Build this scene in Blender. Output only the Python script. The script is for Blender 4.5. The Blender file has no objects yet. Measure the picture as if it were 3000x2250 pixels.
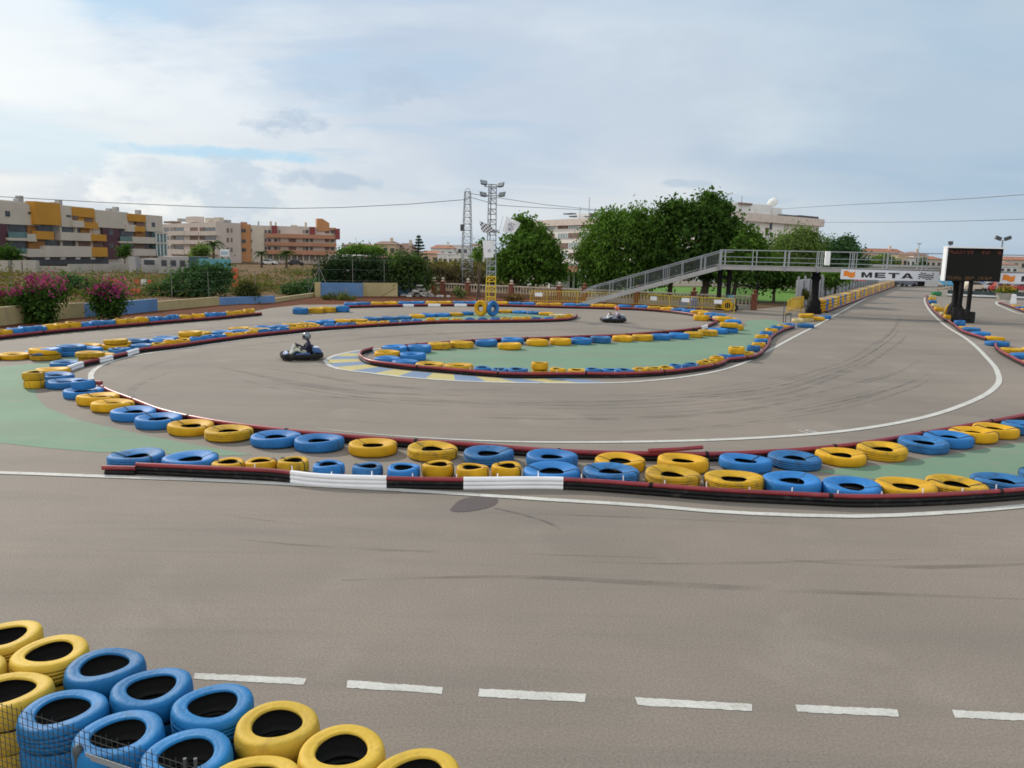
import bpy, bmesh, math, random
import numpy as np
from mathutils import Vector, Matrix, noise
R = math.radians
rnd = random.Random(11)
sc = bpy.context.scene
C = sc.collection

# ------------------------------------------------------------------ camera
F, PITCH, ROLL, CH = 2333.0, R(9.32), R(1.2), 4.2
CM = Matrix.Rotation(math.pi / 2 - PITCH, 3, 'X') @ Matrix.Rotation(ROLL, 3, 'Z')
cam_d = bpy.data.cameras.new('camera')
cam = bpy.data.objects.new('camera', cam_d)
C.objects.link(cam)
cam.location = (0, 0, CH)
cam.rotation_euler = CM.to_euler()
cam_d.sensor_width = 36
cam_d.lens = 36 * F / 3000
cam_d.clip_start = 0.1
cam_d.clip_end = 6000
sc.camera = cam


def ray(px, py):
    return CM @ Vector(((px - 1500) / F, (1125 - py) / F, -1))


def G(px, py, z=0.0):
    d = ray(px, py)
    t = (z - CH) / d.z
    return Vector((d.x * t, d.y * t, z))


def W(px, py, Y):
    d = ray(px, py)
    t = Y / d.y
    return Vector((d.x * t, Y, CH + d.z * t))


class Plane:
    """A vertical plane through a and b; n points to the camera side."""
    def __init__(s, a, b):
        s.a = Vector((a[0], a[1], 0)); b = Vector((b[0], b[1], 0))
        s.u = (b - s.a).normalized()
        s.n = Vector((s.u.y, -s.u.x, 0))
        if s.n.dot(-s.a) < 0:
            s.n = -s.n

    def sz(s, px, py, off=0.0):
        d = ray(px, py)
        o = s.a + s.n * off
        t = (o.dot(s.n)) / (d.dot(s.n))
        p = d * t
        return (p - o).dot(s.u), CH + p.z

    def P(s, a, off, z):
        p = s.a + s.u * a + s.n * off
        return Vector((p.x, p.y, z))


# ------------------------------------------------------------------ materials
MATS = {}


def nmat(name):
    m = bpy.data.materials.new(name)
    m.use_nodes = True
    nt = m.node_tree
    return m, nt, nt.nodes['Principled BSDF'], nt.nodes, nt.links


def mat(name, col, rough=0.7, metal=0.0, var=0.12, scale=1.5, bump=0.0, bscale=40.0, dirt=0.0, dirtcol=(.09, .075, .055), spec=0.4, detail=4, rand=0.0, scuff=0.0):
    """Principled with noise-varied colour, optional blotchy dirt and bump."""
    if name in MATS:
        return MATS[name]
    m, nt, b, N, L = nmat(name)
    tc = N.new('ShaderNodeTexCoord')
    co = tc.outputs['Object']
    oi = N.new('ShaderNodeObjectInfo')
    off = N.new('ShaderNodeVectorMath'); off.operation = 'ADD'
    mulv = N.new('ShaderNodeVectorMath'); mulv.operation = 'SCALE'
    cmb = N.new('ShaderNodeCombineXYZ')
    for i in range(3):
        L.new(oi.outputs['Random'], cmb.inputs[i])
    L.new(cmb.outputs[0], mulv.inputs[0]); mulv.inputs['Scale'].default_value = 37
    L.new(co, off.inputs[0]); L.new(mulv.outputs[0], off.inputs[1])
    nz = N.new('ShaderNodeTexNoise'); nz.inputs['Scale'].default_value = scale; nz.inputs['Detail'].default_value = detail
    L.new(off.outputs[0], nz.inputs['Vector'])
    mr = N.new('ShaderNodeMapRange'); mr.inputs[1].default_value = .3; mr.inputs[2].default_value = .7
    mr.inputs[3].default_value = 1 - var; mr.inputs[4].default_value = 1 + var
    L.new(nz.outputs['Fac'], mr.inputs[0])
    val = mr.outputs[0]
    if rand:
        mr2 = N.new('ShaderNodeMapRange'); mr2.inputs[3].default_value = 1 - rand; mr2.inputs[4].default_value = 1 + rand
        L.new(oi.outputs['Random'], mr2.inputs[0])
        mm = N.new('ShaderNodeMath'); mm.operation = 'MULTIPLY'
        L.new(val, mm.inputs[0]); L.new(mr2.outputs[0], mm.inputs[1]); val = mm.outputs[0]
    sv = N.new('ShaderNodeVectorMath'); sv.operation = 'SCALE'
    sv.inputs[0].default_value = col
    L.new(val, sv.inputs['Scale'])
    out = sv.outputs[0]
    if dirt:
        n2 = N.new('ShaderNodeTexNoise'); n2.inputs['Scale'].default_value = scale * 2.7; n2.inputs['Detail'].default_value = 8; n2.inputs['Roughness'].default_value = .65
        L.new(off.outputs[0], n2.inputs['Vector'])
        m3 = N.new('ShaderNodeMapRange'); m3.inputs[1].default_value = .68 - dirt * .3; m3.inputs[2].default_value = .8 - dirt * .22
        m3.inputs[4].default_value = .35 + .5 * dirt
        L.new(n2.outputs['Fac'], m3.inputs[0])
        mx = N.new('ShaderNodeMix'); mx.data_type = 'RGBA'
        L.new(m3.outputs[0], mx.inputs[0]); L.new(out, mx.inputs[6]); mx.inputs[7].default_value = (*dirtcol, 1)
        out = mx.outputs[2]
    if scuff:
        mp = N.new('ShaderNodeMapping'); mp.inputs['Scale'].default_value = (1, 1, 2.5); L.new(off.outputs[0], mp.inputs[0])
        n5 = N.new('ShaderNodeTexNoise'); n5.inputs['Scale'].default_value = scale * 3.2; n5.inputs['Detail'].default_value = 9; n5.inputs['Roughness'].default_value = .75
        L.new(mp.outputs[0], n5.inputs['Vector'])
        m5 = N.new('ShaderNodeMapRange'); m5.inputs[1].default_value = .56; m5.inputs[2].default_value = .68; m5.inputs[4].default_value = scuff
        L.new(n5.outputs['Fac'], m5.inputs[0])
        mx5 = N.new('ShaderNodeMix'); mx5.data_type = 'RGBA'
        L.new(m5.outputs[0], mx5.inputs[0]); L.new(out, mx5.inputs[6]); mx5.inputs[7].default_value = (*[min(.8, c * 1.25 + .09) for c in col], 1)
        out = mx5.outputs[2]
    L.new(out, b.inputs['Base Color'])
    b.inputs['Roughness'].default_value = rough
    b.inputs['Metallic'].default_value = metal
    b.inputs['Specular IOR Level'].default_value = spec
    if bump:
        n4 = N.new('ShaderNodeTexNoise'); n4.inputs['Scale'].default_value = bscale; n4.inputs['Detail'].default_value = 5
        L.new(co, n4.inputs['Vector'])
        bp = N.new('ShaderNodeBump'); bp.inputs['Strength'].default_value = bump; bp.inputs['Distance'].default_value = .02
        L.new(n4.outputs['Fac'], bp.inputs['Height']); L.new(bp.outputs[0], b.inputs['Normal'])
    MATS[name] = m
    return m


def leafmat(name, col, var=0.22, trans=0.35):
    if name in MATS:
        return MATS[name]
    m, nt, b, N, L = nmat(name)
    N.remove(b)
    geo = N.new('ShaderNodeNewGeometry')
    mr = N.new('ShaderNodeMapRange'); mr.inputs[3].default_value = 1 - var; mr.inputs[4].default_value = 1 + var
    L.new(geo.outputs['Random Per Island'], mr.inputs[0])
    tc = N.new('ShaderNodeTexCoord')
    nz = N.new('ShaderNodeTexNoise'); nz.inputs['Scale'].default_value = .55; nz.inputs['Detail'].default_value = 3
    L.new(tc.outputs['Object'], nz.inputs['Vector'])
    m2 = N.new('ShaderNodeMapRange'); m2.inputs[1].default_value = .35; m2.inputs[2].default_value = .65; m2.inputs[3].default_value = .7; m2.inputs[4].default_value = 1.3
    L.new(nz.outputs['Fac'], m2.inputs[0])
    mu = N.new('ShaderNodeMath'); mu.operation = 'MULTIPLY'
    L.new(mr.outputs[0], mu.inputs[0]); L.new(m2.outputs[0], mu.inputs[1])
    sv = N.new('ShaderNodeVectorMath'); sv.operation = 'SCALE'; sv.inputs[0].default_value = col
    L.new(mu.outputs[0], sv.inputs['Scale'])
    d = N.new('ShaderNodeBsdfDiffuse'); t = N.new('ShaderNodeBsdfTranslucent')
    hs = N.new('ShaderNodeVectorMath'); hs.operation = 'MULTIPLY'; hs.inputs[1].default_value = (1.25, 1.3, .6)
    L.new(sv.outputs[0], hs.inputs[0])
    L.new(sv.outputs[0], d.inputs['Color']); L.new(hs.outputs[0], t.inputs['Color'])
    ms = N.new('ShaderNodeMixShader'); ms.inputs[0].default_value = trans
    L.new(d.outputs[0], ms.inputs[1]); L.new(t.outputs[0], ms.inputs[2])
    L.new(ms.outputs[0], N['Material Output'].inputs['Surface'])
    MATS[name] = m
    return m


# ------------------------------------------------------------------ mesh builder
ORG = {}


class MB:
    def __init__(s):
        s.v = []; s.f = []; s.m = []; s.mi = 0

    def add(s, vs, fs):
        o = len(s.v)
        s.v += [tuple(p) for p in vs]
        for f in fs:
            s.f.append([i + o for i in f]); s.m.append(s.mi)
        return s

    def box(s, c, d, rz=0.0, rot=None):
        x, y, z = d[0] / 2, d[1] / 2, d[2] / 2
        M = rot if rot is not None else Matrix.Rotation(rz, 3, 'Z')
        c = Vector(c)
        vs = [M @ Vector((sx * x, sy * y, sz * z)) + c for sz in (-1, 1) for sx, sy in ((-1, -1), (1, -1), (1, 1), (-1, 1))]
        return s.add(vs, [(3, 2, 1, 0), (4, 5, 6, 7), (0, 1, 5, 4), (1, 2, 6, 5), (2, 3, 7, 6), (3, 0, 4, 7)])

    def bar(s, a, b, w, h=None, up=(0, 0, 1)):
        """square bar from a to b"""
        a = Vector(a); b = Vector(b); h = h or w
        t = (b - a).normalized(); up = Vector(up)
        if abs(t.dot(up)) > .98: up = Vector((1, 0, 0))
        x = t.cross(up).normalized(); y = x.cross(t)
        vs = []
        for p in (a, b):
            for sx, sy in ((-1, -1), (1, -1), (1, 1), (-1, 1)):
                vs.append(p + x * sx * w / 2 + y * sy * h / 2)
        return s.add(vs, [(0, 1, 2, 3), (7, 6, 5, 4), (0, 4, 5, 1), (1, 5, 6, 2), (2, 6, 7, 3), (3, 7, 4, 0)])

    def tube(s, pts, r, n=8, caps=True, closed=False):
        pts = [Vector(p) for p in pts]
        rs = r if isinstance(r, (list, tuple)) else [r] * len(pts)
        k = len(pts); vs = []; px = None
        for i, p in enumerate(pts):
            if closed: t = pts[(i + 1) % k] - pts[i - 1]
            else: t = pts[min(i + 1, k - 1)] - pts[max(i - 1, 0)]
            t.normalize()
            if px is None:
                up = Vector((0, 0, 1)) if abs(t.z) < .9 else Vector((1, 0, 0))
                x = t.cross(up).normalized()
            else:
                x = (px - t * px.dot(t)).normalized()
            px = x; y = x.cross(t)
            for j in range(n):
                a = 2 * math.pi * j / n
                vs.append(p + (x * math.cos(a) + y * math.sin(a)) * rs[i])
        fs = []
        for i in range(k if closed else k - 1):
            q = (i + 1) % k
            for j in range(n):
                j2 = (j + 1) % n
                fs.append((i * n + j, i * n + j2, q * n + j2, q * n + j))
        if caps and not closed:
            fs.append(tuple(range(n))[::-1]); fs.append(tuple((k - 1) * n + j for j in range(n)))
        return s.add(vs, fs)

    def lathe(s, prof, c=(0, 0, 0), n=24, axis='Z', closed=False):
        vs = []; fs = []; k = len(prof); c = Vector(c)
        for i in range(n):
            a = 2 * math.pi * i / n; ca, sa = math.cos(a), math.sin(a)
            for r, z in prof:
                p = (r * ca, r * sa, z)
                if axis == 'Y': p = (r * ca, z, r * sa)
                if axis == 'X': p = (z, r * ca, r * sa)
                vs.append(Vector(p) + c)
        for i in range(n):
            q = (i + 1) % n
            for j in range(k if closed else k - 1):
                j2 = (j + 1) % k
                fs.append((i * k + j, q * k + j, q * k + j2, i * k + j2))
        return s.add(vs, fs)

    def prism(s, poly, a, b):
        """poly: list of Vectors (planar); extruded by vector from +a to +b"""
        a = Vector(a); b = Vector(b); n = len(poly)
        vs = [Vector(p) + a for p in poly] + [Vector(p) + b for p in poly]
        fs = [tuple(range(n))[::-1], tuple(range(n, 2 * n))]
        for i in range(n):
            j = (i + 1) % n
            fs.append((i, j, n + j, n + i))
        return s.add(vs, fs)

    def sphere(s, c, r, n=12, m=8, sc_=(1, 1, 1)):
        c = Vector(c); prof = []
        vs = []; fs = []
        for i in range(m + 1):
            th = math.pi * i / m
            for j in range(n):
                ph = 2 * math.pi * j / n
                vs.append(c + Vector((r * sc_[0] * math.sin(th) * math.cos(ph), r * sc_[1] * math.sin(th) * math.sin(ph), r * sc_[2] * math.cos(th))))
        for i in range(m):
            for j in range(n):
                j2 = (j + 1) % n
                fs.append((i * n + j, (i + 1) * n + j, (i + 1) * n + j2, i * n + j2))
        return s.add(vs, fs)

    def build(s, name, mats, parent=None, smooth=False, bevel=0.0):
        o0 = ORG.get(parent, Vector((0, 0, 0))) if parent else Vector((0, 0, 0))
        me = bpy.data.meshes.new(name)
        me.from_pydata([(x - o0.x, y - o0.y, z - o0.z) for x, y, z in s.v], [], s.f)
        if not isinstance(mats, (list, tuple)): mats = [mats]
        for m in mats: me.materials.append(m)
        me.polygons.foreach_set('material_index', s.m)
        bm = bmesh.new(); bm.from_mesh(me)
        bmesh.ops.recalc_face_normals(bm, faces=bm.faces)
        if bevel:
            bmesh.ops.bevel(bm, geom=[e for e in bm.edges if e.is_manifold and e.calc_face_angle(0) > .6], offset=bevel, segments=2, affect='EDGES')
        if smooth:
            for f in bm.faces: f.smooth = True
            for e in bm.edges:
                if len(e.link_faces) == 2 and e.calc_face_angle(0) > R(48): e.smooth = False
        bm.to_mesh(me); bm.free(); me.update()
        o = bpy.data.objects.new(name, me)
        C.objects.link(o)
        if parent:
            o.parent = parent
            ORG[o] = o0
        return o


def tag(o, label=None, cat=None, group=None, kind=None):
    if label: o['label'] = label
    if cat: o['category'] = cat
    if group: o['group'] = group
    if kind: o['kind'] = kind
    return o


def thing(name, label, cat, loc=(0, 0, 0), group=None):
    o = bpy.data.objects.new(name, None)
    o.empty_display_size = .3
    C.objects.link(o)
    o.location = loc
    ORG[o] = Vector(loc)
    return tag(o, label, cat, group)


def struct(name, mb, m, smooth=False, kind='structure'):
    return tag(mb.build(name, m, smooth=smooth), kind=kind)


def dup(root, loc=None, rz=None, label=None, group=None, rot=None, scale=None):
    r = root.copy(); C.objects.link(r)
    for ch in root.children:
        c = ch.copy(); C.objects.link(c); c.parent = r
        for g in ch.children:
            d = g.copy(); C.objects.link(d); d.parent = c
    if loc is not None: r.location = loc
    if rz is not None: r.rotation_euler = (0, 0, rz)
    if rot is not None: r.rotation_euler = rot
    if scale is not None: r.scale = scale
    if label: r['label'] = label
    if group: r['group'] = group
    return r


def smooth_line(pts, step=.5):
    """Catmull-Rom through the points, resampled"""
    pts = [Vector(p) for p in pts]
    out = []
    n = len(pts)
    for i in range(n - 1):
        p0 = pts[max(i - 1, 0)]; p1 = pts[i]; p2 = pts[i + 1]; p3 = pts[min(i + 2, n - 1)]
        L_ = (p2 - p1).length
        k = max(1, int(L_ / step))
        d0 = max((p1 - p0).length, 1e-6) if i else L_
        d2 = max((p3 - p2).length, 1e-6) if i < n - 2 else L_
        m1 = ((p2 - p1) / L_ * d0 + (p1 - p0) / d0 * L_) / (d0 + L_) * L_ if i else (p2 - p1)
        m2 = ((p3 - p2) / d2 * L_ + (p2 - p1) / L_ * d2) / (d2 + L_) * L_ if i < n - 2 else (p2 - p1)
        for j in range(k):
            t = j / k
            out.append((2 * t**3 - 3 * t**2 + 1) * p1 + (t**3 - 2 * t**2 + t) * m1 + (-2 * t**3 + 3 * t**2) * p2 + (t**3 - t**2) * m2)
    out.append(pts[-1])
    return out


def ribbon(mb, pts, w, z):
    n = len(pts); vs = []
    for i, p in enumerate(pts):
        t = pts[min(i + 1, n - 1)] - pts[max(i - 1, 0)]
        t.z = 0; t.normalize(); q = Vector((-t.y, t.x, 0))
        ww = w[i] if isinstance(w, list) else w
        vs += [(p.x + q.x * ww / 2, p.y + q.y * ww / 2, z), (p.x - q.x * ww / 2, p.y - q.y * ww / 2, z)]
    mb.add(vs, [(2 * i, 2 * i + 1, 2 * i + 3, 2 * i + 2) for i in range(n - 1)])


def sheet(name, poly, z, m, kind='structure', sub=0):
    me = bpy.data.meshes.new(name)
    bm = bmesh.new()
    f = bm.faces.new([bm.verts.new((p[0], p[1], z)) for p in poly])
    if f.normal.z < 0 or f.calc_area() == 0: pass
    bmesh.ops.triangulate(bm, faces=[f])
    bmesh.ops.recalc_face_normals(bm, faces=bm.faces)
    for f in bm.faces:
        if f.normal.z < 0: f.normal_flip()
    bm.to_mesh(me); bm.free()
    me.materials.append(m)
    o = bpy.data.objects.new(name, me); C.objects.link(o)
    return tag(o, kind=kind)


def leaves(cl, n, size, seed=1, up=0.3, spread=.5, per=14, aspect=.55, droop=0.0, stub=0.0):
    """leaf-clump mesh data: cl = list of (centre, radii, weight); returns verts, faces arrays"""
    rs = np.random.RandomState(seed)
    wts = np.array([c[2] for c in cl], float); wts /= wts.sum()
    nc = max(1, n // per)
    which = rs.choice(len(cl), nc, p=wts)
    cen = np.array([c[0] for c in cl], float)[which]
    rad = np.array([c[1] for c in cl], float)[which]
    d = rs.normal(size=(nc, 3)); d /= np.linalg.norm(d, axis=1)[:, None]
    r = rs.uniform(.25, 1.0, nc) ** .45
    r *= 1 + rs.normal(0, .07, nc)
    cc = cen + d * rad * r[:, None]
    csz = rs.uniform(.6, 1.5, nc)
    k = np.repeat(np.arange(nc), per)
    N_ = len(k)
    p = cc[k] + rs.normal(size=(N_, 3)) * (spread * csz[k])[:, None] * np.array([1, 1, .75])
    p[:, 2] -= droop * rs.uniform(0, 1, N_) ** 2
    nrm = d[k] * .6 + rs.normal(size=(N_, 3)) * .7 + np.array([0, 0, up])
    nrm /= np.linalg.norm(nrm, axis=1)[:, None]
    t = rs.normal(size=(N_, 3))
    if droop: t = t * .5 + np.array([0, 0, -1.])
    t -= nrm * (t * nrm).sum(1)[:, None]
    t /= np.linalg.norm(t, axis=1)[:, None]
    b = np.cross(nrm, t)
    s_ = size * rs.uniform(.6, 1.4, N_)
    tl = t * s_[:, None]; bl = b * (s_ * aspect)[:, None]
    bend = nrm * (s_ * .25)[:, None]
    V = np.stack([p - tl, p - bl + bend, p + tl, p + bl + bend], 1).reshape(-1, 3)
    Fc = np.arange(N_ * 4).reshape(-1, 4)
    return V, Fc


def mesh_np(name, V, Fc, m, parent=None):
    o0 = ORG.get(parent, Vector((0, 0, 0))) if parent else Vector((0, 0, 0))
    V = V - np.array(o0)
    me = bpy.data.meshes.new(name)
    me.vertices.add(len(V)); me.vertices.foreach_set('co', V.astype('f').ravel())
    k = Fc.shape[1]
    me.loops.add(Fc.size); me.loops.foreach_set('vertex_index', Fc.astype('i').ravel())
    me.polygons.add(len(Fc)); me.polygons.foreach_set('loop_start', (np.arange(len(Fc)) * k).astype('i'))
    me.materials.append(m); me.update(); me.validate()
    o = bpy.data.objects.new(name, me); C.objects.link(o)
    if parent:
        o.parent = parent; ORG[o] = o0
    return o
# ------------------------------------------------------------------ light and sky
SUN_AZ, SUN_EL = R(-43), R(30)          # azimuth from +Y, clockwise positive
sdir = Vector((math.sin(SUN_AZ) * math.cos(SUN_EL), math.cos(SUN_AZ) * math.cos(SUN_EL), math.sin(SUN_EL)))
ld = bpy.data.lights.new('sun', 'SUN'); ld.energy = 2.9; ld.angle = R(1.5); ld.color = (1.0, .93, .82)
lo = bpy.data.objects.new('sun', ld); C.objects.link(lo)
lo.rotation_euler = (-sdir).to_track_quat('-Z', 'Y').to_euler(); lo.location = (-20, 20, 40)

wd = bpy.data.worlds.new("World"); sc.world = wd; wd.use_nodes = True
nt = wd.node_tree; N = nt.nodes; L = nt.links; N.clear()


def nd(t, **k):
    n = N.new(t)
    for a, b in k.items(): setattr(n, a, b)
    return n


def mth(op, a, b=None, clamp=False):
    n = nd('ShaderNodeMath', operation=op, use_clamp=clamp)
    for i, v in enumerate((a, b)):
        if v is None: continue
        if isinstance(v, (int, float)): n.inputs[i].default_value = v
        else: L.new(v, n.inputs[i])
    return n.outputs[0]


def mrng(v, a, b, c=0.0, d=1.0, smooth=True):
    n = nd('ShaderNodeMapRange', interpolation_type='SMOOTHSTEP' if smooth else 'LINEAR')
    L.new(v, n.inputs[0])
    for i, x in enumerate((a, b, c, d)): n.inputs[i + 1].default_value = x
    return n.outputs[0]


def mixc(f, a, b):
    n = nd('ShaderNodeMix', data_type='RGBA')
    if isinstance(f, (int, float)): n.inputs[0].default_value = f
    else: L.new(f, n.inputs[0])
    for i, v in ((6, a), (7, b)):
        if isinstance(v, tuple): n.inputs[i].default_value = (*v, 1)
        else: L.new(v, n.inputs[i])
    return n.outputs[2]


sky = nd('ShaderNodeTexSky', sky_type='NISHITA', sun_disc=False, sun_elevation=SUN_EL, sun_rotation=SUN_AZ, altitude=10, air_density=1.0, dust_density=1.5, ozone_density=1.0)
tc = nd('ShaderNodeTexCoord')
sep = nd('ShaderNodeSeparateXYZ'); L.new(tc.outputs['Generated'], sep.inputs[0])
X, Y, Z = sep.outputs
zz = mth('ADD', mth('MAXIMUM', Z, 0.0), .10)
cm = nd('ShaderNodeCombineXYZ'); L.new(mth('DIVIDE', X, zz), cm.inputs[0]); L.new(mth('DIVIDE', Y, zz), cm.inputs[1])


def cnoise(scale, detail, rough, off, dist=0.0, sx=1.0, sy=1.0):
    mp = nd('ShaderNodeMapping'); mp.inputs['Location'].default_value = off; mp.inputs['Scale'].default_value = (sx, sy, 1)
    mp.inputs['Rotation'].default_value = (0, 0, R(-22))
    L.new(cm.outputs[0], mp.inputs[0])
    n = nd('ShaderNodeTexNoise'); n.inputs['Scale'].default_value = scale; n.inputs['Detail'].default_value = detail
    n.inputs['Roughness'].default_value = rough; n.inputs['Distortion'].default_value = dist
    L.new(mp.outputs[0], n.inputs['Vector'])
    return n.outputs['Fac']


big = cnoise(.42, 5, .5, (3.1, 1.7, 0), .5, 1.0, .75)
mid = cnoise(1.3, 6, .55, (7.3, 2.2, 0), .4, .55, 1.0)
wisp = cnoise(2.2, 7, .6, (1.3, 9.1, 0), .7, .4, 1.0)
veil = mixc(mrng(big, .42, .59), (.40, .52, .67), (.74, .775, .795))
veil = mixc(mth('MULTIPLY', mrng(mid, .48, .66), .65), veil, (.71, .745, .765))
veil = mixc(mth('MULTIPLY', mrng(wisp, .5, .74), .6), veil, (.79, .80, .79))
east = mrng(X, -.15, .62)
veil = mixc(mth('MULTIPLY', east, .7), veil, (.37, .495, .60))
west = mrng(X, .05, -.5)
veil = mixc(mth('MULTIPLY', mth('MULTIPLY', west, mrng(Z, .12, .45)), .75), veil, (.72, .80, .82))
hor = mth('MULTIPLY', mrng(Z, .30, .10), mrng(X, .42, .12))
veil = mixc(mth('MULTIPLY', hor, .5), veil, (.68, .70, .72))
gap = mth('MULTIPLY', mrng(mid, .50, .34), mrng(X, .15, -.1))
veil = mixc(mth('MULTIPLY', gap, mth('MULTIPLY', mrng(Z, .06, .14), .75)), veil, (.36, .58, .76))
low = mrng(Z, .085, .0)
veil = mixc(mth('MULTIPLY', low, .55), veil, (.47, .57, .67))
SHN = []
for sc3, lc in (((5, 5, 12), .3), ((26, 26, 52), 1.7)):
    mp = nd('ShaderNodeMapping'); mp.inputs['Scale'].default_value = sc3; mp.inputs['Location'].default_value = (lc, lc * 2, lc)
    L.new(tc.outputs['Generated'], mp.inputs[0])
    n = nd('ShaderNodeTexNoise'); n.inputs['Scale'].default_value = 1; n.inputs['Detail'].default_value = 5; n.inputs['Roughness'].default_value = .6
    L.new(mp.outputs[0], n.inputs['Vector']); SHN.append(n.outputs['Fac'])


def cloud_mask(px, py, w, h, amp, lo=1.15, hi=.0, ns=5.0):
    """soft ragged cloud round the direction of one spot of the sky"""
    d = ray(px, py).normalized(); ax = Vector((0, 0, 1)).cross(d).normalized(); ay = d.cross(ax)
    dt = []
    for a_, k in ((ax, w / F), (ay, h / F)):
        n = nd('ShaderNodeVectorMath', operation='DOT_PRODUCT'); L.new(tc.outputs['Generated'], n.inputs[0]); n.inputs[1].default_value = a_ / k
        dt.append(mth('POWER', mth('ABSOLUTE', n.outputs['Value']), 2))
    r2 = mth('ADD', dt[0], dt[1])
    if ns > 2.5: nz_ = SHN[1]
    else: nz_ = SHN[0]
    r2 = mth('ADD', r2, mth('MULTIPLY', mth('SUBTRACT', nz_, .5), amp * 2.6))
    front = nd('ShaderNodeVectorMath', operation='DOT_PRODUCT'); L.new(tc.outputs['Generated'], front.inputs[0]); front.inputs[1].default_value = d
    return mth('MULTIPLY', mrng(r2, lo, hi), mrng(front.outputs['Value'], .3, .6))


for (px, py, w, h, amp, f_, c_, ns) in (
        (1450, 300, 900, 260, 1.2, .42, (.47, .535, .635), 1.2), (2150, 620, 620, 110, 1.0, .40, (.72, .73, .73), 1.5), (2750, 480, 520, 240, 1.2, .40, (.40, .50, .61), 1.2),
        (250, 160, 520, 120, 1.6, .55, (.80, .83, .83), 1.6), (520, 300, 420, 90, 1.8, .4, (.80, .82, .82), 2.2), (100, 420, 340, 70, 1.6, .4, (.55, .70, .78), 1.8), (650, 448, 230, 16, 1.2, .75, (.37, .60, .76), 3),
        (840, 358, 92, 30, 2.0, .60, (.42, .51, .62), 5), (1170, 252, 88, 36, 2.2, .62, (.44, .53, .64), 5), (965, 268, 66, 26, 2.2, .5, (.46, .55, .66), 5), (1090, 290, 42, 18, 2.0, .45, (.46, .55, .66), 6), (955, 527, 125, 20, 1.8, .62, (.42, .51, .62), 5), (1105, 540, 22, 18, 1.6, .5, (.46, .55, .65), 7), (1215, 562, 44, 12, 1.6, .35, (.5, .58, .67), 6),
        (455, 545, 150, 62, 2.4, .5, (.78, .80, .80), 4), (480, 528, 100, 44, 2.2, .42, (.50, .58, .66), 4), (715, 560, 105, 78, 2.4, .5, (.48, .57, .67), 4), (1970, 536, 30, 10, 1.5, .4, (.46, .54, .63), 7), (2040, 540, 34, 10, 1.5, .4, (.46, .54, .63), 7), (2190, 585, 120, 12, 1.6, .4, (.48, .56, .65), 5)):
    k_ = 1.3 if ns > 2.5 else 1.15
    veil = mixc(mth('MULTIPLY', cloud_mask(px, py, w * k_, h * k_, amp * .75, ns=ns), min(.92, f_ * (1.9 if ns > 2.5 else 1.4))), veil, c_)
tn = nd('ShaderNodeVectorMath', operation='MULTIPLY'); L.new(veil, tn.inputs[0]); tn.inputs[1].default_value = (.87, .90, .93)
veil = tn.outputs[0]
veil = mixc(mth('MULTIPLY', mrng(Y, .15, -.45), .75), veil, (1.2, 1.19, 1.16))  # unseen sky behind the camera, brightened as added fill for camera-facing faces
bg1 = nd('ShaderNodeBackground'); bg1.inputs['Strength'].default_value = .12; L.new(sky.outputs[0], bg1.inputs['Color'])
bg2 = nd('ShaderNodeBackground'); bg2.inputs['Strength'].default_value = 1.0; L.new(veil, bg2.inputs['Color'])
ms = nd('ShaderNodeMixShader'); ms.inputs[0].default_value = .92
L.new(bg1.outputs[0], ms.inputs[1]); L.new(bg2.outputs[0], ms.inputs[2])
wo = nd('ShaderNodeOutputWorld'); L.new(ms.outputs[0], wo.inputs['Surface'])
vs_ = sc.view_settings
vs_.view_transform = 'Standard'; vs_.look = 'None'; vs_.exposure = .25; vs_.gamma = 1
sc.cycles.use_denoising = True
sc.cycles.max_bounces = 6
sc.cycles.filter_width = 1.7


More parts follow.
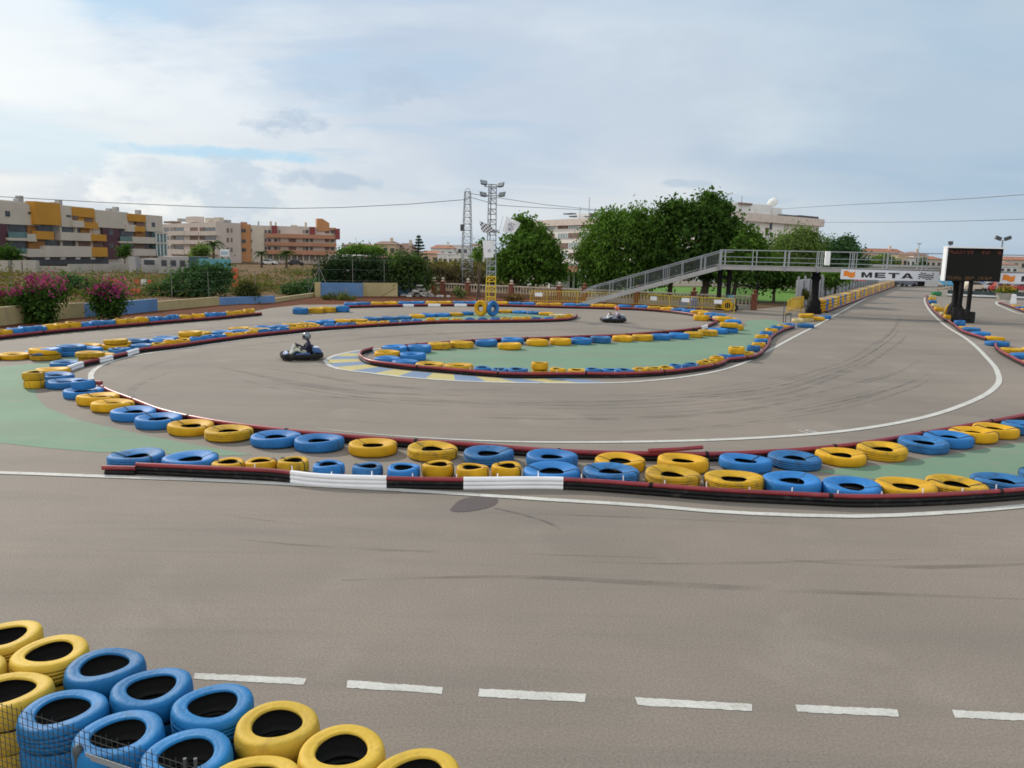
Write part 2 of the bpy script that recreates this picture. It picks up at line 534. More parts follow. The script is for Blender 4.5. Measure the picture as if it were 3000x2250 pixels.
# ------------------------------------------------------------------ ground materials
def ground_mat(name, base, alt, sc1, speck, bumpd, stretch=(1, 1, 1), streak=0.0, streakcol=(.1, .1, .1), rough=.85, patch=None, spec=.25):
    m, nt, b, N, L = nmat(name)
    tc = N.new('ShaderNodeTexCoord')

    def nz(scale, det, rgh, st=(1, 1, 1), rot=0.0, dist=0.0):
        mp = N.new('ShaderNodeMapping'); mp.inputs['Scale'].default_value = st; mp.inputs['Rotation'].default_value = (0, 0, rot)
        L.new(tc.outputs['Object'], mp.inputs[0])
        n = N.new('ShaderNodeTexNoise'); n.inputs['Scale'].default_value = scale; n.inputs['Detail'].default_value = det; n.inputs['Roughness'].default_value = rgh
        n.inputs['Distortion'].default_value = dist
        L.new(mp.outputs[0], n.inputs['Vector']); return n.outputs['Fac']

    def mr(v, a, c, x=0., y=1.):
        n = N.new('ShaderNodeMapRange'); L.new(v, n.inputs[0])
        for i, q in enumerate((a, c, x, y)): n.inputs[i + 1].default_value = q
        return n.outputs[0]

    def mx(f, a, c):
        n = N.new('ShaderNodeMix'); n.data_type = 'RGBA'
        L.new(f, n.inputs[0])
        for i, v in ((6, a), (7, c)):
            if isinstance(v, tuple): n.inputs[i].default_value = (*v, 1)
            else: L.new(v, n.inputs[i])
        return n.outputs[2]
    col = mx(mr(nz(sc1, 5, .6), .3, .7), base, alt)
    if patch: col = mx(mr(nz(sc1 * 3.1, 6, .62, dist=.6), .56, .7, 0, patch[1]), col, patch[0])
    if streak:
        s1 = mr(nz(.55, 7, .66, (.12, 1, 1), R(4), .5), .5, .74, 0, streak)
        col = mx(s1, col, streakcol)
        s2 = mr(nz(1.9, 6, .6, (.07, 1, 1), R(-3), .3), .54, .72, 0, streak * .7)
        col = mx(s2, col, streakcol)
    if speck:
        f1 = nz(38, 3, .7)
        col2 = mx(mr(f1, .25, .75), tuple(c * (1 - speck) for c in base), tuple(min(1, c * (1 + speck)) for c in base))
        n = N.new('ShaderNodeMix'); n.data_type = 'RGBA'; n.blend_type = 'MULTIPLY'
        n.inputs[0].default_value = 1.0
        sc_ = N.new('ShaderNodeVectorMath'); sc_.operation = 'DIVIDE'; L.new(col2, sc_.inputs[0]); sc_.inputs[1].default_value = base
        L.new(col, n.inputs[6]); L.new(sc_.outputs[0], n.inputs[7]); col = n.outputs[2]
    L.new(col, b.inputs['Base Color']); b.inputs['Roughness'].default_value = rough; b.inputs['Specular IOR Level'].default_value = spec
    if bumpd:
        bp = N.new('ShaderNodeBump'); bp.inputs['Strength'].default_value = bumpd; bp.inputs['Distance'].default_value = .01
        L.new(nz(70, 4, .7), bp.inputs['Height']); L.new(bp.outputs[0], b.inputs['Normal'])
    return m


ASPH = ground_mat('asphalt', (.245, .206, .170), (.178, .153, .128), .13, .3, .4, streak=.5, streakcol=(.135, .122, .113), patch=((.268, .232, .195), .5))
GREEN = ground_mat('green_paint', (.160, .252, .168), (.13, .215, .142), .3, .2, .25, streak=.5, streakcol=(.17, .185, .145), patch=((.215, .225, .18), .75))
WHITE = ground_mat('white_line', (.54, .53, .49), (.44, .43, .40), 2.0, .2, .1, patch=((.30, .27, .24), .8))
KBLUE = ground_mat('kerb_blue', (.17, .235, .345), (.15, .21, .32), 1.2, .1, .1, patch=((.235, .225, .22), .7))
KYEL = ground_mat('kerb_yellow', (.46, .39, .16), (.42, .36, .16), 1.2, .1, .1, patch=((.27, .245, .2), .7))
SOIL = ground_mat('red_soil', (.155, .058, .028), (.085, .040, .026), .16, .3, .8, patch=((.07, .055, .03), .8), spec=.02)
LAND = ground_mat('dry_land', (.165, .108, .062), (.12, .078, .044), .06, .25, .8, patch=((.115, .10, .045), .9), spec=.02)
LAWN = ground_mat('lawn', (.10, .21, .025), (.075, .17, .02), .4, .3, .9)
PAVE = ground_mat('pavement', (.34, .30, .26), (.3, .27, .24), .3, .12, .3)

sheet('ground', [(-1800, -40), (1800, -40), (1800, 2600), (-1800, 2600)], -.03, LAND)
far_edge = [(-500, 1012), (0, 987), (192, 967), (500, 941), (700, 920), (790, 903), (880, 893), (1019, 892), (1250, 889), (1500, 891), (1750, 895), (1950, 903), (2150, 911), (2215, 906), (2300, 897), (2400, 896), (2450, 880), (2627, 826), (2700, 829), (3000, 834), (3600, 842)]
poly = [G(*p) for p in far_edge]
asph = [(-45, -4)] + [(-45, poly[0].y)] + [(p.x, p.y) for p in poly] + [(95, -4)]
sheet('track_asphalt', asph, 0.0, ASPH)
# red soil belt between wall and track, lawn, paving beyond the balustrade
sl = [(-700, 1030), (0, 992), (500, 945), (790, 906), (1019, 895), (1500, 894), (1950, 906), (2120, 912)]
slb = [(2120, 893), (1900, 880), (1700, 868), (1500, 862), (1290, 858), (1050, 862), (900, 868), (600, 885), (300, 925), (0, 950), (-700, 975)]
sheet('soil_belt', [G(*p) for p in sl] + [G(*p) for p in slb], -.012, SOIL)
lw = [(1640, 858), (1800, 866), (2100, 884), (2330, 884), (2420, 884), (2520, 852), (2420, 846), (2200, 842), (1900, 838), (1700, 838)]
sheet('lawn', [G(*p) for p in lw], -.02, LAWN)
pv = [G(1500, 836), G(1690, 836.5), G(1900, 837), G(2200, 841), G(2440, 845), G(2560, 840), G(2600, 816), G(2300, 800), G(1900, 790), G(1500, 788)]
sheet('pavement', pv, -.022, PAVE)

g1 = [(-300, 1085), (0, 1075), (130, 1062), (260, 1034), (300, 1022), (330, 1026), (250, 1050), (178, 1085), (100, 1125), (107, 1165), (136, 1194), (226, 1230), (407, 1271), (542, 1298), (740, 1333), (640, 1336), (520, 1331), (289, 1325), (127, 1312), (0, 1298), (-300, 1290)]
g2 = [(2386, 1381), (2500, 1369), (2614, 1360), (2804, 1329), (3000, 1296), (3300, 1240), (3300, 1440), (2900, 1425), (2600, 1410)]
g3 = [(1215, 1045), (1260, 1030), (1350, 1019), (1500, 1016), (1700, 1009), (1900, 998), (2050, 987), (2140, 975), (2185, 955), (2200, 938), (2250, 936), (2290, 947), (2262, 970), (2225, 1000), (2190, 1030), (2100, 1056), (1950, 1078), (1700, 1086), (1560, 1089), (1470, 1084), (1380, 1072), (1260, 1060)]
g4 = [(1060, 948), (1180, 934), (1290, 926), (1380, 919), (1560, 919), (1650, 924), (1600, 929), (1480, 931), (1350, 935), (1200, 941)]
for p in (g1, g2, g3, g4):
    q = smooth_line([G(*a) for a in p] + [G(*p[0])], 1.5)[:-1]
    sheet('painted_ground', [(v.x, v.y) for v in q], .004, GREEN)

# white lines
LINES = {
 'front': ([(-400, 1379), (0, 1386), (309, 1397), (678, 1411), (1000, 1428), (1171, 1437), (1352, 1448), (1623, 1466), (1900, 1483), (2071, 1498), (2343, 1511), (2505, 1514), (2722, 1506), (3000, 1484), (3300, 1450)], .17),
 'middle': ([(930, 1256), (1000, 1264), (1250, 1284), (1465, 1294), (1800, 1296), (2017, 1292), (2234, 1283), (2451, 1266), (2668, 1232), (2831, 1183), (2900, 1148), (2925, 1122), (2922, 1090), (2885, 1042), (2831, 993), (2781, 962), (2736, 924), (2716, 898), (2709, 882), (2709, 872)], .19),
 'island': ([(1120, 1021), (1058, 1027), (1004, 1036), (968, 1047), (953, 1057), (959, 1066), (990, 1081), (1081, 1093), (1216, 1108), (1352, 1117), (1533, 1122), (1669, 1123), (1800, 1122), (1963, 1110), (2071, 1094), (2150, 1074), (2240, 1033), (2331, 985), (2399, 950), (2466, 913), (2534, 876), (2613, 842), (2628, 835)], .17),
 'back': ([(267, 1112), (266, 1100), (278, 1083), (316, 1063), (384, 1045), (452, 1033), (513, 1025), (626, 1008), (739, 993), (913, 975), (1026, 965), (1139, 959), (1300, 952), (1450, 949.5), (1594, 949)], .17),
 'far': ([(3250, 955), (3000, 921), (2945, 903), (2923, 893), (2919, 888), (2924, 884), (2945, 882)], .2),
}
for k, (p, w) in LINES.items():
    mb = MB()
    q = smooth_line([G(*a) for a in p], .6)
    ribbon(mb, q, [w * (min(1, .08 + i / 12) if k == 'middle' else 1) for i in range(len(q))], .012)
    struct('white_line', mb, WHITE)
for q in ([(571, 1973), (900, 1988), (891, 2007), (565, 1989)], [(1019, 1994), (1300, 2015), (1294, 2034), (1013, 2015)], [(1404, 2018), (1716, 2034), (1713, 2058), (1400, 2042)], [(1862, 2044), (2203, 2063), (2205, 2084), (1866, 2067)], [(2329, 2065), (2631, 2079), (2634, 2101), (2335, 2086)], [(2791, 2081), (3110, 2096), (3114, 2118), (2797, 2103)]):
    a, b, c, d = [G(*p) for p in q]
    mb = MB()
    top = []; bot = []
    for i in range(25):
        t = i / 24; j = lambda: rnd.uniform(-.008, .008)
        u = a.lerp(b, t); v = d.lerp(c, t)
        top.append((u.x + j(), u.y + j(), .004)); bot.append((v.x + j(), v.y + j(), .004))
    mb.add(top + bot, [(i, 25 + i, 26 + i, i + 1) for i in range(24)])
    struct('road_marking', mb, WHITE)

# blue and yellow striped kerb round the nose of the island
outer = smooth_line([G(*a) for a in LINES['island'][0][1:13]], .25)
inner_px = [(1100, 1030), (1070, 1038), (1056, 1047), (1052, 1052), (1056, 1058), (1075, 1067), (1118, 1077), (1171, 1084), (1307, 1096), (1400, 1103), (1492, 1109), (1660, 1108)]
inner = smooth_line([G(*a) for a in inner_px], .25)


def at_len(pts, t):
    ls = [0]
    for i in range(1, len(pts)): ls.append(ls[-1] + (pts[i] - pts[i - 1]).length)
    g = t * ls[-1]
    for i in range(1, len(pts)):
        if ls[i] >= g:
            return pts[i - 1].lerp(pts[i], (g - ls[i - 1]) / max(1e-6, ls[i] - ls[i - 1]))
    return pts[-1].copy()


mb = MB(); nk = 15
for i in range(nk):
    mb.mi = i % 2
    for j in range(6):
        t0, t1 = (i + j / 6) / nk, (i + (j + 1) / 6) / nk
        q = [at_len(outer, t0), at_len(outer, t1), at_len(inner, t1), at_len(inner, t0)]
        mb.add([(p.x, p.y, .004) for p in q], [(0, 1, 2, 3)])
struct('kerb_paint', mb, [KBLUE, KYEL])


def alpha_mat(name, col, amount, st=(1, 1, 1), scale=3.0, lo=.35, hi=.7):
    m, nt, b, N, L = nmat(name)
    b.inputs['Base Color'].default_value = (*col, 1); b.inputs['Roughness'].default_value = .7
    tc = N.new('ShaderNodeTexCoord'); mp = N.new('ShaderNodeMapping'); mp.inputs['Scale'].default_value = st
    L.new(tc.outputs['Object'], mp.inputs[0])
    nz = N.new('ShaderNodeTexNoise'); nz.inputs['Scale'].default_value = scale; nz.inputs['Detail'].default_value = 6
    L.new(mp.outputs[0], nz.inputs['Vector'])
    mr = N.new('ShaderNodeMapRange'); mr.inputs[1].default_value = lo; mr.inputs[2].default_value = hi; mr.inputs[4].default_value = amount
    L.new(nz.outputs['Fac'], mr.inputs[0]); L.new(mr.outputs[0], b.inputs['Alpha'])
    return m


SKID = alpha_mat('rubber_mark', (.095, .083, .075), .30, (.35, 1, 1), 2.2, .34, .72)
DPATCH = alpha_mat('dark_patch', (.088, .066, .066), .8, scale=9, lo=.0, hi=.25)
TRAIL = alpha_mat('dark_trail', (.13, .11, .10), .55, scale=6, lo=.3, hi=.6)
mb = MB()
skids = [([(640, 1075), (760, 1100), (900, 1128), (1100, 1150), (1350, 1160)], .5), ([(760, 1078), (880, 1092), (990, 1112), (1150, 1133), (1350, 1142), (1500, 1140)], .45),
         ([(1300, 1220), (1700, 1228), (2100, 1210), (2400, 1160)], .35),
         ([(900, 1010), (1150, 985), (1450, 972), (1750, 962)], .5), ([(1150, 1000), (1400, 985), (1700, 975)], .4),
         ([(1000, 1700), (1500, 1690), (2100, 1720), (3100, 1760)], .2), ([(2300, 1640), (2600, 1660), (3100, 1650)], .3), ([(500, 1090), (420, 1120), (380, 1150), (450, 1200)], .4), ([(1260, 1150), (1330, 1158), (1390, 1157)], .45), ([(0, 1030), (400, 990), (800, 950), (1100, 925)], .5), ([(100, 1010), (500, 972), (900, 938)], .4)]
arcs = [[(700, 1090), (850, 1125), (1050, 1158), (1400, 1180), (1800, 1182), (2200, 1150), (2450, 1090), (2600, 1010), (2660, 930)], [(820, 1180), (1100, 1215), (1500, 1232), (1900, 1228), (2300, 1190), (2600, 1120), (2750, 1050)],
        [(300, 1150), (380, 1095), (520, 1050), (760, 1015), (1050, 985), (1400, 968), (1750, 958)], [(-100, 1500), (400, 1512), (1000, 1545), (1800, 1585), (2500, 1600), (3150, 1580)], [(-100, 1640), (600, 1655), (1300, 1690), (2200, 1720), (3150, 1700)], [(100, 1030), (500, 985), (900, 945)]]
r2_ = random.Random(4)
for k in range(46):
    A_ = arcs[(0, 0, 1, 1, 2, 2, 1, 0, 3, 5)[k % 10]]
    g = [G(*a) for a in A_]; dy = r2_.uniform(-1.6, 1.6)
    q = smooth_line([p + Vector((0, dy + r2_.uniform(-.25, .25), 0)) for p in g], .5)
    i0 = int(r2_.uniform(0, .6) * len(q)); i1 = min(len(q), i0 + int(r2_.uniform(.15, .5) * len(q)))
    if i1 - i0 > 8: skids.append((q[i0:i1], r2_.choice((.09, .12, .14))))
for k, (p, w) in enumerate(skids):
    q = p if isinstance(p[0], Vector) else smooth_line([G(*a) for a in p], .5)
    ribbon(mb, q, [w * (.15 + .85 * min(1, i / 9, (len(q) - 1 - i) / 9)) for i in range(len(q))], .0046 + k * .0001)
struct('rubber_marks', mb, SKID)
mb = MB()  # dark round patch with a thin paler trail on the near asphalt
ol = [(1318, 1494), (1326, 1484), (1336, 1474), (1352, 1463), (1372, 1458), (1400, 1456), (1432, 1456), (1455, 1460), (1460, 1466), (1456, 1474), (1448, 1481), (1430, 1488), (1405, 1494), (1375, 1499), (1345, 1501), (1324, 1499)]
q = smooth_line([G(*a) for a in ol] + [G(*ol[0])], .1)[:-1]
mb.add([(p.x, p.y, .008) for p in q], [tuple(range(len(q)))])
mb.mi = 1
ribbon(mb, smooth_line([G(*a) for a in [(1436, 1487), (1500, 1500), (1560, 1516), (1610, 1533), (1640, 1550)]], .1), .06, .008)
struct('dark_patch', mb, [DPATCH, TRAIL])
# ------------------------------------------------------------------ paint and rubber
YEL = mat('yellow_paint', (.55, .295, .006), .65, var=.14, scale=3, dirt=.35, dirtcol=(.22, .14, .03), rand=.10, bump=.25, bscale=25, spec=.25, scuff=.3)
YELD = mat('yellow_paint_worn', (.50, .285, .010), .7, var=.16, scale=2.4, dirt=.6, dirtcol=(.15, .115, .04), rand=.12, bump=.3, bscale=25, spec=.25, scuff=.35)
BLU = mat('blue_paint', (.020, .150, .40), .62, var=.16, scale=3, dirt=.35, dirtcol=(.02, .06, .13), rand=.16, bump=.25, bscale=25, spec=.25, scuff=.35)
BLUD = mat('blue_paint_worn', (.024, .135, .33), .66, var=.18, scale=2.4, dirt=.6, dirtcol=(.03, .055, .085), rand=.16, bump=.3, bscale=25, spec=.25, scuff=.4)
FYEL = mat('pale_yellow_paint', (.53, .345, .038), .65, var=.1, scale=2.5, dirt=.38, dirtcol=(.27, .16, .03), rand=.08, bump=.25, bscale=25, spec=.25, scuff=.3)
FBLU = mat('fresh_blue_paint', (.009, .135, .33), .6, var=.12, scale=2.5, dirt=.38, dirtcol=(.015, .06, .12), rand=.2, bump=.25, bscale=25, spec=.25, scuff=.3)
PALE = mat('faded_cream_paint', (.52, .43, .2), .65, var=.15, scale=3, dirt=.6, dirtcol=(.25, .2, .12), rand=.1)
RUB = mat('black_rubber', (.012, .012, .012), .8, var=.2, scale=4)
CORD = mat('tie_cord', (.05, .055, .05), .8)
RED = mat('red_plastic', (.25, .028, .035), .4, var=.2, scale=1.3, dirt=.45, dirtcol=(.11, .03, .03), spec=.4, scuff=.3)
BLK = mat('black_plastic', (.010, .0095, .010), .6, spec=.2, var=.3, scale=1.5, dirt=.45, dirtcol=(.075, .065, .06), scuff=.25)
WHT = mat('white_plastic', (.78, .78, .80), .45, var=.06, scale=1.5, dirt=.2, dirtcol=(.35, .33, .31))


def tyre_mesh(name, Ro, ri, h, paint, style='smooth', n=56):
    b = h * .12
    w = Ro - ri
    if Ro > .4:
        half = [(ri, h * .70), (ri + .02, h * .745), (ri + w * .35, h * .87), (ri + w * .58, h * .965), (ri + w * .74, h), (Ro - w * .15, h * .975), (Ro - w * .05, h * .91), (Ro - .006, h * .83)]
    else: half = [(ri + .006, h * .955), (ri + .018, h * .985), (ri + .032, h * .97), (ri + w * .38, h * .992), (ri + w * .66, h), (Ro - w * .2, h * .975), (Ro - w * .07, h * .915), (Ro - .006, h * .83)]
    if style == 'plain':
        tread = [(Ro, h * .74), (Ro + .003, h * .6), (Ro + .004, h * .5), (Ro + .003, h * .4), (Ro, h * .26)]
    elif style == 'smooth':
        tread = [(Ro, h * .74), (Ro + .002, h * .63), (Ro - .005, h * .62), (Ro - .005, h * .6), (Ro + .003, h * .59), (Ro + .003, h * .41), (Ro - .005, h * .4), (Ro - .005, h * .38), (Ro + .002, h * .37), (Ro, h * .26)]
    elif style == 'ribbed':
        tread = [(Ro, h * .76), (Ro, h * .70), (Ro - .013, h * .69), (Ro - .013, h * .65), (Ro, h * .64), (Ro, h * .53), (Ro - .011, h * .52), (Ro - .011, h * .48), (Ro, h * .47), (Ro, h * .36), (Ro - .013, h * .35), (Ro - .013, h * .31), (Ro, h * .3), (Ro, h * .24)]
    else:
        tread = [(Ro, h * .7), (Ro + .004, h * .5), (Ro, h * .3)]
    outer = half + tread + [(r, h - z) for r, z in half[::-1]]
    inner = [(ri, h * .1), (ri + .01, h * .16), (ri + (Ro - ri) * .45, h * .2), (Ro - .03, h * .32), (Ro - .025, h * .5), (Ro - .03, h * .68), (ri + (Ro - ri) * .45, h * .8), (ri + .01, h * .84), (ri, h * .9)]
    if Ro > .4: inner = [(ri, h * .32), (ri + .02, h * .34), (Ro - .05, h * .30), (Ro - .03, h * .5), (Ro - .05, h * .70), (ri + .02, h * .66), (ri, h * .68)]
    prof = outer + inner; k = len(prof); no = len(outer)
    V = []; Fs = []; Ms = []
    for i in range(n):
        a = 2 * math.pi * i / n
        for j, (r, z) in enumerate(prof):
            rr = r
            if style == 'lugged' and j < no and h * .15 < z < h * .9 and r > Ro - .06:
                rr = r - (.028 if (i // 1 + (1 if z > h * .5 else 0)) % 2 else 0)
            V.append((rr * math.cos(a), rr * math.sin(a), z))
    for i in range(n):
        q = (i + 1) % n
        for j in range(k):
            j2 = (j + 1) % k
            Fs.append((i * k + j, q * k + j, q * k + j2, i * k + j2))
            Ms.append(0 if (j < no - 1 or j == k - 1) else 1)
    me = bpy.data.meshes.new(name)
    me.from_pydata(V, [], Fs)
    me.materials.append(paint); me.materials.append(RUB)
    me.polygons.foreach_set('material_index', Ms)
    bm = bmesh.new(); bm.from_mesh(me)
    # used rubber is never a perfect torus: sag and dents
    ph = rnd.uniform(0, 6)
    for v in bm.verts:
        a = math.atan2(v.co.y, v.co.x)
        s_ = 1 + .012 * math.sin(2 * a + ph) + .008 * math.sin(3 * a + 2 * ph)
        v.co.x *= s_; v.co.y *= s_
        if v.co.z > h * .6: v.co.z += .010 * math.sin(a * 2 + ph * 1.7)
    bmesh.ops.recalc_face_normals(bm, faces=bm.faces)
    for f in bm.faces: f.smooth = True
    bm.to_mesh(me); bm.free()
    return me


CAR = (.30, .180, .20); TRK = (.525, .225, .228)
TM = {}
for size, (a, b, c) in (('car', CAR), ('truck', TRK)):
    for colr, ms_ in (('yellow', (YEL, YELD)), ('blue', (BLU, BLUD)), ('cream', (PALE, PALE))):
        for wear in (0, 1):
            sty = ['plain', 'ribbed'][wear] if size == 'truck' else 'plain'
            TM[size, colr, wear] = tyre_mesh(size + '_tyre', a, b, c, ms_[wear], sty)
TM['truck', 'yellow', 2] = tyre_mesh('truck_tyre', *TRK, YEL, 'lugged', 64)
for colr, m_ in (('yellow', FYEL), ('blue', FBLU)):
    TM['stack', colr, 0] = tyre_mesh('car_tyre', .30, .178, .20, m_, 'plain', 64)
    me_ = TM['stack', colr, 0].copy(); TM['stack', colr, 2] = me_   # lower tyres: sprayed only from outside
    for p_ in me_.polygons:
        if math.hypot(p_.center.x, p_.center.y) < .27: p_.material_index = 1
    TM['stack', colr, 1] = tyre_mesh('car_tyre', .30, .178, .20, m_, 'ribbed', 64)


def cord_mesh(Ro, ri, h):
    """a length of cord drawn over the tyre's section at one angle"""
    mb = MB(); w = Ro - ri; e = .007
    if Ro > .4: pts = [(ri - .012, h * .5), (ri - .006, h * .73), (ri + w * .35, h * .885), (ri + w * .58, h * .985), (ri + w * .74, h + e), (Ro - w * .05, h * .945), (Ro + .010, h * .78), (Ro + .014, h * .4), (Ro - .012, h * .06)]
    else: pts = [(ri - .012, h * .6), (ri - .002, h * .98), (ri + w * .38, h + e), (ri + w * .7, h + e), (Ro - .002, h * .9), (Ro + .010, h * .7), (Ro + .012, h * .3), (Ro - .01, h * .06)]
    mb.tube([(x, 0, z) for x, z in pts], .0085, 5)
    me = bpy.data.meshes.new('tie_cord'); me.from_pydata(mb.v, [], mb.f); me.materials.append(CORD)
    return me


CORDM = {'car': cord_mesh(*CAR), 'truck': cord_mesh(*TRK)}

# ------------------------------------------------------------------ barriers
RAILS = {}


def rail(key, label, pts, whites=(), tubes=2, r=.053, straps=0, name='tube_barrier', group='plastic tube barriers along the track'):
    """a stack of plastic tubes: red on top, black below, white sleeves on the stated px ranges"""
    line = smooth_line(pts, .14)
    RAILS[key] = line
    t = thing(name, label, 'crash barrier', line[0].copy(), group)
    wob = [rnd.uniform(-.012, .012) for _ in range(len(line) // 17 + 3)]
    PATHS = []
    for q in range(tubes):
        z = r + q * 2 * r
        L3 = []
        for i, p in enumerate(line):
            f = i / 17; a = wob[int(f)]; b = wob[int(f) + 1]; w_ = a + (b - a) * (f - int(f))
            L3.append(Vector((p.x + w_ * .6, p.y + w_ * (.3 + q * .5), z - .004 * q + (w_ * .3 if q == tubes - 1 else 0))))
        mb = MB(); mb.tube(L3, r, 10); PATHS.append(L3)
        mb.build('top_tube' if q == tubes - 1 else 'lower_tube', RED if q == tubes - 1 else BLK, t, smooth=True)
    top_ = PATHS[-1]
    for i in range(15, len(line) - 2):
        px_ = proj(line[i])[0]
        if i % 21 == 0 and (len(line) < 240 or key in ('front', 'middle', 'island')) and not any(x0 - 10 < px_ < x1 + 10 for x0, x1 in whites):
            mb = MB(); mb.tube([top_[i], top_[i].lerp(top_[i + 1], .45)], r * 1.16, 10); mb.build('coupling', BLK, t, smooth=True)
        if straps and i % int(straps / .14) == 0:
            d = (line[i + 1] - line[i]).normalized(); nq = Vector((-d.y, d.x, 0)) * (r + .012)
            p = line[i] + nq; hh = tubes * 2 * r + rnd.uniform(.02, .08); ww = Vector((rnd.uniform(-.03, .03), 0, 0))
            mb = MB(); mb.bar(p + Vector((0, 0, .01)), p + ww + Vector((0, 0, hh)), .02, .008, up=nq); mb.build('tie_strap', WHT, t)
    for (x0, x1) in whites:
        ids = [i for i, p in enumerate(line) if x0 <= proj(p)[0] <= x1]
        if len(ids) < 2: continue
        mb = MB()
        for q in range(tubes):
            mb.tube([PATHS[q][i] for i in ids], r + .009, 10)
        mb.build('white_sleeve', WHT, t, smooth=True)
    return t


CMT = CM.transposed()


def proj(p):
    d = CMT @ (Vector(p) - Vector((0, 0, CH)))
    return 1500 + F * d.x / -d.z, 1125 - F * d.y / -d.z


gp = lambda pts, z=0.0: [Vector((*G(x, y, z).xy, 0)) for x, y in pts]
rail('front', 'nearest tube barrier, red over black with two long white sleeves, by the front white line',
     gp([(402, 1389), (600, 1399), (832, 1412), (900, 1421), (1158, 1431), (1334, 1434), (1650, 1434), (1900, 1451), (2071, 1465), (2343, 1479), (2505, 1486), (2614, 1485), (2777, 1479), (3000, 1463), (3200, 1440)]),
     [(833, 1155), (1335, 1651)], tubes=3, r=.04, straps=.75)
# the loose low end of the nearest barrier
tt = thing('loose_tube', 'short loose red tube end lying low against the far left blue truck tyre', 'tube', gp([(303, 1388)])[0])
mb = MB(); mb.tube([p + Vector((0, -.02, .125)) for p in gp([(303, 1388), (400, 1390)])], .045, 10); mb.build('tube', RED, tt, smooth=True)
mb = MB(); mb.tube([p + Vector((0, -.02, .042)) for p in gp([(310, 1389), (398, 1391)])], .04, 10); mb.build('lower_tube', BLK, tt, smooth=True)
rail('middle', 'long curved tube barrier with faded red top, half hidden behind the middle row of tyres',
     gp([(290, 1118), (307, 1131), (393, 1165), (479, 1196), (646, 1230), (787, 1248), (918, 1262), (1027, 1271), (1194, 1283), (1352, 1292), (1533, 1306), (1736, 1317), (1881, 1320), (2066, 1322), (2230, 1316), (2359, 1308), (2473, 1297), (2576, 1283), (2700, 1262), (2830, 1240), (2967, 1216), (3100, 1188)], .22))
tt = thing('loose_tube', 'loose pinkish red tube end poking out among the tumbled blue tyres', 'tube', G(257, 1117, .33))
mb = MB(); mb.tube([G(250, 1116, .3), G(275, 1119, .3), G(298, 1122, .28)], .06, 10); mb.build('tube', RED, tt, smooth=True)
tt = thing('loose_tube', 'loose dark red tube end sticking out behind the yellow tyre beyond the front rail', 'tube', G(1990, 1312, .2))
mb = MB(); mb.tube([G(1900, 1320, .26), G(1990, 1316, .26), G(2058, 1310, .28)], .042, 10); mb.build('tube', RED, tt, smooth=True)
rail('back', 'long tube barrier around the floodlight island, with three short white sleeves at its left end',
     gp([(199, 1091), (242, 1076), (290, 1065), (335, 1054), (366, 1047), (411, 1034), (513, 1022), (626, 1005), (739, 990), (852, 978), (913, 971), (1026, 963), (1139, 956), (1300, 948), (1363, 947), (1476, 946), (1589, 944), (1657, 941), (1684, 935), (1690, 928)]),
     [(195, 242), (289, 335), (368, 409)])
rail('island', 'tube barrier with faded red top around the near edge of the big green island',
     gp([(1090, 1030), (1060, 1040), (1054, 1050), (1062, 1058), (1081, 1068), (1171, 1081), (1307, 1093), (1400, 1101), (1492, 1107), (1560, 1108), (1700, 1107), (1813, 1107), (1926, 1102), (2039, 1089), (2090, 1081), (2118, 1072), (2141, 1062), (2165, 1060), (2200, 1055), (2225, 1045), (2238, 1033), (2252, 1015), (2258, 997), (2277, 982), (2297, 972), (2324, 963)]), straps=1.1)
rail('outer', 'far tube barrier with red top and three white sleeves, in front of the red soil',
     gp([(1019, 903), (1139, 900), (1300, 898), (1476, 899), (1589, 902), (1750, 906), (1870, 910), (1926, 914), (1994, 921), (2039, 928), (2102, 946)]),
     [(1176, 1215), (1252, 1291), (1330, 1368)])
rail('hairpin', 'tube barrier behind the upper row of tyres of the big green island',
     gp([(2100, 949), (2071, 961), (2053, 967), (2000, 974), (1900, 983), (1800, 990), (1700, 994), (1600, 998), (1500, 1001), (1400, 1006), (1300, 1013), (1200, 1021), (1120, 1030)]), [(2052, 2072)])
rail('left', 'tube barrier with purple red top along the left edge, below the pink bushes',
     gp([(-250, 1022), (0, 996), (192, 975), (400, 957), (500, 948), (626, 938), (766, 924)]))
rail('right', 'tube barrier along the right edge of the straight, left of the black screen posts',
     gp([(2887, 999), (2826, 979), (2792, 955), (2763, 937), (2737, 916), (2721, 896), (2713, 878), (2716, 866)]))
rail('corner', 'tube barrier at the right picture edge below the single blue tyre',
     gp([(2916, 1015), (2917, 1024), (2928, 1035), (2962, 1055), (3000, 1074), (3100, 1112)]))
rail('distant', 'short far tube barrier right of the black screen, beside the white curved line',
     gp([(2926, 889), (2950, 897), (2971, 905), (3000, 916), (3100, 950)]))
tm = [Vector((*G(2420, 917).xy, 0)), Vector((*G(2627, 838.5).xy, 0))]
rail('straight', 'low tube barrier at the foot of the striped tyre wall along the straight', [tm[0].lerp(tm[1], i / 20) for i in range(21)])

# ------------------------------------------------------------------ tyre rows
ORDN = 'first second third fourth fifth sixth seventh eighth ninth tenth eleventh twelfth thirteenth fourteenth fifteenth sixteenth seventeenth eighteenth nineteenth twentieth'.split()


def runpos(i, n):
    if n == 1: return 'lone'
    if n == 2: return ('left', 'right')[i]
    if n == 3: return ('left', 'middle', 'right')[i]
    return ORDN[i]


def seg_dist(p, line):
    best = (1e9, None, None)
    for i in range(len(line) - 1):
        a, b = line[i], line[i + 1]; d = b - a
        t = max(0, min(1, (p - a).dot(d) / max(d.length_squared, 1e-9)))
        q = a + d * t; l_ = (p - q).length
        if l_ < best[0]: best = (l_, q, d)
    return best


ALLT = []
SIDE = dict(front=1, middle=-1, back=1, island=1, outer=1, hairpin=1, left=1, right=-1, corner=1, distant=1)


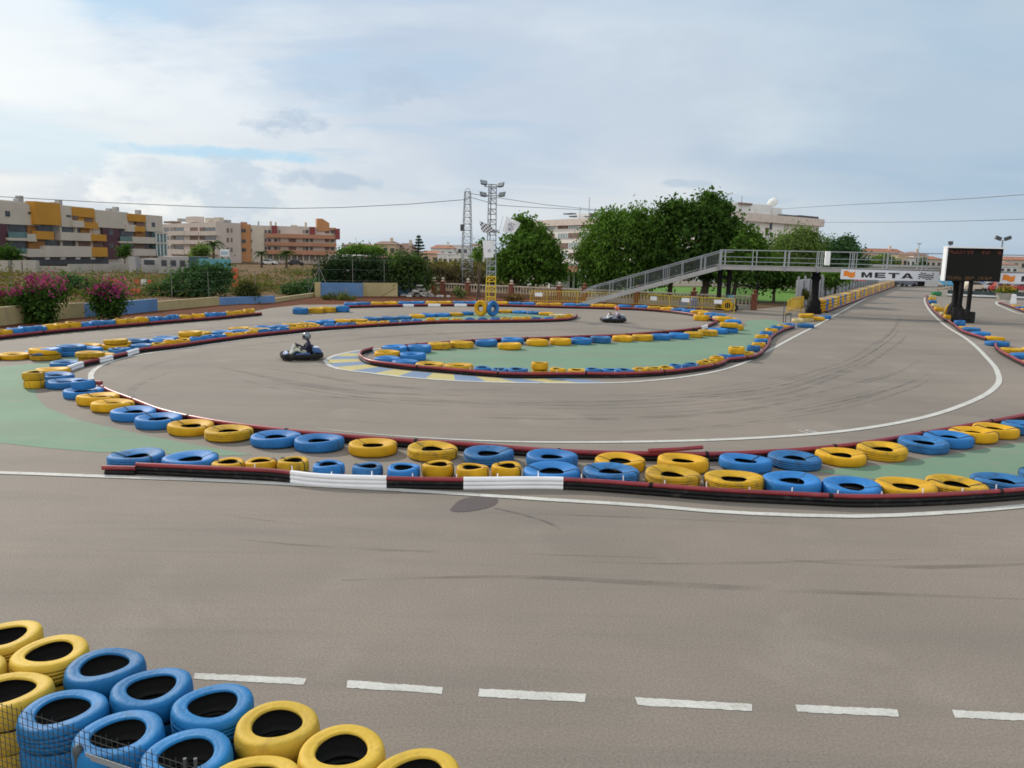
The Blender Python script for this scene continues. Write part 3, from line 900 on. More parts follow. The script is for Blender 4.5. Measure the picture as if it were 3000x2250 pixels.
def tyre_row(key, where, data, rails=(), zs={'car': 1.2, 'truck': 1.0}, cords=False, relax=14, ref=None, grp=None):
    """data rows: (px, py of the hole centre, colour letter, size letter[, level[, wear]])"""
    T = []
    for d in data:
        x, y, c_, s_ = d[:4]
        lvl = d[4] if len(d) > 4 else 0
        wear = d[5] if len(d) > 5 else (1 if rnd.random() < .42 else 0)
        size = {'c': 'car', 't': 'truck'}[s_[0]]
        k = float(s_[1:]) if len(s_) > 1 else 1.0
        h = (CAR if size == 'car' else TRK)[2] * zs[size]
        ro = (CAR if size == 'car' else TRK)[0] * k
        p = G(x, y, h * (lvl + 1)); p.z = 0
        T.append(dict(p=p, c={'y': 'yellow', 'b': 'blue', 'p': 'cream'}[c_], size=size, k=k, h=h, r=ro, lvl=lvl, wear=wear, px=x))
    for it in range(relax):
        for i in range(len(T)):
            for j in range(i + 1, len(T)):
                a, b = T[i], T[j]
                if a['lvl'] != b['lvl']: continue
                d = b['p'] - a['p']; m_ = (a['r'] + b['r']) * .985
                if 1e-6 < d.length < m_:
                    s_ = (m_ - d.length) * .5
                    a['p'] -= d.normalized() * s_; b['p'] += d.normalized() * s_
        for t in T:
            if t['lvl']: continue
            for rk in rails:
                l_, q, tn = seg_dist(t['p'], RAILS[rk])
                if l_ > 1.6: continue
                nrm = Vector((-tn.y, tn.x, 0)).normalized()
                nrm *= SIDE[rk]
                sd = (t['p'] - q).dot(nrm); need = t['r'] + .075
                if sd < need and (l_ < need or abs(sd) > l_ * .8):
                    t['p'] += nrm * (need - sd) * (.8 if it < relax - 1 else 1)
    for t in T:
        if t['lvl']:
            n_ = min((u for u in T if not u['lvl']), key=lambda u: (u['p'] - t['p']).length)
            t['p'] = n_['p'] + Vector((rnd.uniform(-.05, .05), rnd.uniform(-.05, .05), 0)); t['base'] = n_['h']
    T.sort(key=lambda t: (t['lvl'], 0))
    # runs of one colour, from left to right
    order = sorted([t for t in T if not t['lvl']], key=lambda t: t['px'])
    runs = []
    for t in order:
        if runs and runs[-1][0]['c'] == t['c'] and runs[-1][0]['size'] == t['size']: runs[-1].append(t)
        else: runs.append([t])
    cnt = {}
    for run in runs:
        k_ = (run[0]['c'], run[0]['size']); cnt[k_] = cnt.get(k_, 0) + 1
        for i, t in enumerate(run):
            run_o = ORDN[min(cnt[k_] - 1, 19)]
            t['label'] = f"{runpos(i, len(run))} {t['size']} tyre, {run_o} {t['c']} run from left, {where}"
    ups = sorted([t for t in T if t['lvl']], key=lambda t: t['px'])
    for i, t in enumerate(ups):
        t['label'] = f"{runpos(i, len(ups))} {t['c']} {t['size']} tyre lying atop the row, {where}".replace('lone ', '')
    for t in T:
        me = TM[t['size'], t['c'], t['wear']]
        o = bpy.data.objects.new(t['size'] + '_tyre', me); C.objects.link(o)
        z = t.get('base', 0) * 1.03
        o.location = (t['p'].x, t['p'].y, z + .002)
        zz_ = t['h'] / (CAR if t['size'] == 'car' else TRK)[2]
        f_ = rnd.uniform(.96, 1.02); o.scale = (t['k'] * f_, t['k'] * f_ * rnd.uniform(.975, 1.02), zz_ * rnd.uniform(.9, 1.08))
        o.rotation_euler = (R(rnd.uniform(-1.6, 1.6)), R(rnd.uniform(-1.6, 1.6)), rnd.uniform(0, 6.28)) if not t['lvl'] else (R(rnd.uniform(-3, 3)), R(rnd.uniform(-3, 3)), rnd.uniform(0, 6.28))
        tag(o, t['label'], 'tyre', grp or 'tyres ' + where)
        if cords:
            for a_ in ((R(-20), R(158)) if rnd.random() < .75 else (R(20),)):
                c_ = bpy.data.objects.new('tie_cord', CORDM[t['size']]); C.objects.link(c_); c_.parent = o
                c_.rotation_euler = (0, 0, a_ - o.rotation_euler.z + rnd.uniform(-.3, .3))
        ALLT.append(t)
    return T


A = [(370, 1341, 'b', 't'), (553, 1338, 'b', 't'), (668, 1350, 'y', 'c'), (762, 1346, 'y', 'c'), (858, 1348, 'y', 'c'), (964, 1358, 'b', 'c'), (1077, 1361, 'b', 'c'), (1184, 1366, 'b', 'c'),
     (1283, 1358, 'y', 'c'), (1385, 1368, 'y', 'c'), (1484, 1363, 'y', 'c'), (1617, 1372, 'b', 't'), (1791, 1374, 'b', 't'), (1971, 1383, 'y', 't', 0, 1), (2152, 1393, 'y', 't', 0, 1), (2331, 1401, 'b', 't'), (2500, 1412, 'b', 't'),
     (2658, 1412, 'y', 't', 0, 0), (2800, 1408, 'y', 't', 0, 1), (2930, 1402, 'b', 't'), (3080, 1380, 'b', 't')]
tyre_row('A', 'right behind the nearest white sleeved barrier', A, ['front'], cords=True)
B = [(2990, 1243, 'b', 't'), (2912, 1248, 'y', 't', 0, 0), (2842, 1262, 'y', 't', 0, 0), (2753, 1266, 'b', 't', 0, 0), (2660, 1276, 'b', 't', 0, 1), (2557, 1301, 'y', 't', 0, 1), (2438, 1314, 'y', 't', 0, 0), (2308, 1325, 'b', 't', 0, 1), (2159, 1327, 'b', 't', 0, 0),
     (1991, 1330, 'y', 't', 0, 0), (1813, 1330, 'y', 't', 0, 2), (1624, 1317, 'b', 't', 0, 0), (1440, 1312, 'b', 't', 0, 1), (1271, 1302, 'y', 't', 0, 1), (1107, 1287, 'y', 't', 0, 0), (949, 1277, 'b', 't', 0, 0), (818, 1268, 'b', 't', 0, 0), (687, 1250, 'y', 't', 0, 1),
     (559, 1238, 'y', 't', 0, 0), (465, 1220, 'b', 't', 0, 0), (398, 1198, 'b', 't', 0, 0), (330, 1176, 'y', 't', 0, 0), (288, 1158, 'y', 't', 0, 0), (255, 1138, 'b', 't', 0, 0), (181, 1112, 'b', 't', 0, 0), (163, 1095, 'b', 't', 0, 0), (231, 1112, 'b', 'c', 1, 0),
     (110, 1112, 'y', 'c', 0, 1), (110, 1101, 'y', 'c', 1, 1), (155, 1079, 'y', 't', 0, 0)]
tyre_row('B', 'in the middle curved row', B, ['middle', 'back'], cords=True, relax=14)
Cr = [(206, 1060, 'b', 't.9'), (262, 1046, 'y', 't.7'), (316, 1036, 'y', 't.9'), (316, 1028, 'y', 't.9', 1), (355, 1023, 'b', 'c'), (385, 1018, 'b', 'c'), (422, 1009, 'b', 't.8')] + \
     [(463, 1003, 'y', 'c'), (499, 998, 'y', 'c'), (536, 993, 'y', 'c'), (575, 988, 'b', 'c'), (610, 983, 'b', 'c'), (644, 980, 'b', 'c'), (680, 977, 'y', 'c'), (717, 973, 'y', 'c'), (753, 970, 'y', 'c'), (790, 967, 'b', 'c'), (820, 964, 'b', 'c'), (852, 962, 'b', 'c'), (886, 960, 'y', 'c'), (914, 957, 'y', 'c'), (944, 954, 'y', 'c'), (984, 951, 'b', 'c'), (1020, 949, 'b', 'c'), (1051, 948, 'b', 'c'), (1081, 946, 'y', 'c'), (1112, 944, 'y', 'c'), (1144, 942, 'y', 'c'),
      (1177, 941, 'b', 'c'), (1212, 939, 'b', 'c'), (1247, 938, 'b', 'c'), (1281, 936, 'y', 'c'), (1314, 935, 'y', 'c'), (1347, 934, 'y', 'c'), (1383, 933, 'b', 'c'), (1417, 932, 'b', 'c'), (1451, 931, 'b', 'c'), (1484, 931, 'y', 'c'), (1518, 931, 'y', 'c'), (1548, 931, 'y', 'c'), (1582, 931, 'b', 'c'), (1613, 929, 'b', 'c'), (1645, 927, 'y', 'c'), (1666, 921, 'y', 'c')]
tyre_row('C', 'on the near edge of the floodlight island', Cr, ['back'], zs={'car': 1.45, 'truck': .86}, relax=10)
Fr = [(13, 1038, 'y', 't'), (52, 1036, 'y', 't'), (97, 1034, 'y', 't'), (97, 1026, 'y', 't', 1), (144, 1030, 'b', 't'), (185, 1024, 'b', 't'), (185, 1017, 'b', 't', 1), (232, 1019, 'b', 't'), (232, 1010, 'b', 't', 1), (274, 1011, 'y', 't'), (322, 1007, 'y', 't'), (322, 1000, 'y', 't.9', 1), (368, 1000, 'y', 't'), (412, 995, 'b', 't'), (453, 992, 'b', 't'), (500, 987, 'b', 't'), (539, 983, 'y', 't'), (539, 975, 'y', 't', 1), (577, 977, 'y', 't'), (612, 972, 'y', 't'), (646, 969, 'b', 't'), (681, 966, 'b', 't'), (716, 962, 'y', 't'), (748, 960, 'y', 't'), (782, 957, 'b', 't'), (817, 953, 'b', 't'), (855, 949, 'y', 't'), (890, 946, 'y', 't'), (922, 941, 'b', 't'), (958, 938, 'b', 't'), (1003, 936, 'y', 't'), (1042, 935, 'y', 't'), (1089, 930, 'b', 't'), (1138, 928, 'b', 't'), (1183, 926, 'b', 't'), (1222, 922, 'y', 't'), (1259, 919, 'b', 't'), (1297, 918, 'b', 't'), (1330, 917, 'y', 't'), (1366, 914, 'b', 't'), (1482, 908, 'y', 't'), (1522, 910, 'b', 't'), (1563, 912, 'b', 't'), (1600, 915, 'y', 't'), (1632, 920, 'p', 't')]
tyre_row('F', 'on the far edge of the floodlight island', Fr, [], zs={'car': 1.5, 'truck': .86}, relax=6)
Gr = [(-60, 981, 'b', 'c1.2'), (-26, 978, 'b', 'c1.2'), (8, 974, 'y', 'c1.2'), (40, 971, 'y', 'c1.2'), (73, 968, 'y', 'c1.2'), (105, 965, 'b', 'c1.2'), (140, 962, 'b', 'c1.2'), (173, 959, 'b', 'c1.2'), (206, 956, 'y', 'c1.2'), (235, 953, 'y', 'c1.2'), (263, 950, 'y', 'c1.2'), (297, 947, 'b', 'c1.2'), (328, 944, 'b', 'c1.2'), (357, 942, 'b', 'c1.2'), (386, 939, 'y', 'c1.2'), (415, 936, 'y', 'c1.2'), (443, 934, 'y', 'c1.2'), (473, 931, 'b', 'c1.2'), (502, 929, 'b', 'c1.2'), (533, 926, 'b', 'c1.2'), (565, 923, 'y', 'c1.2'), (597, 920, 'y', 'c1.2'), (632, 917, 'b', 'c1.2'), (663, 915, 'b', 'c1.2'), (700, 912, 'y', 'c1.2'), (733, 910, 'y', 'c1.2'), (762, 908, 'y', 'c1.2')]
tyre_row('G', 'along the left edge below the pink bushes', Gr, ['left'], zs={'car': 2.0, 'truck': 1}, relax=8)
Hr = [(880, 903, 'b', 't'), (925, 901, 'y', 't'), (963, 899, 'y', 't'), (1000, 898, 'b', 't')]
tyre_row('H', 'open left end of the far barrier', Hr, [], zs={'car': 1.5, 'truck': 1.6}, relax=4)
Dr = [(1135, 1030, 'y', 't', 0, 0), (1210, 1033, 'b', 't', 0, 0), (1160, 1013, 'b', 't', 0, 0), (1225, 1012, 'b', 't'), (1288, 1003, 'y', 't', 0, 1), (1353, 1000, 'y', 't', 0, 1), (1425, 995, 'b', 't', 0, 0), (1502, 989, 'b', 't', 0, 0), (1493, 1004, 'y', 't', 0, 0), (1575, 994, 'y', 't', 0, 0), (1642, 992, 'y', 't', 0, 0), (1702, 990, 'b', 't'), (1760, 987, 'b', 't'), (1824, 983, 'y', 't'), (1883, 981, 'y', 't'), (1935, 979, 'b', 't'), (1989, 976, 'b', 't'), (2032, 972, 'y', 't'), (2074, 968, 'y', 't'), (2107, 962, 'b', 't'), (2132, 960, 'b', 't'), (2152, 952, 'y', 't'), (2150, 946, 'y', 't', 1)]
tyre_row('D', 'upper edge of the big green island', Dr, ['hairpin', 'island'], zs={'car': 1.5, 'truck': 1.25}, relax=10, cords=False)
Er = [(1135, 1047, 'b', 't', 0, 0), (1176, 1058, 'b', 't', 0, 0), (1258, 1064, 'y', 't', 0, 1), (1342, 1066, 'y', 't', 0, 0), (1408, 1077, 'b', 'c'), (1457, 1082, 'b', 'c', 0, 1), (1520, 1085, 'b', 'c1.2', 0, 1), (1584, 1083, 'y', 'c'), (1584, 1073, 'y', 'c', 1), (1641, 1084, 'y', 'c'), (1694, 1083, 'y', 'c'), (1747, 1084, 'b', 'c'), (1794, 1083, 'b', 'c'), (1843, 1083, 'b', 'c'), (1886, 1081, 'y', 'c'), (1926, 1080, 'y', 'c'), (1962, 1074, 'y', 'c'), (2007, 1073, 'b', 'c'), (2045, 1067, 'b', 'c'), (2074, 1060, 'y', 'c'), (2101, 1055, 'y', 'c'), (2114, 1046, 'y', 'c'), (2145, 1043, 'b', 'c'), (2178, 1039, 'b', 'c'), (2202, 1032, 'y', 'c'), (2198, 1023, 'y', 'c1.1', 1), (2208, 1013, 'b', 'c'), (2224, 1003, 'y', 'c1.1'), (2236, 993, 'b', 'c1.1'), (2235, 982, 'y', 'c1.2'), (2258, 972, 'b', 'c1.2'), (2266, 964, 'y', 'c1.2'), (2276, 955, 'b', 'c1.3'), (2303, 952, 'y', 'c1.2'), (2334, 950, 'b', 'c1.2'), (2360, 949, 'b', 't')]
tyre_row('E', 'near edge of the big green island', Er, ['island'], zs={'car': 1.3, 'truck': 1.0}, relax=10)
Kr = [(2057, 912, 'y', 't'), (2078, 918, 'b', 't.9'), (2102, 920, 'b', 't'), (2100, 929, 'p', 't.9'), (2126, 931, 'y', 't'), (2148, 938, 'b', 't')]
tyre_row('K', 'outside the hairpin corner by the yellow gates', Kr, ['outer'], zs={'car': 1.5, 'truck': 1.2}, relax=8)
Mr = [(2338, 934, 'p', 't.8'), (2362, 930, 'p', 't'), (2394, 928, 'y', 't'), (2394, 921, 'y', 't', 1), (2418, 924, 'b', 't.8')]
tyre_row('M', 'at the foot of the black bridge pillar', Mr, [], zs={'car': 1.5, 'truck': 1.1}, relax=4)
Nr = [(2922, 1000, 'b', 't1.1', 0, 0), (2880, 984, 'y', 't'), (2856, 973, 'b', 't', 0, 0), (2846, 960, 'b', 't'), (2815, 955, 'y', 't.8'), (2783, 938, 'b', 'c1.2'), (2765, 921, 'y', 'c1.3'), (2751, 914, 'p', 'c1.2'), (2741, 900, 'y', 'c1.3'), (2735, 890, 'p', 'c1.3'), (2733, 880, 'b', 'c1.3'), (2731, 872, 'y', 'c1.3'), (2733, 866, 'p', 'c1.3')]
tyre_row('N', 'along the right edge of the straight', Nr, ['right'], zs={'car': 1.7, 'truck': 1.0}, relax=6)
Or = [(2950, 1018, 'y', 't'), (2985, 1035, 'b', 't'), (3000, 1020, 'y', 't'), (3020, 1055, 'y', 't')]
tyre_row('O', 'behind the corner barrier at the right', Or, ['corner'], relax=6)
Pr = [(2955, 893, 'y', 'c1.4'), (2978, 897, 'b', 'c1.4'), (2990, 903, 'y', 'c1.4')]
tyre_row('P', 'behind the short far barrier right of screen', Pr, ['distant'], relax=4)

# tyres behind the far barrier: placed along it in pairs of one colour
ln = RAILS['outer']; acc = 0; k_ = 0; nxt = .5; pts_ = []
seqc = ['b', 'y', 'b', 'y', 'b', 'y', 'b', 'y', 'b', 'y', 'b', 'y', 'b', 'y', 'b', 'y', 'b', 'y', 'b', 'y']
for i in range(1, len(ln)):
    d = ln[i] - ln[i - 1]; acc += d.length
    while acc >= nxt:
        q = Vector((-d.y, d.x, 0)).normalized()
        if q.y < 0: q = -q
        pts_.append(ln[i] + q * .64); nxt += 1.075
runs_n = {}
for i, p in enumerate(pts_):
    c_ = ('blue', 'yellow')[(i // 2) % 2]
    o = bpy.data.objects.new('truck_tyre', TM['truck', c_, rnd.choice((0, 0, 1))]); C.objects.link(o)
    o.location = (p.x, p.y, 0); o.scale = (1, 1, 1.6); o.rotation_euler = (0, 0, rnd.uniform(0, 6))
    n_ = i // 4
    tag(o, f"{('left', 'right')[i % 2]} truck tyre of the {ORDN[n_]} {c_} pair from the left behind the far barrier", 'tyre', 'tyres behind the far barrier')

# standing tyres
def stand(px, py, col_, yaw, label, lean=0.0):
    o = bpy.data.objects.new('truck_tyre', TM['truck', col_, 0]); C.objects.link(o)
    p = G(px, py)
    M_ = Matrix.Rotation(yaw, 4, 'Z') @ Matrix.Rotation(R(90) + lean, 4, 'X') @ Matrix.Translation((0, 0, -.13))
    o.matrix_world = Matrix.Translation((p.x, p.y, .53)) @ M_
    tag(o, label, 'tyre', 'tyres standing on edge')


stand(1408, 926, 'yellow', R(-38), 'yellow truck tyre standing on edge against the floodlight mast')
stand(1444, 927, 'blue', R(52), 'blue truck tyre standing on edge against the floodlight mast')
o_ = stand(2782, 931, 'yellow', R(20), 'yellow truck tyre standing on edge by the black screen posts')

# the long striped wall along the straight: far more stacked tyres than one could list
mbw = {'y': [], 'b': []}
d_ = (tm[1] - tm[0]); ln_ = d_.length; u_ = d_.normalized(); q_ = Vector((-u_.y, u_.x, 0))
src = TM['truck', 'yellow', 0]
sv = np.empty(len(src.vertices) * 3, 'f'); src.vertices.foreach_get('co', sv); sv = sv.reshape(-1, 3)
low_ring = []
mbw = MB()
n = int(ln_ / 1.09)
for i in range(n):
    p = tm[0] + u_ * (i * 1.09 + .3) + q_ * .72
    mbw.mi = [0, 0, 1, 0, 0, 1, 0, 2][i % 8] if i else 0
    for l_ in range(4):
        ro, ri, h = .535, .29, .25; z = l_ * .252
        mbw.lathe([(ri, z + h * .9), (ri + .08, z + h), (ro - .06, z + h * .95), (ro, z + h * .7), (ro, z + h * .3), (ro - .06, z + h * .05), (ri + .08, z), (ri, z + h * .1)], (p.x + rnd.uniform(-.03, .03), p.y + rnd.uniform(-.03, .03), 0), 20, closed=True)
w_ = mbw.build('tyre_wall', [YEL, BLU, PALE], smooth=True)
tag(w_, 'long wall of stacked tyres striped yellow and blue along the left side of the straight', 'tyre wall', kind='stuff')

# ------------------------------------------------------------------ nearest stacks at the bottom left
ST = [(0, 1869, 'y', 'back'), (137, 1915, 'y', 'back'), (299, 1961, 'b', 'back'), (442, 2021, 'b', 'back'), (603, 2072, 'b', 'back'), (804, 2128, 'y', 'back'), (981, 2199, 'y', 'back'), (1196, 2262, 'y', 'back'),
      (-92, 1952, 'y', 'front'), (61, 2020, 'y', 'front'), (202, 2062, 'b', 'front'), (366, 2139, 'b', 'front'), (545, 2191, 'b', 'front'), (749, 2262, 'y', 'front')]
S = []
for x, y, c_, rw in ST:
    p = G(x, y, .8); S.append(dict(p=Vector((p.x, p.y, 0)), c={'y': 'yellow', 'b': 'blue'}[c_], row=rw, px=x))
for it in range(30):
    for i in range(len(S)):
        for j in range(i + 1, len(S)):
            d = S[j]['p'] - S[i]['p']
            if d.length < .605:
                s_ = (.605 - d.length) / 2; S[i]['p'] -= d.normalized() * s_; S[j]['p'] += d.normalized() * s_
for rw in ('back', 'front'):
    row = [s_ for s_ in S if s_['row'] == rw]
    cn = {'yellow': 0, 'blue': 0}
    cols = [s_['c'] for s_ in row]
    idx = 0
    while idx < len(row):
        j = idx
        while j < len(row) and cols[j] == cols[idx]: j += 1
        cn[cols[idx]] += 1
        for q in range(idx, j):
            far = 'far' if rw == 'back' else 'mesh fence side'
            grpn = cols[q]
            if grpn == 'yellow': grpn = ('left ' if cn['yellow'] == 1 else 'right ') + 'yellow'
            row[q]['lab'] = f"{runpos(q - idx, j - idx)} {grpn} stack, {far} row"
        idx = j
for s_ in S:
    for l_ in range(4):
        o = bpy.data.objects.new('car_tyre', TM['stack', s_['c'], 2 if l_ < 3 else (1 if rnd.random() < .25 else 0)]); C.objects.link(o)
        o.location = (s_['p'].x + rnd.uniform(-.008, .008) * (l_ < 3), s_['p'].y + rnd.uniform(-.008, .008) * (l_ < 3), .002 + l_ * .202)
        o.rotation_euler = (R(rnd.uniform(-.4, .4)) if l_ == 3 else 0, R(rnd.uniform(-.4, .4)) if l_ == 3 else 0, rnd.uniform(0, 6.28))
        lv = ('bottom', 'second lowest', 'third lowest', 'top')[l_]
        tag(o, f"{lv} tyre, {s_['lab']}, bottom left", 'tyre', 'stacked tyres beside the mesh fence')
# ------------------------------------------------------------------ materials for built things
GALV = mat('galvanised_steel', (.29, .31, .33), .5, .35, var=.12, scale=2, dirt=.2, dirtcol=(.2, .19, .18))
DARKST = mat('dark_steel', (.07, .075, .08), .5, .3, var=.15)
BLACKP = mat('black_paint', (.007, .007, .008), .7, var=.2, spec=.15)
YGATE = mat('yellow_enamel', (.55, .36, .03), .45, var=.1, dirt=.2, dirtcol=(.3, .2, .06))
YTOW = mat('yellow_mast_paint', (.62, .42, .02), .5, var=.08)
BTOW = mat('blue_mast_paint', (.12, .19, .36), .5, var=.1)
BRICKP = mat('brick_pillar', (.20, .072, .042), .85, var=.3, scale=6, bump=.3)
BALU = mat('cast_stone', (.42, .36, .29), .8, var=.15, scale=3, dirt=.3)
DECK = mat('deck_panel', (.36, .355, .35), .6, .1, var=.1, scale=.8, dirt=.35, dirtcol=(.2, .19, .18))
GLASSL = mat('lamp_glass', (.25, .27, .28), .15, .2, var=.1)
BANW = mat('banner_white', (.66, .68, .74), .5, var=.04)
BANK = mat('banner_black', (.015, .015, .018), .5, var=.05)
BANO = mat('banner_orange', (.72, .22, .02), .5, var=.05)
FLW = mat('flag_white', (.70, .70, .72), .8, var=.05)
FLK = mat('flag_black', (.03, .03, .045), .8, var=.05)
FLG = mat('flag_grey', (.28, .26, .32), .8, var=.3, scale=8)
CONC = mat('concrete', (.36, .34, .31), .85, var=.15, scale=1, dirt=.3, bump=.2)
SKIN = mat('skin', (.42, .22, .15), .55, var=.08, scale=8)


def text_mesh(mb, body, width, height, fn, bold=.03):
    """letters laid out in a unit plane, mapped by fn(u, v) to the world"""
    cu = bpy.data.curves.new('t', 'FONT'); cu.body = body; cu.offset = bold; cu.space_character = 1.15; cu.resolution_u = 3
    o = bpy.data.objects.new('t', cu); C.objects.link(o)
    dg = bpy.context.evaluated_depsgraph_get(); dg.update()
    me = bpy.data.meshes.new_from_object(o.evaluated_get(dg))
    xs = [v.co.x for v in me.vertices]; ys = [v.co.y for v in me.vertices]
    x0, x1, y0, y1 = min(xs), max(xs), min(ys), max(ys)
    mb.add([fn((v.co.x - x0) / (x1 - x0) * width, (v.co.y - y0) / (y1 - y0) * height) for v in me.vertices], [tuple(p.vertices) for p in me.polygons])
    bpy.data.objects.remove(o); bpy.data.curves.remove(cu); bpy.data.meshes.remove(me)


# lap mark painted on the track
mb = MB()
p0, p1 = G(2370, 1271), G(2402, 1268)
u_ = (p1 - p0).normalized(); w_ = Vector((-u_.y, u_.x, 0))
text_mesh(mb, '10', (p1 - p0).length, .38, lambda a, b: Vector((p0.x, p0.y, .006)) + u_ * a + w_ * b, .0)
struct('track_number', mb, WHITE)

# ------------------------------------------------------------------ lattice masts
def lattice(t, base, H, w0, w1, legs, leg_r, seg, mats_by_z, names=('mast_section',), lean=(0, 0)):
    ang = [2 * math.pi * i / legs + (R(90) if legs == 3 else R(45)) + .25 for i in range(legs)]
    base = Vector(base)

    def pt(i, z):
        f = z / H; rr = (w0 + (w1 - w0) * f) / (math.sqrt(3) if legs == 3 else math.sqrt(2))
        return base + Vector((rr * math.cos(ang[i]) + lean[0] * z, rr * math.sin(ang[i]) + lean[1] * z, z))
    for (z0, z1, m_, nm) in mats_by_z:
        mb = MB()
        for i in range(legs): mb.tube([pt(i, z0), pt(i, z1)], leg_r, 6)
        z = z0; k = 0
        while z < z1 - .05:
            zn = min(z + seg, z1)
            for i in range(legs):
                j = (i + 1) % legs
                mb.bar(pt(i, zn), pt(j, zn), leg_r * 1.3, leg_r * 1.3)
                if k % 2 == 0 or seg > .7: mb.bar(pt(i, z), pt(j, zn), leg_r * .8, leg_r * .8)
            z = zn; k += 1
        mb.build(nm, m_, t)
    return pt


mp = G(1435, 915); mp.z = 0
mast = thing('floodlight_mast', 'tall lattice mast with four floodlights, its foot painted yellow and blue', 'light mast', mp)
MH = 8.9
pt = lattice(mast, mp, MH, .70, .54, 3, .042, .36, [(0, .75, BTOW, 'mast_foot'), (.75, 2.55, YTOW, 'painted_section'), (2.55, MH, GALV, 'lattice_section')], lean=(.002, 0))
mb = MB(); mb.box((mp.x, mp.y, .15), (1.0, 1.0, .3)); mb.build('mast_plinth', CONC, mast, bevel=.02)
mb = MB()
for z_, w_ in ((MH - .15, .95), (MH - .75, .95)):
    mb.bar((mp.x - w_ * .55, mp.y - .1, z_), (mp.x + w_ * .6, mp.y - .1, z_), .06)
mb.build('cross_arm', GALV, mast)
for dx, dz, yw in ((-.55, .18, R(28)), (.62, .05, R(-38)), (-.58, -.62, R(32)), (.72, -.60, R(-30))):
    c = Vector((mp.x + dx, mp.y - .2, MH + dz - .05))
    rot = Matrix.Rotation(yw, 3, 'Z') @ Matrix.Rotation(R(-38), 3, 'X') @ Matrix.Rotation(R(9 if dx < 0 else -9), 3, 'Y')
    mb = MB()
    # housing: a shallow tapered tray
    vs = []
    for yy, sx, sz in ((.0, .26, .19), (.15, .17, .12)):
        for a, b in ((-1, -1), (1, -1), (1, 1), (-1, 1)): vs.append(rot @ Vector((a * sx, yy, b * sz)) + c)
    mb.add(vs, [(0, 1, 2, 3), (7, 6, 5, 4), (0, 4, 5, 1), (1, 5, 6, 2), (2, 6, 7, 3), (3, 7, 4, 0)])
    mb.bar(c + rot @ Vector((0, .1, 0)), Vector((mp.x + dx * .75, mp.y - .1, MH - .15 if dz > -.3 else MH - .75)), .06)
    fl = mb.build('floodlight', DARKST, mast)
    mb = MB()
    mb.add([rot @ Vector((a * .22, -.012, b * .155)) + c for a, b in ((-1, -1), (1, -1), (1, 1), (-1, 1))], [(0, 1, 2, 3)])
    mb.build('lens', GLASSL, fl)


def flag(name, label, quad, nu, nv, fcol, pole, mats_, ripple=.06):
    """cloth between four world corners (tl, tr, br, bl)"""
    t = thing(name, label, 'flag', Vector(quad[0]))
    mb = MB(); a, b, c_, d = [Vector(q) for q in quad]
    nrm = (b - a).cross(d - a).normalized()
    for i in range(nu):
        for j in range(nv):
            mb.mi = fcol(i, j)
            q = []
            for di, dj in ((0, 0), (1, 0), (1, 1), (0, 1)):
                u, v = (i + di) / nu, (j + dj) / nv
                p = a.lerp(b, u).lerp(d.lerp(c_, u), v) + nrm * ripple * math.sin(u * 7 + v * 2) * u
                q.append(p)
            mb.add(q, [(0, 1, 2, 3)])
    o = mb.build('cloth', mats_, t)
    so = o.modifiers.new('s', 'SOLIDIFY'); so.thickness = .006
    mb = MB(); mb.tube([Vector(p) for p in pole], .015, 6); mb.build('flag_pole', GALV, t)
    return t


D0 = mp.y - .15
fx = lambda x, y, dd=0.0: W(x, y, D0 + dd)
flag('checkered_flag', 'black and white checkered flag flying left from the floodlight mast', [fx(1404, 648, -.5), fx(1443, 664, -.45), fx(1440, 685, -.45), fx(1412, 680, -.55)], 7, 5, lambda i, j: (i + j) % 2, [fx(1404, 647, -.45), fx(1446, 666, -.4), fx(1450, 690, -.3)], [FLW, FLK])
flag('checkered_flag', 'small checkered flag strip hanging right of the floodlight mast', [fx(1440, 670, .05), fx(1462, 676), fx(1464, 683), fx(1438, 681, .05)], 5, 2, lambda i, j: (i + j) % 2, [fx(1436, 668), fx(1468, 684)], [FLW, FLK], .03)
def bl(i, j):
    # dark scribbled print in the middle of the white cloth
    u, v = (i + .5) / 24, (j + .5) / 16
    if .28 < u < .78 and .22 < v < .85 and ((i * 7 + j * 13 + (i * j) % 5) % 4 < 2 or (abs(u - .52) < .04)): return 1
    return 0


flag('printed_flag', 'big white flag with a dark print flying right of the floodlight mast', [fx(1484, 634, .2), fx(1524, 653, -.5), fx(1504, 683, -.4), fx(1471, 678, .1)], 24, 16, bl, [fx(1474, 634, .2), fx(1462, 680, .05)], [FLW, FLG], .10)
flag('drooping_flag', 'off-white flag drooping at mid height on the left of the floodlight mast', [fx(1413, 704, -.6), fx(1448, 705, -.55), fx(1445, 754, -.55), fx(1420, 756, -.6)], 10, 16, lambda i, j: 1 if 3 < i < 7 and 7 < j < 11 and (i + j) % 3 else 0, [fx(1409, 703, -.55), fx(1452, 704, -.5)], [FLW, FLG], .06)
mb = MB()

# utility pylon
pp = W(1367, 835, 96); pp.z = 0
pyl = thing('lattice_pylon', 'slim grey lattice pylon carrying the cables, left of the floodlight mast', 'pylon', pp)
PH = W(1371, 562, 96).z
lattice(pyl, pp, PH, 1.35, .62, 4, .05, .75, [(0, PH, GALV, 'lattice_body')])
mb = MB(); mb.box((pp.x - .55, pp.y - .2, PH * .63), (.5, .35, .75)); mb.build('junction_box', DARKST, pyl)
mb = MB(); mb.tube([(pp.x - .3, pp.y, PH), (pp.x - .2, pp.y, PH + .35), (pp.x + .2, pp.y, PH + .35), (pp.x + .3, pp.y, PH)], .035, 6); mb.build('top_bracket', GALV, pyl)
CABLE = mat('cable_black', (.10, .11, .12), .6)


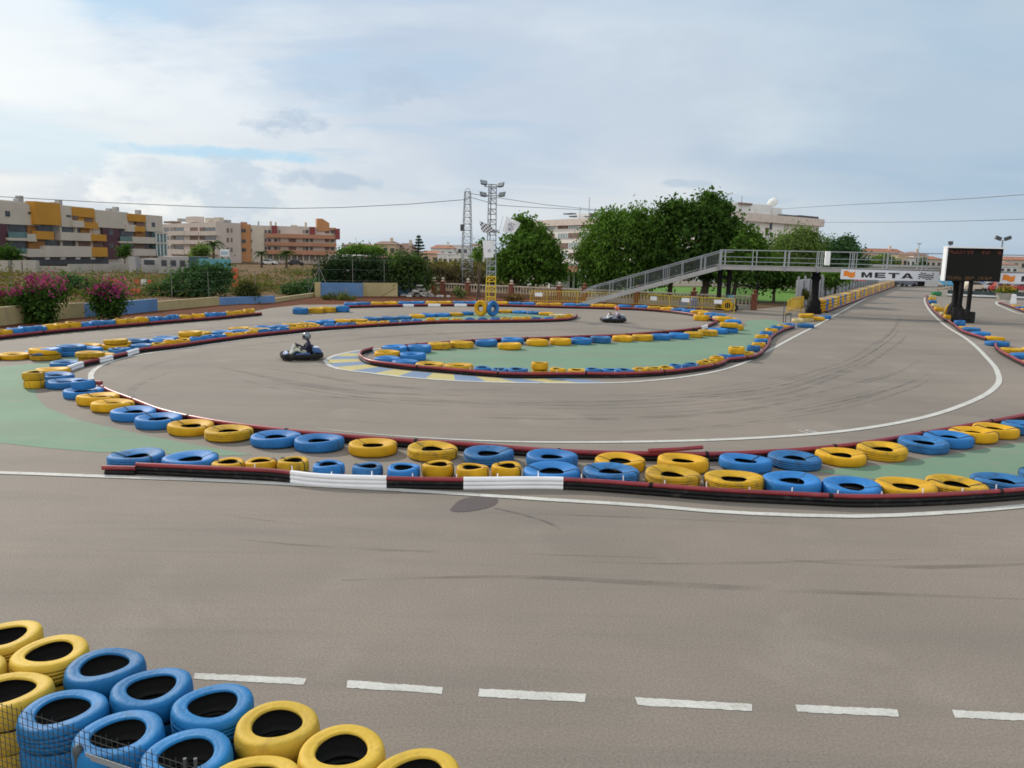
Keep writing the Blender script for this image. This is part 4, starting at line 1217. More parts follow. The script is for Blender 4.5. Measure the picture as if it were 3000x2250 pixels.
def cable(label, pts, r=.035):
    mb = MB(); mb.tube(smooth_line(pts, 6), r, 5)
    return tag(mb.build('overhead_cable', CABLE), label, 'cable', 'overhead cables')


def span(a, b, sag, n=10):
    return [a.lerp(b, i / n) - Vector((0, 0, sag * 4 * (i / n) * (1 - i / n))) for i in range(n + 1)]


ptop = Vector((pp.x, pp.y, PH - .1)); plow = Vector((pp.x, pp.y, PH - .75))
cable('black overhead cable sagging across the left sky to the lattice pylon', [W(-150, 566, 90), W(0, 576, 90), W(300, 593, 92), W(600, 606, 93), W(850, 610.5, 94), W(1000, 608, 94.5), W(1200, 598, 95), W(1371, 584, 96)])
rb = W(1760, 616, 135); rb2 = W(1772, 618, 135)
cable('upper overhead cable from the pylon to the pale flats behind the big trees', [W(1371, 566, 96), W(1470, 581, 105), W(1600, 600, 118), W(1700, 610, 128), rb])
cable('lower overhead cable from the pylon to the pale flats behind the big trees', [W(1371, 576, 96), W(1460, 601, 104), W(1500, 604, 108), W(1640, 611, 122), rb2])
cable('upper overhead cable rising to the right from the roof of the pale flats', [W(2290, 612, 142), W(2500, 599, 120), W(2700, 590, 108), W(2850, 581, 99), W(3000, 570, 92), W(3200, 552, 84)])
cable('lower overhead cable running right from the eaves of the pale flats', [W(2400, 651, 150), W(2600, 651, 130), W(2800, 648, 112), W(3000, 642, 99), W(3200, 634, 90)])

# ------------------------------------------------------------------ footbridge
fb0 = Vector((16.6, 64.8, 0)); fb1 = Vector((32.0, 60.3, 0))
bu = (fb1 - fb0).normalized(); bn = Vector((bu.y, -bu.x, 0))
if bn.y > 0: bn = -bn
BW = 1.6; DZ = 3.62
br = thing('footbridge', 'grey steel footbridge with a long ramp, crossing above the track on black pillars', 'footbridge', fb0)
BP = lambda s, o, z: fb0 + bu * s + bn * o + Vector((0, 0, z))
SE = 46.0
mb = MB()
for o in (BW / 2, -BW / 2):
    mb.bar(BP(-.3, o, DZ - .16), BP(SE, o, DZ - .16), .10, .36)
    mb.bar(BP(-.3, o + (.06 if o > 0 else -.06), DZ - .005), BP(SE, o + (.06 if o > 0 else -.06), DZ - .005), .10, .05)
mb.bar(BP(-.3, 0, DZ - .04), BP(SE, 0, DZ - .04), BW - .1, .06)
for i in range(20):
    s_ = i * 2.4
    mb.bar(BP(s_, -BW / 2 + .05, DZ - .2), BP(s_, BW / 2 - .05, DZ - .2), .09, .16)
mb.build('deck', DECK, br)
def hrail(o, name):
    mb = MB()
    for z_ in (1.2, .66, .30):
        mb.bar(BP(-.1, o, DZ + z_), BP(SE, o, DZ + z_), .05, .06 if z_ > 1 else .045)
    s_ = 0; i = 0
    while s_ < SE:
        for dd in (0, .30):
            mb.bar(BP(s_ + dd, o, DZ - .1), BP(s_ + dd, o, DZ + 1.2), .05)
        if i % 1 == 0: mb.bar(BP(s_ - .08, o + (.22 if o > 0 else -.22), DZ - .25), BP(s_ + .02, o, DZ + .35), .05)
        mb.bar(BP(s_, o + (.05 if o > 0 else -.05), DZ - .40), BP(s_, o + (.05 if o > 0 else -.05), DZ + .05), .09)
        s_ += 2.42; i += 1
    mb.build(name, GALV, br)
hrail(BW / 2, 'handrail'); hrail(-BW / 2, 'handrail')
RL = 11.6
mb = MB()
RP = lambda s, o, dz=0: BP(-s, o, DZ - .02 - (DZ - .06) * s / RL + dz)
for o in (BW / 2, -BW / 2): mb.bar(RP(0, o, -.16), RP(RL, o, -.12), .10, .36)
mb.bar(RP(0, 0, -.03), RP(RL, 0, 0), BW - .1, .06)
mb.build('ramp', DECK, br)
for o in (BW / 2, -BW / 2):
    mb = MB()
    for z_ in (1.18, 1.04): mb.tube([RP(-.9, o, z_) - Vector((0, 0, RP(-.9, o, z_).z - (DZ + z_))), RP(0, o, z_), RP(RL * .88, o, z_), RP(RL * .97, o, z_ - .25)], .034, 6)
    mb.bar(RP(0, o, .16), RP(RL * .9, o, .16), .04)
    for i in range(8):
        s_ = .1 + i * 1.45
        mb.bar(RP(s_, o, -.3), RP(s_, o, 1.15), .055)
        if i % 2: mb.bar(RP(s_ - .3, o, 0), RP(s_ - .3, o, 1.0), .05)
    rr_ = mb.build('ramp_handrail', GALV, br)
    mb = MB()
    k = int(RL * .88 / .11)
    for i in range(k):
        s_ = i * .11
        mb.bar(RP(s_, o, .16), RP(s_, o, 1.02), .022)
    mb.build('balusters', DARKST, br)
def pillar(s, big):
    mb = MB()
    if big:
        p = BP(s, 0, 0)
        mb.lathe([(0, 0), (.62, 0), (.62, .35), (.52, .42), (.5, .95), (.40, 1.1), (.30, 1.25), (.27, 2.5), (.29, 2.6), (.36, 2.72), (.42, 2.82), (.30, 2.95), (.30, DZ - .3), (0, DZ - .3)], p, 14)
        mb.bar(BP(s, -BW / 2, DZ - .42), BP(s, BW / 2, DZ - .42), .3, .16)
    else:
        for d in (-.36, .36):
            p = BP(s + d, 0, 0)
            mb.lathe([(0, 0), (.30, 0), (.30, .3), (.2, .4), (.19, DZ - .45), (.26, DZ - .36), (.26, DZ - .3), (0, DZ - .3)], p, 12)
        mb.bar(BP(s - .4, 0, 2.6), BP(s + .6, 0, 2.6), .12, .14)
    mb.build('pillar', BLACKP, br, smooth=True)
pillar(.35, False); pillar(7.25, True); pillar(17.2, True); pillar(30, True)
mb = MB(); q = W(2425, 745, 61.5)
mb.box((q.x, q.y, q.z - .3), (.34, .25, 1.05)); mb.build('camera_box', WHT, br)


def banner(name, label, s0, s1, z0, z1, off, full=True):
    t = thing(name, label, 'banner', BP(s0, off, z0))
    mb = MB(); mb.bar(BP(s0, off, (z0 + z1) / 2), BP(s1, off, (z0 + z1) / 2), .05, z1 - z0)
    mb.build('panel', BANW, t)
    Wd = s1 - s0; H_ = z1 - z0
    fn0 = lambda a, b: BP(s0 + a, off + .035, z0 + b)
    mb = MB()
    GL = {'M': [[(0, 0), (.25, 0), (.25, 1), (0, 1)], [(.75, 0), (1, 0), (1, 1), (.75, 1)], [(.25, 1), (.25, .55), (.42, 0), (.5, 0), (.5, .34), (.29, 1)], [(.75, 1), (.71, 1), (.5, .34), (.5, 0), (.58, 0), (.75, .55)]],
          'E': [[(0, 0), (.27, 0), (.27, 1), (0, 1)], [(.27, 0), (1, 0), (1, .24), (.27, .24)], [(.27, .39), (.92, .39), (.92, .62), (.27, .62)], [(.27, .77), (.98, .77), (.98, 1), (.27, 1)]],
          'T': [[(.355, 0), (.645, 0), (.645, .75), (.355, .75)], [(0, .75), (1, .75), (1, 1), (0, 1)]],
          'A': [[(-.04, 0), (.26, 0), (.32, .17), (.39, .38), (.5, .72), (.5, 1), (.35, 1)], [(1.04, 0), (.65, 1), (.5, 1), (.5, .72), (.61, .38), (.68, .17), (.74, 0)], [(.32, .17), (.68, .17), (.61, .38), (.39, .38)]]}
    for i, ch in enumerate('META'):
        for pg in GL[ch]: mb.add([fn0(Wd * (.215 + .138 * i + x * .112), H_ * (.22 + .54 * y)) for x, y in pg], [tuple(range(len(pg)))])
    mb.build('lettering', BANK, t)
    mb = MB()
    top = []; bot = []
    for i in range(17):
        u = i / 16; w_ = math.sin(u * 2 * math.pi + .3)
        top.append(fn0(Wd * (.03 + .12 * u), H_ * (.78 + .09 * w_))); bot.append(fn0(Wd * (.03 + .12 * u), H_ * (.24 + .09 * w_)))
    mb.add(top + bot, [(i, i + 1, 18 + i, 17 + i) for i in range(16)])
    mb.build('wave_emblem', BANO, t)
    mb = MB()
    for i in range(8):
        for j in range(6):
            if (i + j) % 2: continue
            x_ = .795 + i * .019; y_ = .2 + j * .1 + .05 * math.sin(i * .9)
            mb.add([fn0(Wd * (x_ + a * .019), H_ * (y_ + b * .1 + .045 * math.sin((i + a) * .9))) for a, b in ((0, 0), (1, 0), (1, 1), (0, 1))], [(0, 1, 2, 3)])
    mb.build('checkered_emblem', BANK, t)
    return t


def bs(px):   # bridge parameter s under a pixel column, on the near face
    pl = Plane(BP(0, BW / 2 + .2, 0)[:2], BP(10, BW / 2 + .2, 0)[:2])
    d = ray(px, 800); o = pl.a; t = o.dot(pl.n) / d.dot(pl.n); p = d * t
    return (Vector((p.x, p.y, 0)) - fb0).dot(bu)


banner('finish_banner', 'long white banner lettered META with an orange wave, hung from the bridge over the straight', bs(2463), bs(2752), DZ - .84, DZ - .10, BW / 2 + .22)
banner('finish_banner', 'white META banner cut by the right picture edge, right of the screen', bs(2930), bs(2930) + (bs(2752) - bs(2463)) * .95, DZ - .84, DZ - .10, BW / 2 + .22)

# ------------------------------------------------------------------ yellow crowd gates
def gate(label, a, b, sign=False, grp='yellow crowd control gates', dbl=0):
    a = Vector(a); b = Vector(b); a.z = b.z = 0
    t = thing('crowd_gate', label, 'gate', a.copy(), grp)
    u = (b - a).normalized(); n = Vector((-u.y, u.x, 0)); L_ = (b - a).length
    mb = MB()
    mb.tube([a + Vector((0, 0, .02)), a + Vector((0, 0, 1.02)), a + u * .06 + Vector((0, 0, 1.08)), b - u * .06 + Vector((0, 0, 1.08)), b + Vector((0, 0, 1.02)), b + Vector((0, 0, .02))], .04, 6)
    mb.bar(a + Vector((0, 0, .28)), b + Vector((0, 0, .28)), .045)
    mb.build('frame', YGATE, t)
    mb = MB(); k = int(L_ / .155)
    for i in range(1, k):
        p = a + u * (L_ * i / k); mb.tube([p + Vector((0, 0, .28)), p + Vector((0, 0, 1.06))], .017, 5, caps=False)
    mb.build('bars', YGATE, t)
    for p in (a + u * .1, b - u * .1):
        mb = MB(); mb.bar(p - n * .32 + Vector((0, 0, .03)), p + n * .32 + Vector((0, 0, .03)), .05); mb.build('foot', YGATE, t)
    if sign:
        mb = MB(); c = (a + b) / 2 - n * .04 * (1 if n.y > 0 else -1)
        mb.bar(c - u * .32 + Vector((0, 0, .8)), c + u * .32 + Vector((0, 0, .8)), .02, .32); mb.build('sign_plate', WHT, t)
    return t


gx = [(1553, 890), (1602, 891), (1690, 892), (1778, 896), (1870, 899), (1960, 906), (2056, 911), (2150, 917)]
gl = ['leftmost yellow gate with a white plate, set askew left of the ramp foot', 'yellow crowd gate left of the ramp foot', 'yellow crowd gate right under the lowest part of the ramp', 'yellow crowd gate second to the right of the ramp foot, behind the red helmet',
      'yellow crowd gate with a pale plate below the middle of the ramp', 'yellow crowd gate with a pale plate left of the twin black pillars', 'yellow crowd gate with a plate in front of the twin black pillars']
for i in range(7):
    gate(gl[i], G(*gx[i]), G(*gx[i + 1]), sign=i in (0, 4, 5, 6))
gate('front one of two yellow gates parked left of the thick black pillar', G(2305, 920), G(2345, 914)); gate('rear one of two yellow gates parked left of the thick black pillar', G(2316, 911), G(2352, 905))

# post and low trestle by the green corner
t = thing('sign_post', 'thin dark post standing at the end of the green ground', 'post', G(2294, 946))
p = G(2294, 946)
mb = MB(); mb.tube([p, p + Vector((0, 0, 1.35))], .03, 8); mb.build('post', DARKST, t)
t = thing('trestle', 'small low black trestle beside the thin dark post', 'trestle', G(2305, 945)); p = G(2301, 945); q = G(2316, 943)
mb = MB(); mb.bar(p + Vector((0, 0, .55)), q + Vector((0, 0, .55)), .05, .12); mb.build('crossbar', DARKST, t)
for v in (p, q):
    mb = MB(); mb.bar(v, v + Vector((0, 0, .5)), .04); mb.build('leg', DARKST, t)

# ------------------------------------------------------------------ balustrade wall
ba, bb = G(1288, 862), G(2212, 908.5)
bl_t = thing('balustrade_wall', 'long low balustrade wall with red brick pillars behind the yellow gates', 'wall', ba.copy())
pxs = [1272, 1298, 1371, 1498, 1638, 1712, 1866, 2032, 2210]
pln = Plane(ba[:2], bb[:2])
ss = [pln.sz(x, 880)[0] for x in pxs]
for i, s_ in enumerate(ss):
    mb = MB(); p = pln.P(s_, 0, 0)
    rz_ = math.atan2(pln.u.y, pln.u.x)
    mb.box((p.x, p.y, .62), (.42, .42, 1.24), rz_); mb.box((p.x, p.y, 1.28), (.54, .54, .09), rz_)
    o = mb.build('brick_pillar', BRICKP, bl_t)
    mb = MB(); mb.lathe([(0, 1.325), (.2, 1.325), (.16, 1.36), (.07, 1.4), (.16, 1.5), (.17, 1.58), (.1, 1.68), (0, 1.7)], (p.x, p.y, 0), 10); mb.build('finial', BRICKP if i > 4 else BALU, o, smooth=True)
for i in range(len(ss) - 1):
    s0, s1 = ss[i] + .21, ss[i + 1] - .21
    mb = MB(); mb.bar(pln.P(s0, 0, .20), pln.P(s1, 0, .20), .26, .40); mb.build('plinth', mat('dusty_plinth', (.17, .095, .065), .9, var=.3, dirt=.4) if i < 5 else CONC, bl_t)
    mb = MB(); mb.bar(pln.P(s0, 0, 1.08), pln.P(s1, 0, 1.08), .28, .12)
    k = max(2, int((s1 - s0) / .3))
    for j in range(k):
        p = pln.P(s0 + (j + .5) * (s1 - s0) / k, 0, 0)
        mb.lathe([(.075, .4), (.05, .46), (.085, .62), (.05, .82), (.07, .97), (.075, 1.02)], p, 7)
    mb.build('balusters', BALU, bl_t, smooth=True)
# thin black iron railing by the lawn
t = thing('iron_railing', 'thin black iron railing in front of the lawn, right of the twin pillars', 'railing', G(2080, 880))
ra, rb_ = G(2120, 893), G(2216, 897)
mb = MB()
for z_ in (.2, 1.75): mb.bar(ra + Vector((0, 0, z_)), rb_ + Vector((0, 0, z_)), .04)
for i in range(34): p = ra.lerp(rb_, i / 33); mb.bar(p, p + Vector((0, 0, 1.85)), .02)
mb.build('bars', BLACKP, t)
mb = MB(); mb.bar(rb_, rb_ + Vector((0, 0, 2.25)), .12); mb.build('post', BLACKP, t)

# things behind the yellow gates
t = thing('oil_drum', 'blue drum standing behind the yellow gates', 'drum', G(2032, 904)); p = G(2032, 904)
mb = MB(); mb.lathe([(0, 0), (.3, 0), (.3, .3), (.315, .33), (.3, .36), (.3, .6), (.315, .63), (.3, .66), (.3, .98), (.28, 1.0), (0, .99)], p, 16); mb.build('barrel', BTOW, t, smooth=True)
for a_, l in ((2000, 'grey blue box behind the yellow gates, left of the drum'),):
    p = G(a_, 905); mb = MB(); mb.box((p.x, p.y, .32), (.6, .5, .64)); mb.box((p.x, p.y, .66), (.66, .56, .06)); tag(mb.build('storage_box', BTOW, bevel=.02), l, 'box')
TEAL = mat('teal_paint', (.12, .24, .30), .5)
t = thing('tractor', 'small grey blue tractor with yellow wheel parked behind the yellow gate', 'tractor', G(2132, 912)); p = G(2132, 912)
mb = MB(); mb.box(p + Vector((0, .3, .75)), (1.1, .6, .5)); mb.box(p + Vector((.2, .3, 1.1)), (.5, .6, .35)); mb.build('body', TEAL, t, bevel=.05)
mb = MB(); mb.lathe([(.24, -.11), (.40, -.12), (.46, -.05), (.46, .05), (.40, .12), (.24, .11)], p + Vector((-.1, -.12, .46)), 18, 'Y', True); w = mb.build('wheel', YEL, t, smooth=True)
mb = MB(); mb.lathe([(0, -.07), (.24, -.06), (.24, .06), (0, .07)], p + Vector((-.1, -.12, .46)), 14, 'Y'); mb.build('hub', RUB, w, smooth=True)
mb = MB(); mb.lathe([(.14, -.09), (.26, -.1), (.3, 0), (.26, .1), (.14, .09)], p + Vector((.5, -.1, .3)), 14, 'Y', True); mb.build('wheel', RUB, t, smooth=True)

# ------------------------------------------------------------------ timing screen on twin posts
sp = Vector((*G(2818, 945).xy, 0)); SY = sp.y
scr = thing('timing_screen', 'big dark electronic timing screen with white frame on twin black posts', 'screen', sp)
SCRM = mat('screen_dark', (.011, .011, .0105), .75, var=.1, spec=.15)
tl, tr_, brr, bl_ = W(2772, 724, SY), W(2936, 731, SY), W(2927, 827, SY), W(2764, 822, SY)
zt = (tl.z + tr_.z) / 2; zb = (brr.z + bl_.z) / 2; xl, xr = (tl.x + bl_.x) / 2, (tr_.x + brr.x) / 2
mb = MB(); mb.box(((xl + xr) / 2, SY + .02, (zt + zb) / 2), (xr - xl, .34, zt - zb)); mb.build('cabinet', SCRM, scr, bevel=.02)
mb = MB(); mb.box(((xl + xr) / 2, SY - .06, zt + .045), (xr - xl + .2, .6, .1)); mb.box((xl - .045, SY - .02, (zt + zb) / 2), (.085, .46, zt - zb - .02)); mb.build('white_frame', WHT, scr)


def emis(name, col, e):
    m, nt, b, N, L = nmat(name)
    b.inputs['Base Color'].default_value = (.02, .015, .01, 1); b.inputs['Emission Color'].default_value = (*col, 1); b.inputs['Emission Strength'].default_value = e
    return m


LR, LA = emis('red_diodes', (1, .12, .05), .13), emis('amber_diodes', (1, .42, .06), .10)
for nm, z0_, m_, runs_ in (('red_text_row', zt - .36, LR, [(.03, .27), (.30, .46), (.62, .76), (.9, .97)]), ('amber_text_row', zb + .16, LA, [(.04, .2), (.22, .30), (.36, .52), (.60, .84)])):
    mb = MB()
    for a_, b_ in runs_:
        x_ = xl + (xr - xl) * a_
        while x_ < xl + (xr - xl) * b_:
            for k in range(3):
                if rnd.random() < .7: mb.box((x_ + rnd.uniform(0, .03), SY - .155, z0_ + k * .075), (.045, .01, .035))
            x_ += .085
    mb.build(nm, m_, scr)
for dx in (-.27, .36):
    p = sp + Vector((dx, .05, 0))
    mb = MB(); mb.box((p.x, p.y, zb / 2), (.22, .22, zb)); mb.build('post', BLACKP, scr)
mb = MB()
for dx, h_ in ((-.42, 1.05), (.0, .95), (.44, .78)): mb.lathe([(0, 0), (.36, 0), (.38, h_ * .5), (.36, h_), (.2, h_), (.18, h_ - .1), (0, h_ - .1)], sp + Vector((dx, -.05, 0)), 14)
mb.build('post_guard', BLK, scr, smooth=True)

# ------------------------------------------------------------------ wire mesh fence at the bottom left
P1, P2 = G(20, 2072, .95), G(350, 2180, .95)
fu = (P2 - P1).normalized(); FS = P1 - fu * 2.2; FS.z = 0; FL = 4.2
mf = thing('mesh_fence', 'grey welded wire mesh fence in front of the stacked tyres, bottom left corner', 'fence', FS)
WIRE = mat('wire_grey', (.045, .045, .042), .6, .3)
mb = MB()
nv = int(FL / .05)
for i in range(nv):
    p = FS + fu * (i * .05); mb.tube([p + Vector((0, 0, .05)), p + Vector((0, 0, .97 + (.02 if i % 2 else 0)))], .0028, 4, caps=False)
for j in range(19):
    z_ = .06 + j * .05
    mb.tube([FS + Vector((0, 0, z_)) + Vector((fu.y, -fu.x, 0)) * .004, FS + fu * FL + Vector((0, 0, z_)) + Vector((fu.y, -fu.x, 0)) * .004], .003, 4, caps=False)
mb.build('wire_mesh', WIRE, mf)
fpl = Plane(FS[:2], (FS + fu)[:2])
for px in (228,):
    s_, z_ = fpl.sz(px, 2195, .02); p = fpl.P(s_, .02, 0)
    mb = MB(); mb.lathe([(0, .0), (.028, 0), (.028, z_ - .03), (.034, z_ - .03), (.036, z_ + .0), (.026, z_ + .02), (.012, z_ + .03), (0, z_ + .032)], p, 14); mb.build('fence_post', DARKST, mf, smooth=True)
s0, z0 = fpl.sz(250, 2206, .03); s1, z1 = fpl.sz(350, 2252, .03)
mb = MB(); mb.bar(fpl.P(s0, .03, z0 - .02), fpl.P(s1 + .3, .03, z0 - .02), .004, .045); mb.build('angle_bar', GALV, mf)
for px in (541, 572):
    s_, z_ = fpl.sz(px, 2222, .01); p = fpl.P(s_, .01, 0)
    mb = MB(); mb.tube([p + Vector((0, 0, z_ - .2)), p + Vector((0, 0, z_))], .012, 8); mb.build('fence_peg', DARKST, mf, smooth=True)
# ------------------------------------------------------------------ karts and drivers (built facing +X at the origin)
KBL = mat('kart_blue', (.05, .12, .30), .35, var=.15)
KBL2 = mat('kart_grey_blue', (.10, .14, .20), .35, var=.15)
KWH = mat('kart_decal_white', (.55, .56, .58), .4)
TYR = mat('kart_tyre', (.02, .02, .02), .7)
SILV = mat('silver_helmet', (.20, .22, .24), .22, .5, var=.1)
ORNG = mat('orange_helmet', (.60, .13, .05), .3, var=.15)
VISOR = mat('visor_black', (.012, .013, .016), .12)


def kart(name, label, cat, body_m, loc, rz):
    t = thing(name, label, cat)
    mb = MB()
    for y in (-.27, .27):
        mb.tube([(-.62, y, .09), (.2, y * .95, .09), (.66, y * .7, .10)], .016, 6)
    mb.bar((-.6, -.3, .09), (-.6, .3, .09), .035); mb.bar((.55, -.45, .1), (.55, .45, .1), .035); mb.bar((-.52, -.62, .13), (-.52, .62, .13), .03)
    mb.box((.12, 0, .065), (.95, .5, .012)); mb.build('chassis', DARKST, t)
    # wrap-round bumper
    mb = MB(); P_ = []
    for i in range(40):
        a = 2 * math.pi * i / 40; ca, sa = math.cos(a), math.sin(a)
        P_.append((.86 * math.copysign(abs(ca) ** .55, ca), .66 * math.copysign(abs(sa) ** .5, sa), .17))
    vs = []; fs = []
    prof = [(0, -.085), (.05, -.085), (.075, -.04), (.075, .05), (.045, .09), (0, .085), (-.03, .04), (-.03, -.05)]
    for i, p in enumerate(P_):
        p = Vector(p); q = Vector(P_[(i + 1) % 40]) - Vector(P_[i - 1]); q.normalize(); nrm = Vector((q.y, -q.x, 0))
        for a, b in prof: vs.append(p + nrm * a + Vector((0, 0, b)))
    k = len(prof)
    for i in range(40):
        for j in range(k): fs.append((i * k + j, i * k + (j + 1) % k, ((i + 1) % 40) * k + (j + 1) % k, ((i + 1) % 40) * k + j))
    mb.add(vs, fs); mb.build('bumper', BLK, t, smooth=True)
    for s in (-1, 1):
        mb = MB()
        mb.prism([Vector((-.36, 0, .10)), Vector((.34, 0, .10)), Vector((.30, 0, .24)), Vector((-.05, 0, .30)), Vector((-.34, 0, .27))], (0, s * .36, 0), (0, s * .60, 0))
        mb.build('side_pod', body_m, t, bevel=.03)
        mb = MB(); mb.box((-.02, s * .605, .2), (.3, .006, .08)); mb.build('side_decal', KWH, t)
    mb = MB(); mb.prism([Vector((.62, 0, .10)), Vector((.84, 0, .11)), Vector((.82, 0, .22)), Vector((.60, 0, .31))], (0, -.45, 0), (0, .45, 0)); mb.build('nose', body_m, t, bevel=.03)
    mb = MB(); mb.prism([Vector((.42, 0, .24)), Vector((.50, 0, .22)), Vector((.36, 0, .58)), Vector((.32, 0, .56))], (0, -.13, 0), (0, .13, 0)); mb.build('front_panel', KWH, t, bevel=.015)
    mb = MB(); mb.tube([(.20 + .085 * math.cos(a) * .55, .15 * math.sin(a), .53 + .15 * math.cos(a) * .8) for a in [2 * math.pi * i / 18 for i in range(18)]], .016, 6, closed=True)
    mb.tube([(.20, 0, .53), (.52, 0, .14)], .013, 6); mb.tube([(.20, -.14, .53), (.20, .14, .53)], .012, 6); mb.build('steering_wheel', BLK, t, smooth=True)
    mb = MB()
    mb.prism([Vector((-.05, 0, .08)), Vector((-.32, 0, .10)), Vector((-.46, 0, .52)), Vector((-.42, 0, .54)), Vector((-.30, 0, .2)), Vector((-.05, 0, .13))], (0, -.2, 0), (0, .2, 0))
    for s in (-1, 1): mb.prism([Vector((-.02, 0, .1)), Vector((-.34, 0, .1)), Vector((-.44, 0, .44)), Vector((-.25, 0, .34))], (0, s * .2, 0), (0, s * .23, 0))
    mb.build('seat', BLK, t, bevel=.01)
    mb = MB(); mb.box((-.52, -.34, .25), (.3, .24, .26)); mb.lathe([(0, 0), (.07, 0), (.07, .16), (0, .16)], (-.5, -.34, .36), 10); mb.build('engine', DARKST, t, bevel=.02)
    mb = MB(); mb.prism([Vector((-.42, 0, .30)), Vector((-.84, 0, .26)), Vector((-.86, 0, .36)), Vector((-.62, 0, .47)), Vector((-.44, 0, .46))], (0, -.46, 0), (0, .46, 0)); mb.build('rear_cover', body_m, t, bevel=.04)
    mb = MB(); mb.box((-.64, 0, .468), (.2, .5, .006)); mb.build('rear_decal', KWH, t)
    for x, y, r, w in ((.55, .5, .125, .13), (.55, -.5, .125, .13), (-.52, .52, .14, .2), (-.52, -.52, .14, .2)):
        mb = MB(); mb.lathe([(r * .5, -w / 2), (r * .88, -w / 2), (r, -w * .3), (r, w * .3), (r * .88, w / 2), (r * .5, w / 2)], (x, y, r), 16, 'Y', True); wh = mb.build('wheel', TYR, t, smooth=True)
        mb = MB(); mb.lathe([(0, -w * .42), (r * .5, -w * .45), (r * .5, w * .45), (0, w * .42)], (x, y, r), 12, 'Y'); mb.build('rim', GALV, wh, smooth=True)
    t.location = loc; t.rotation_euler = (0, 0, rz); t.scale = (.86, .92, 1.0)
    return t


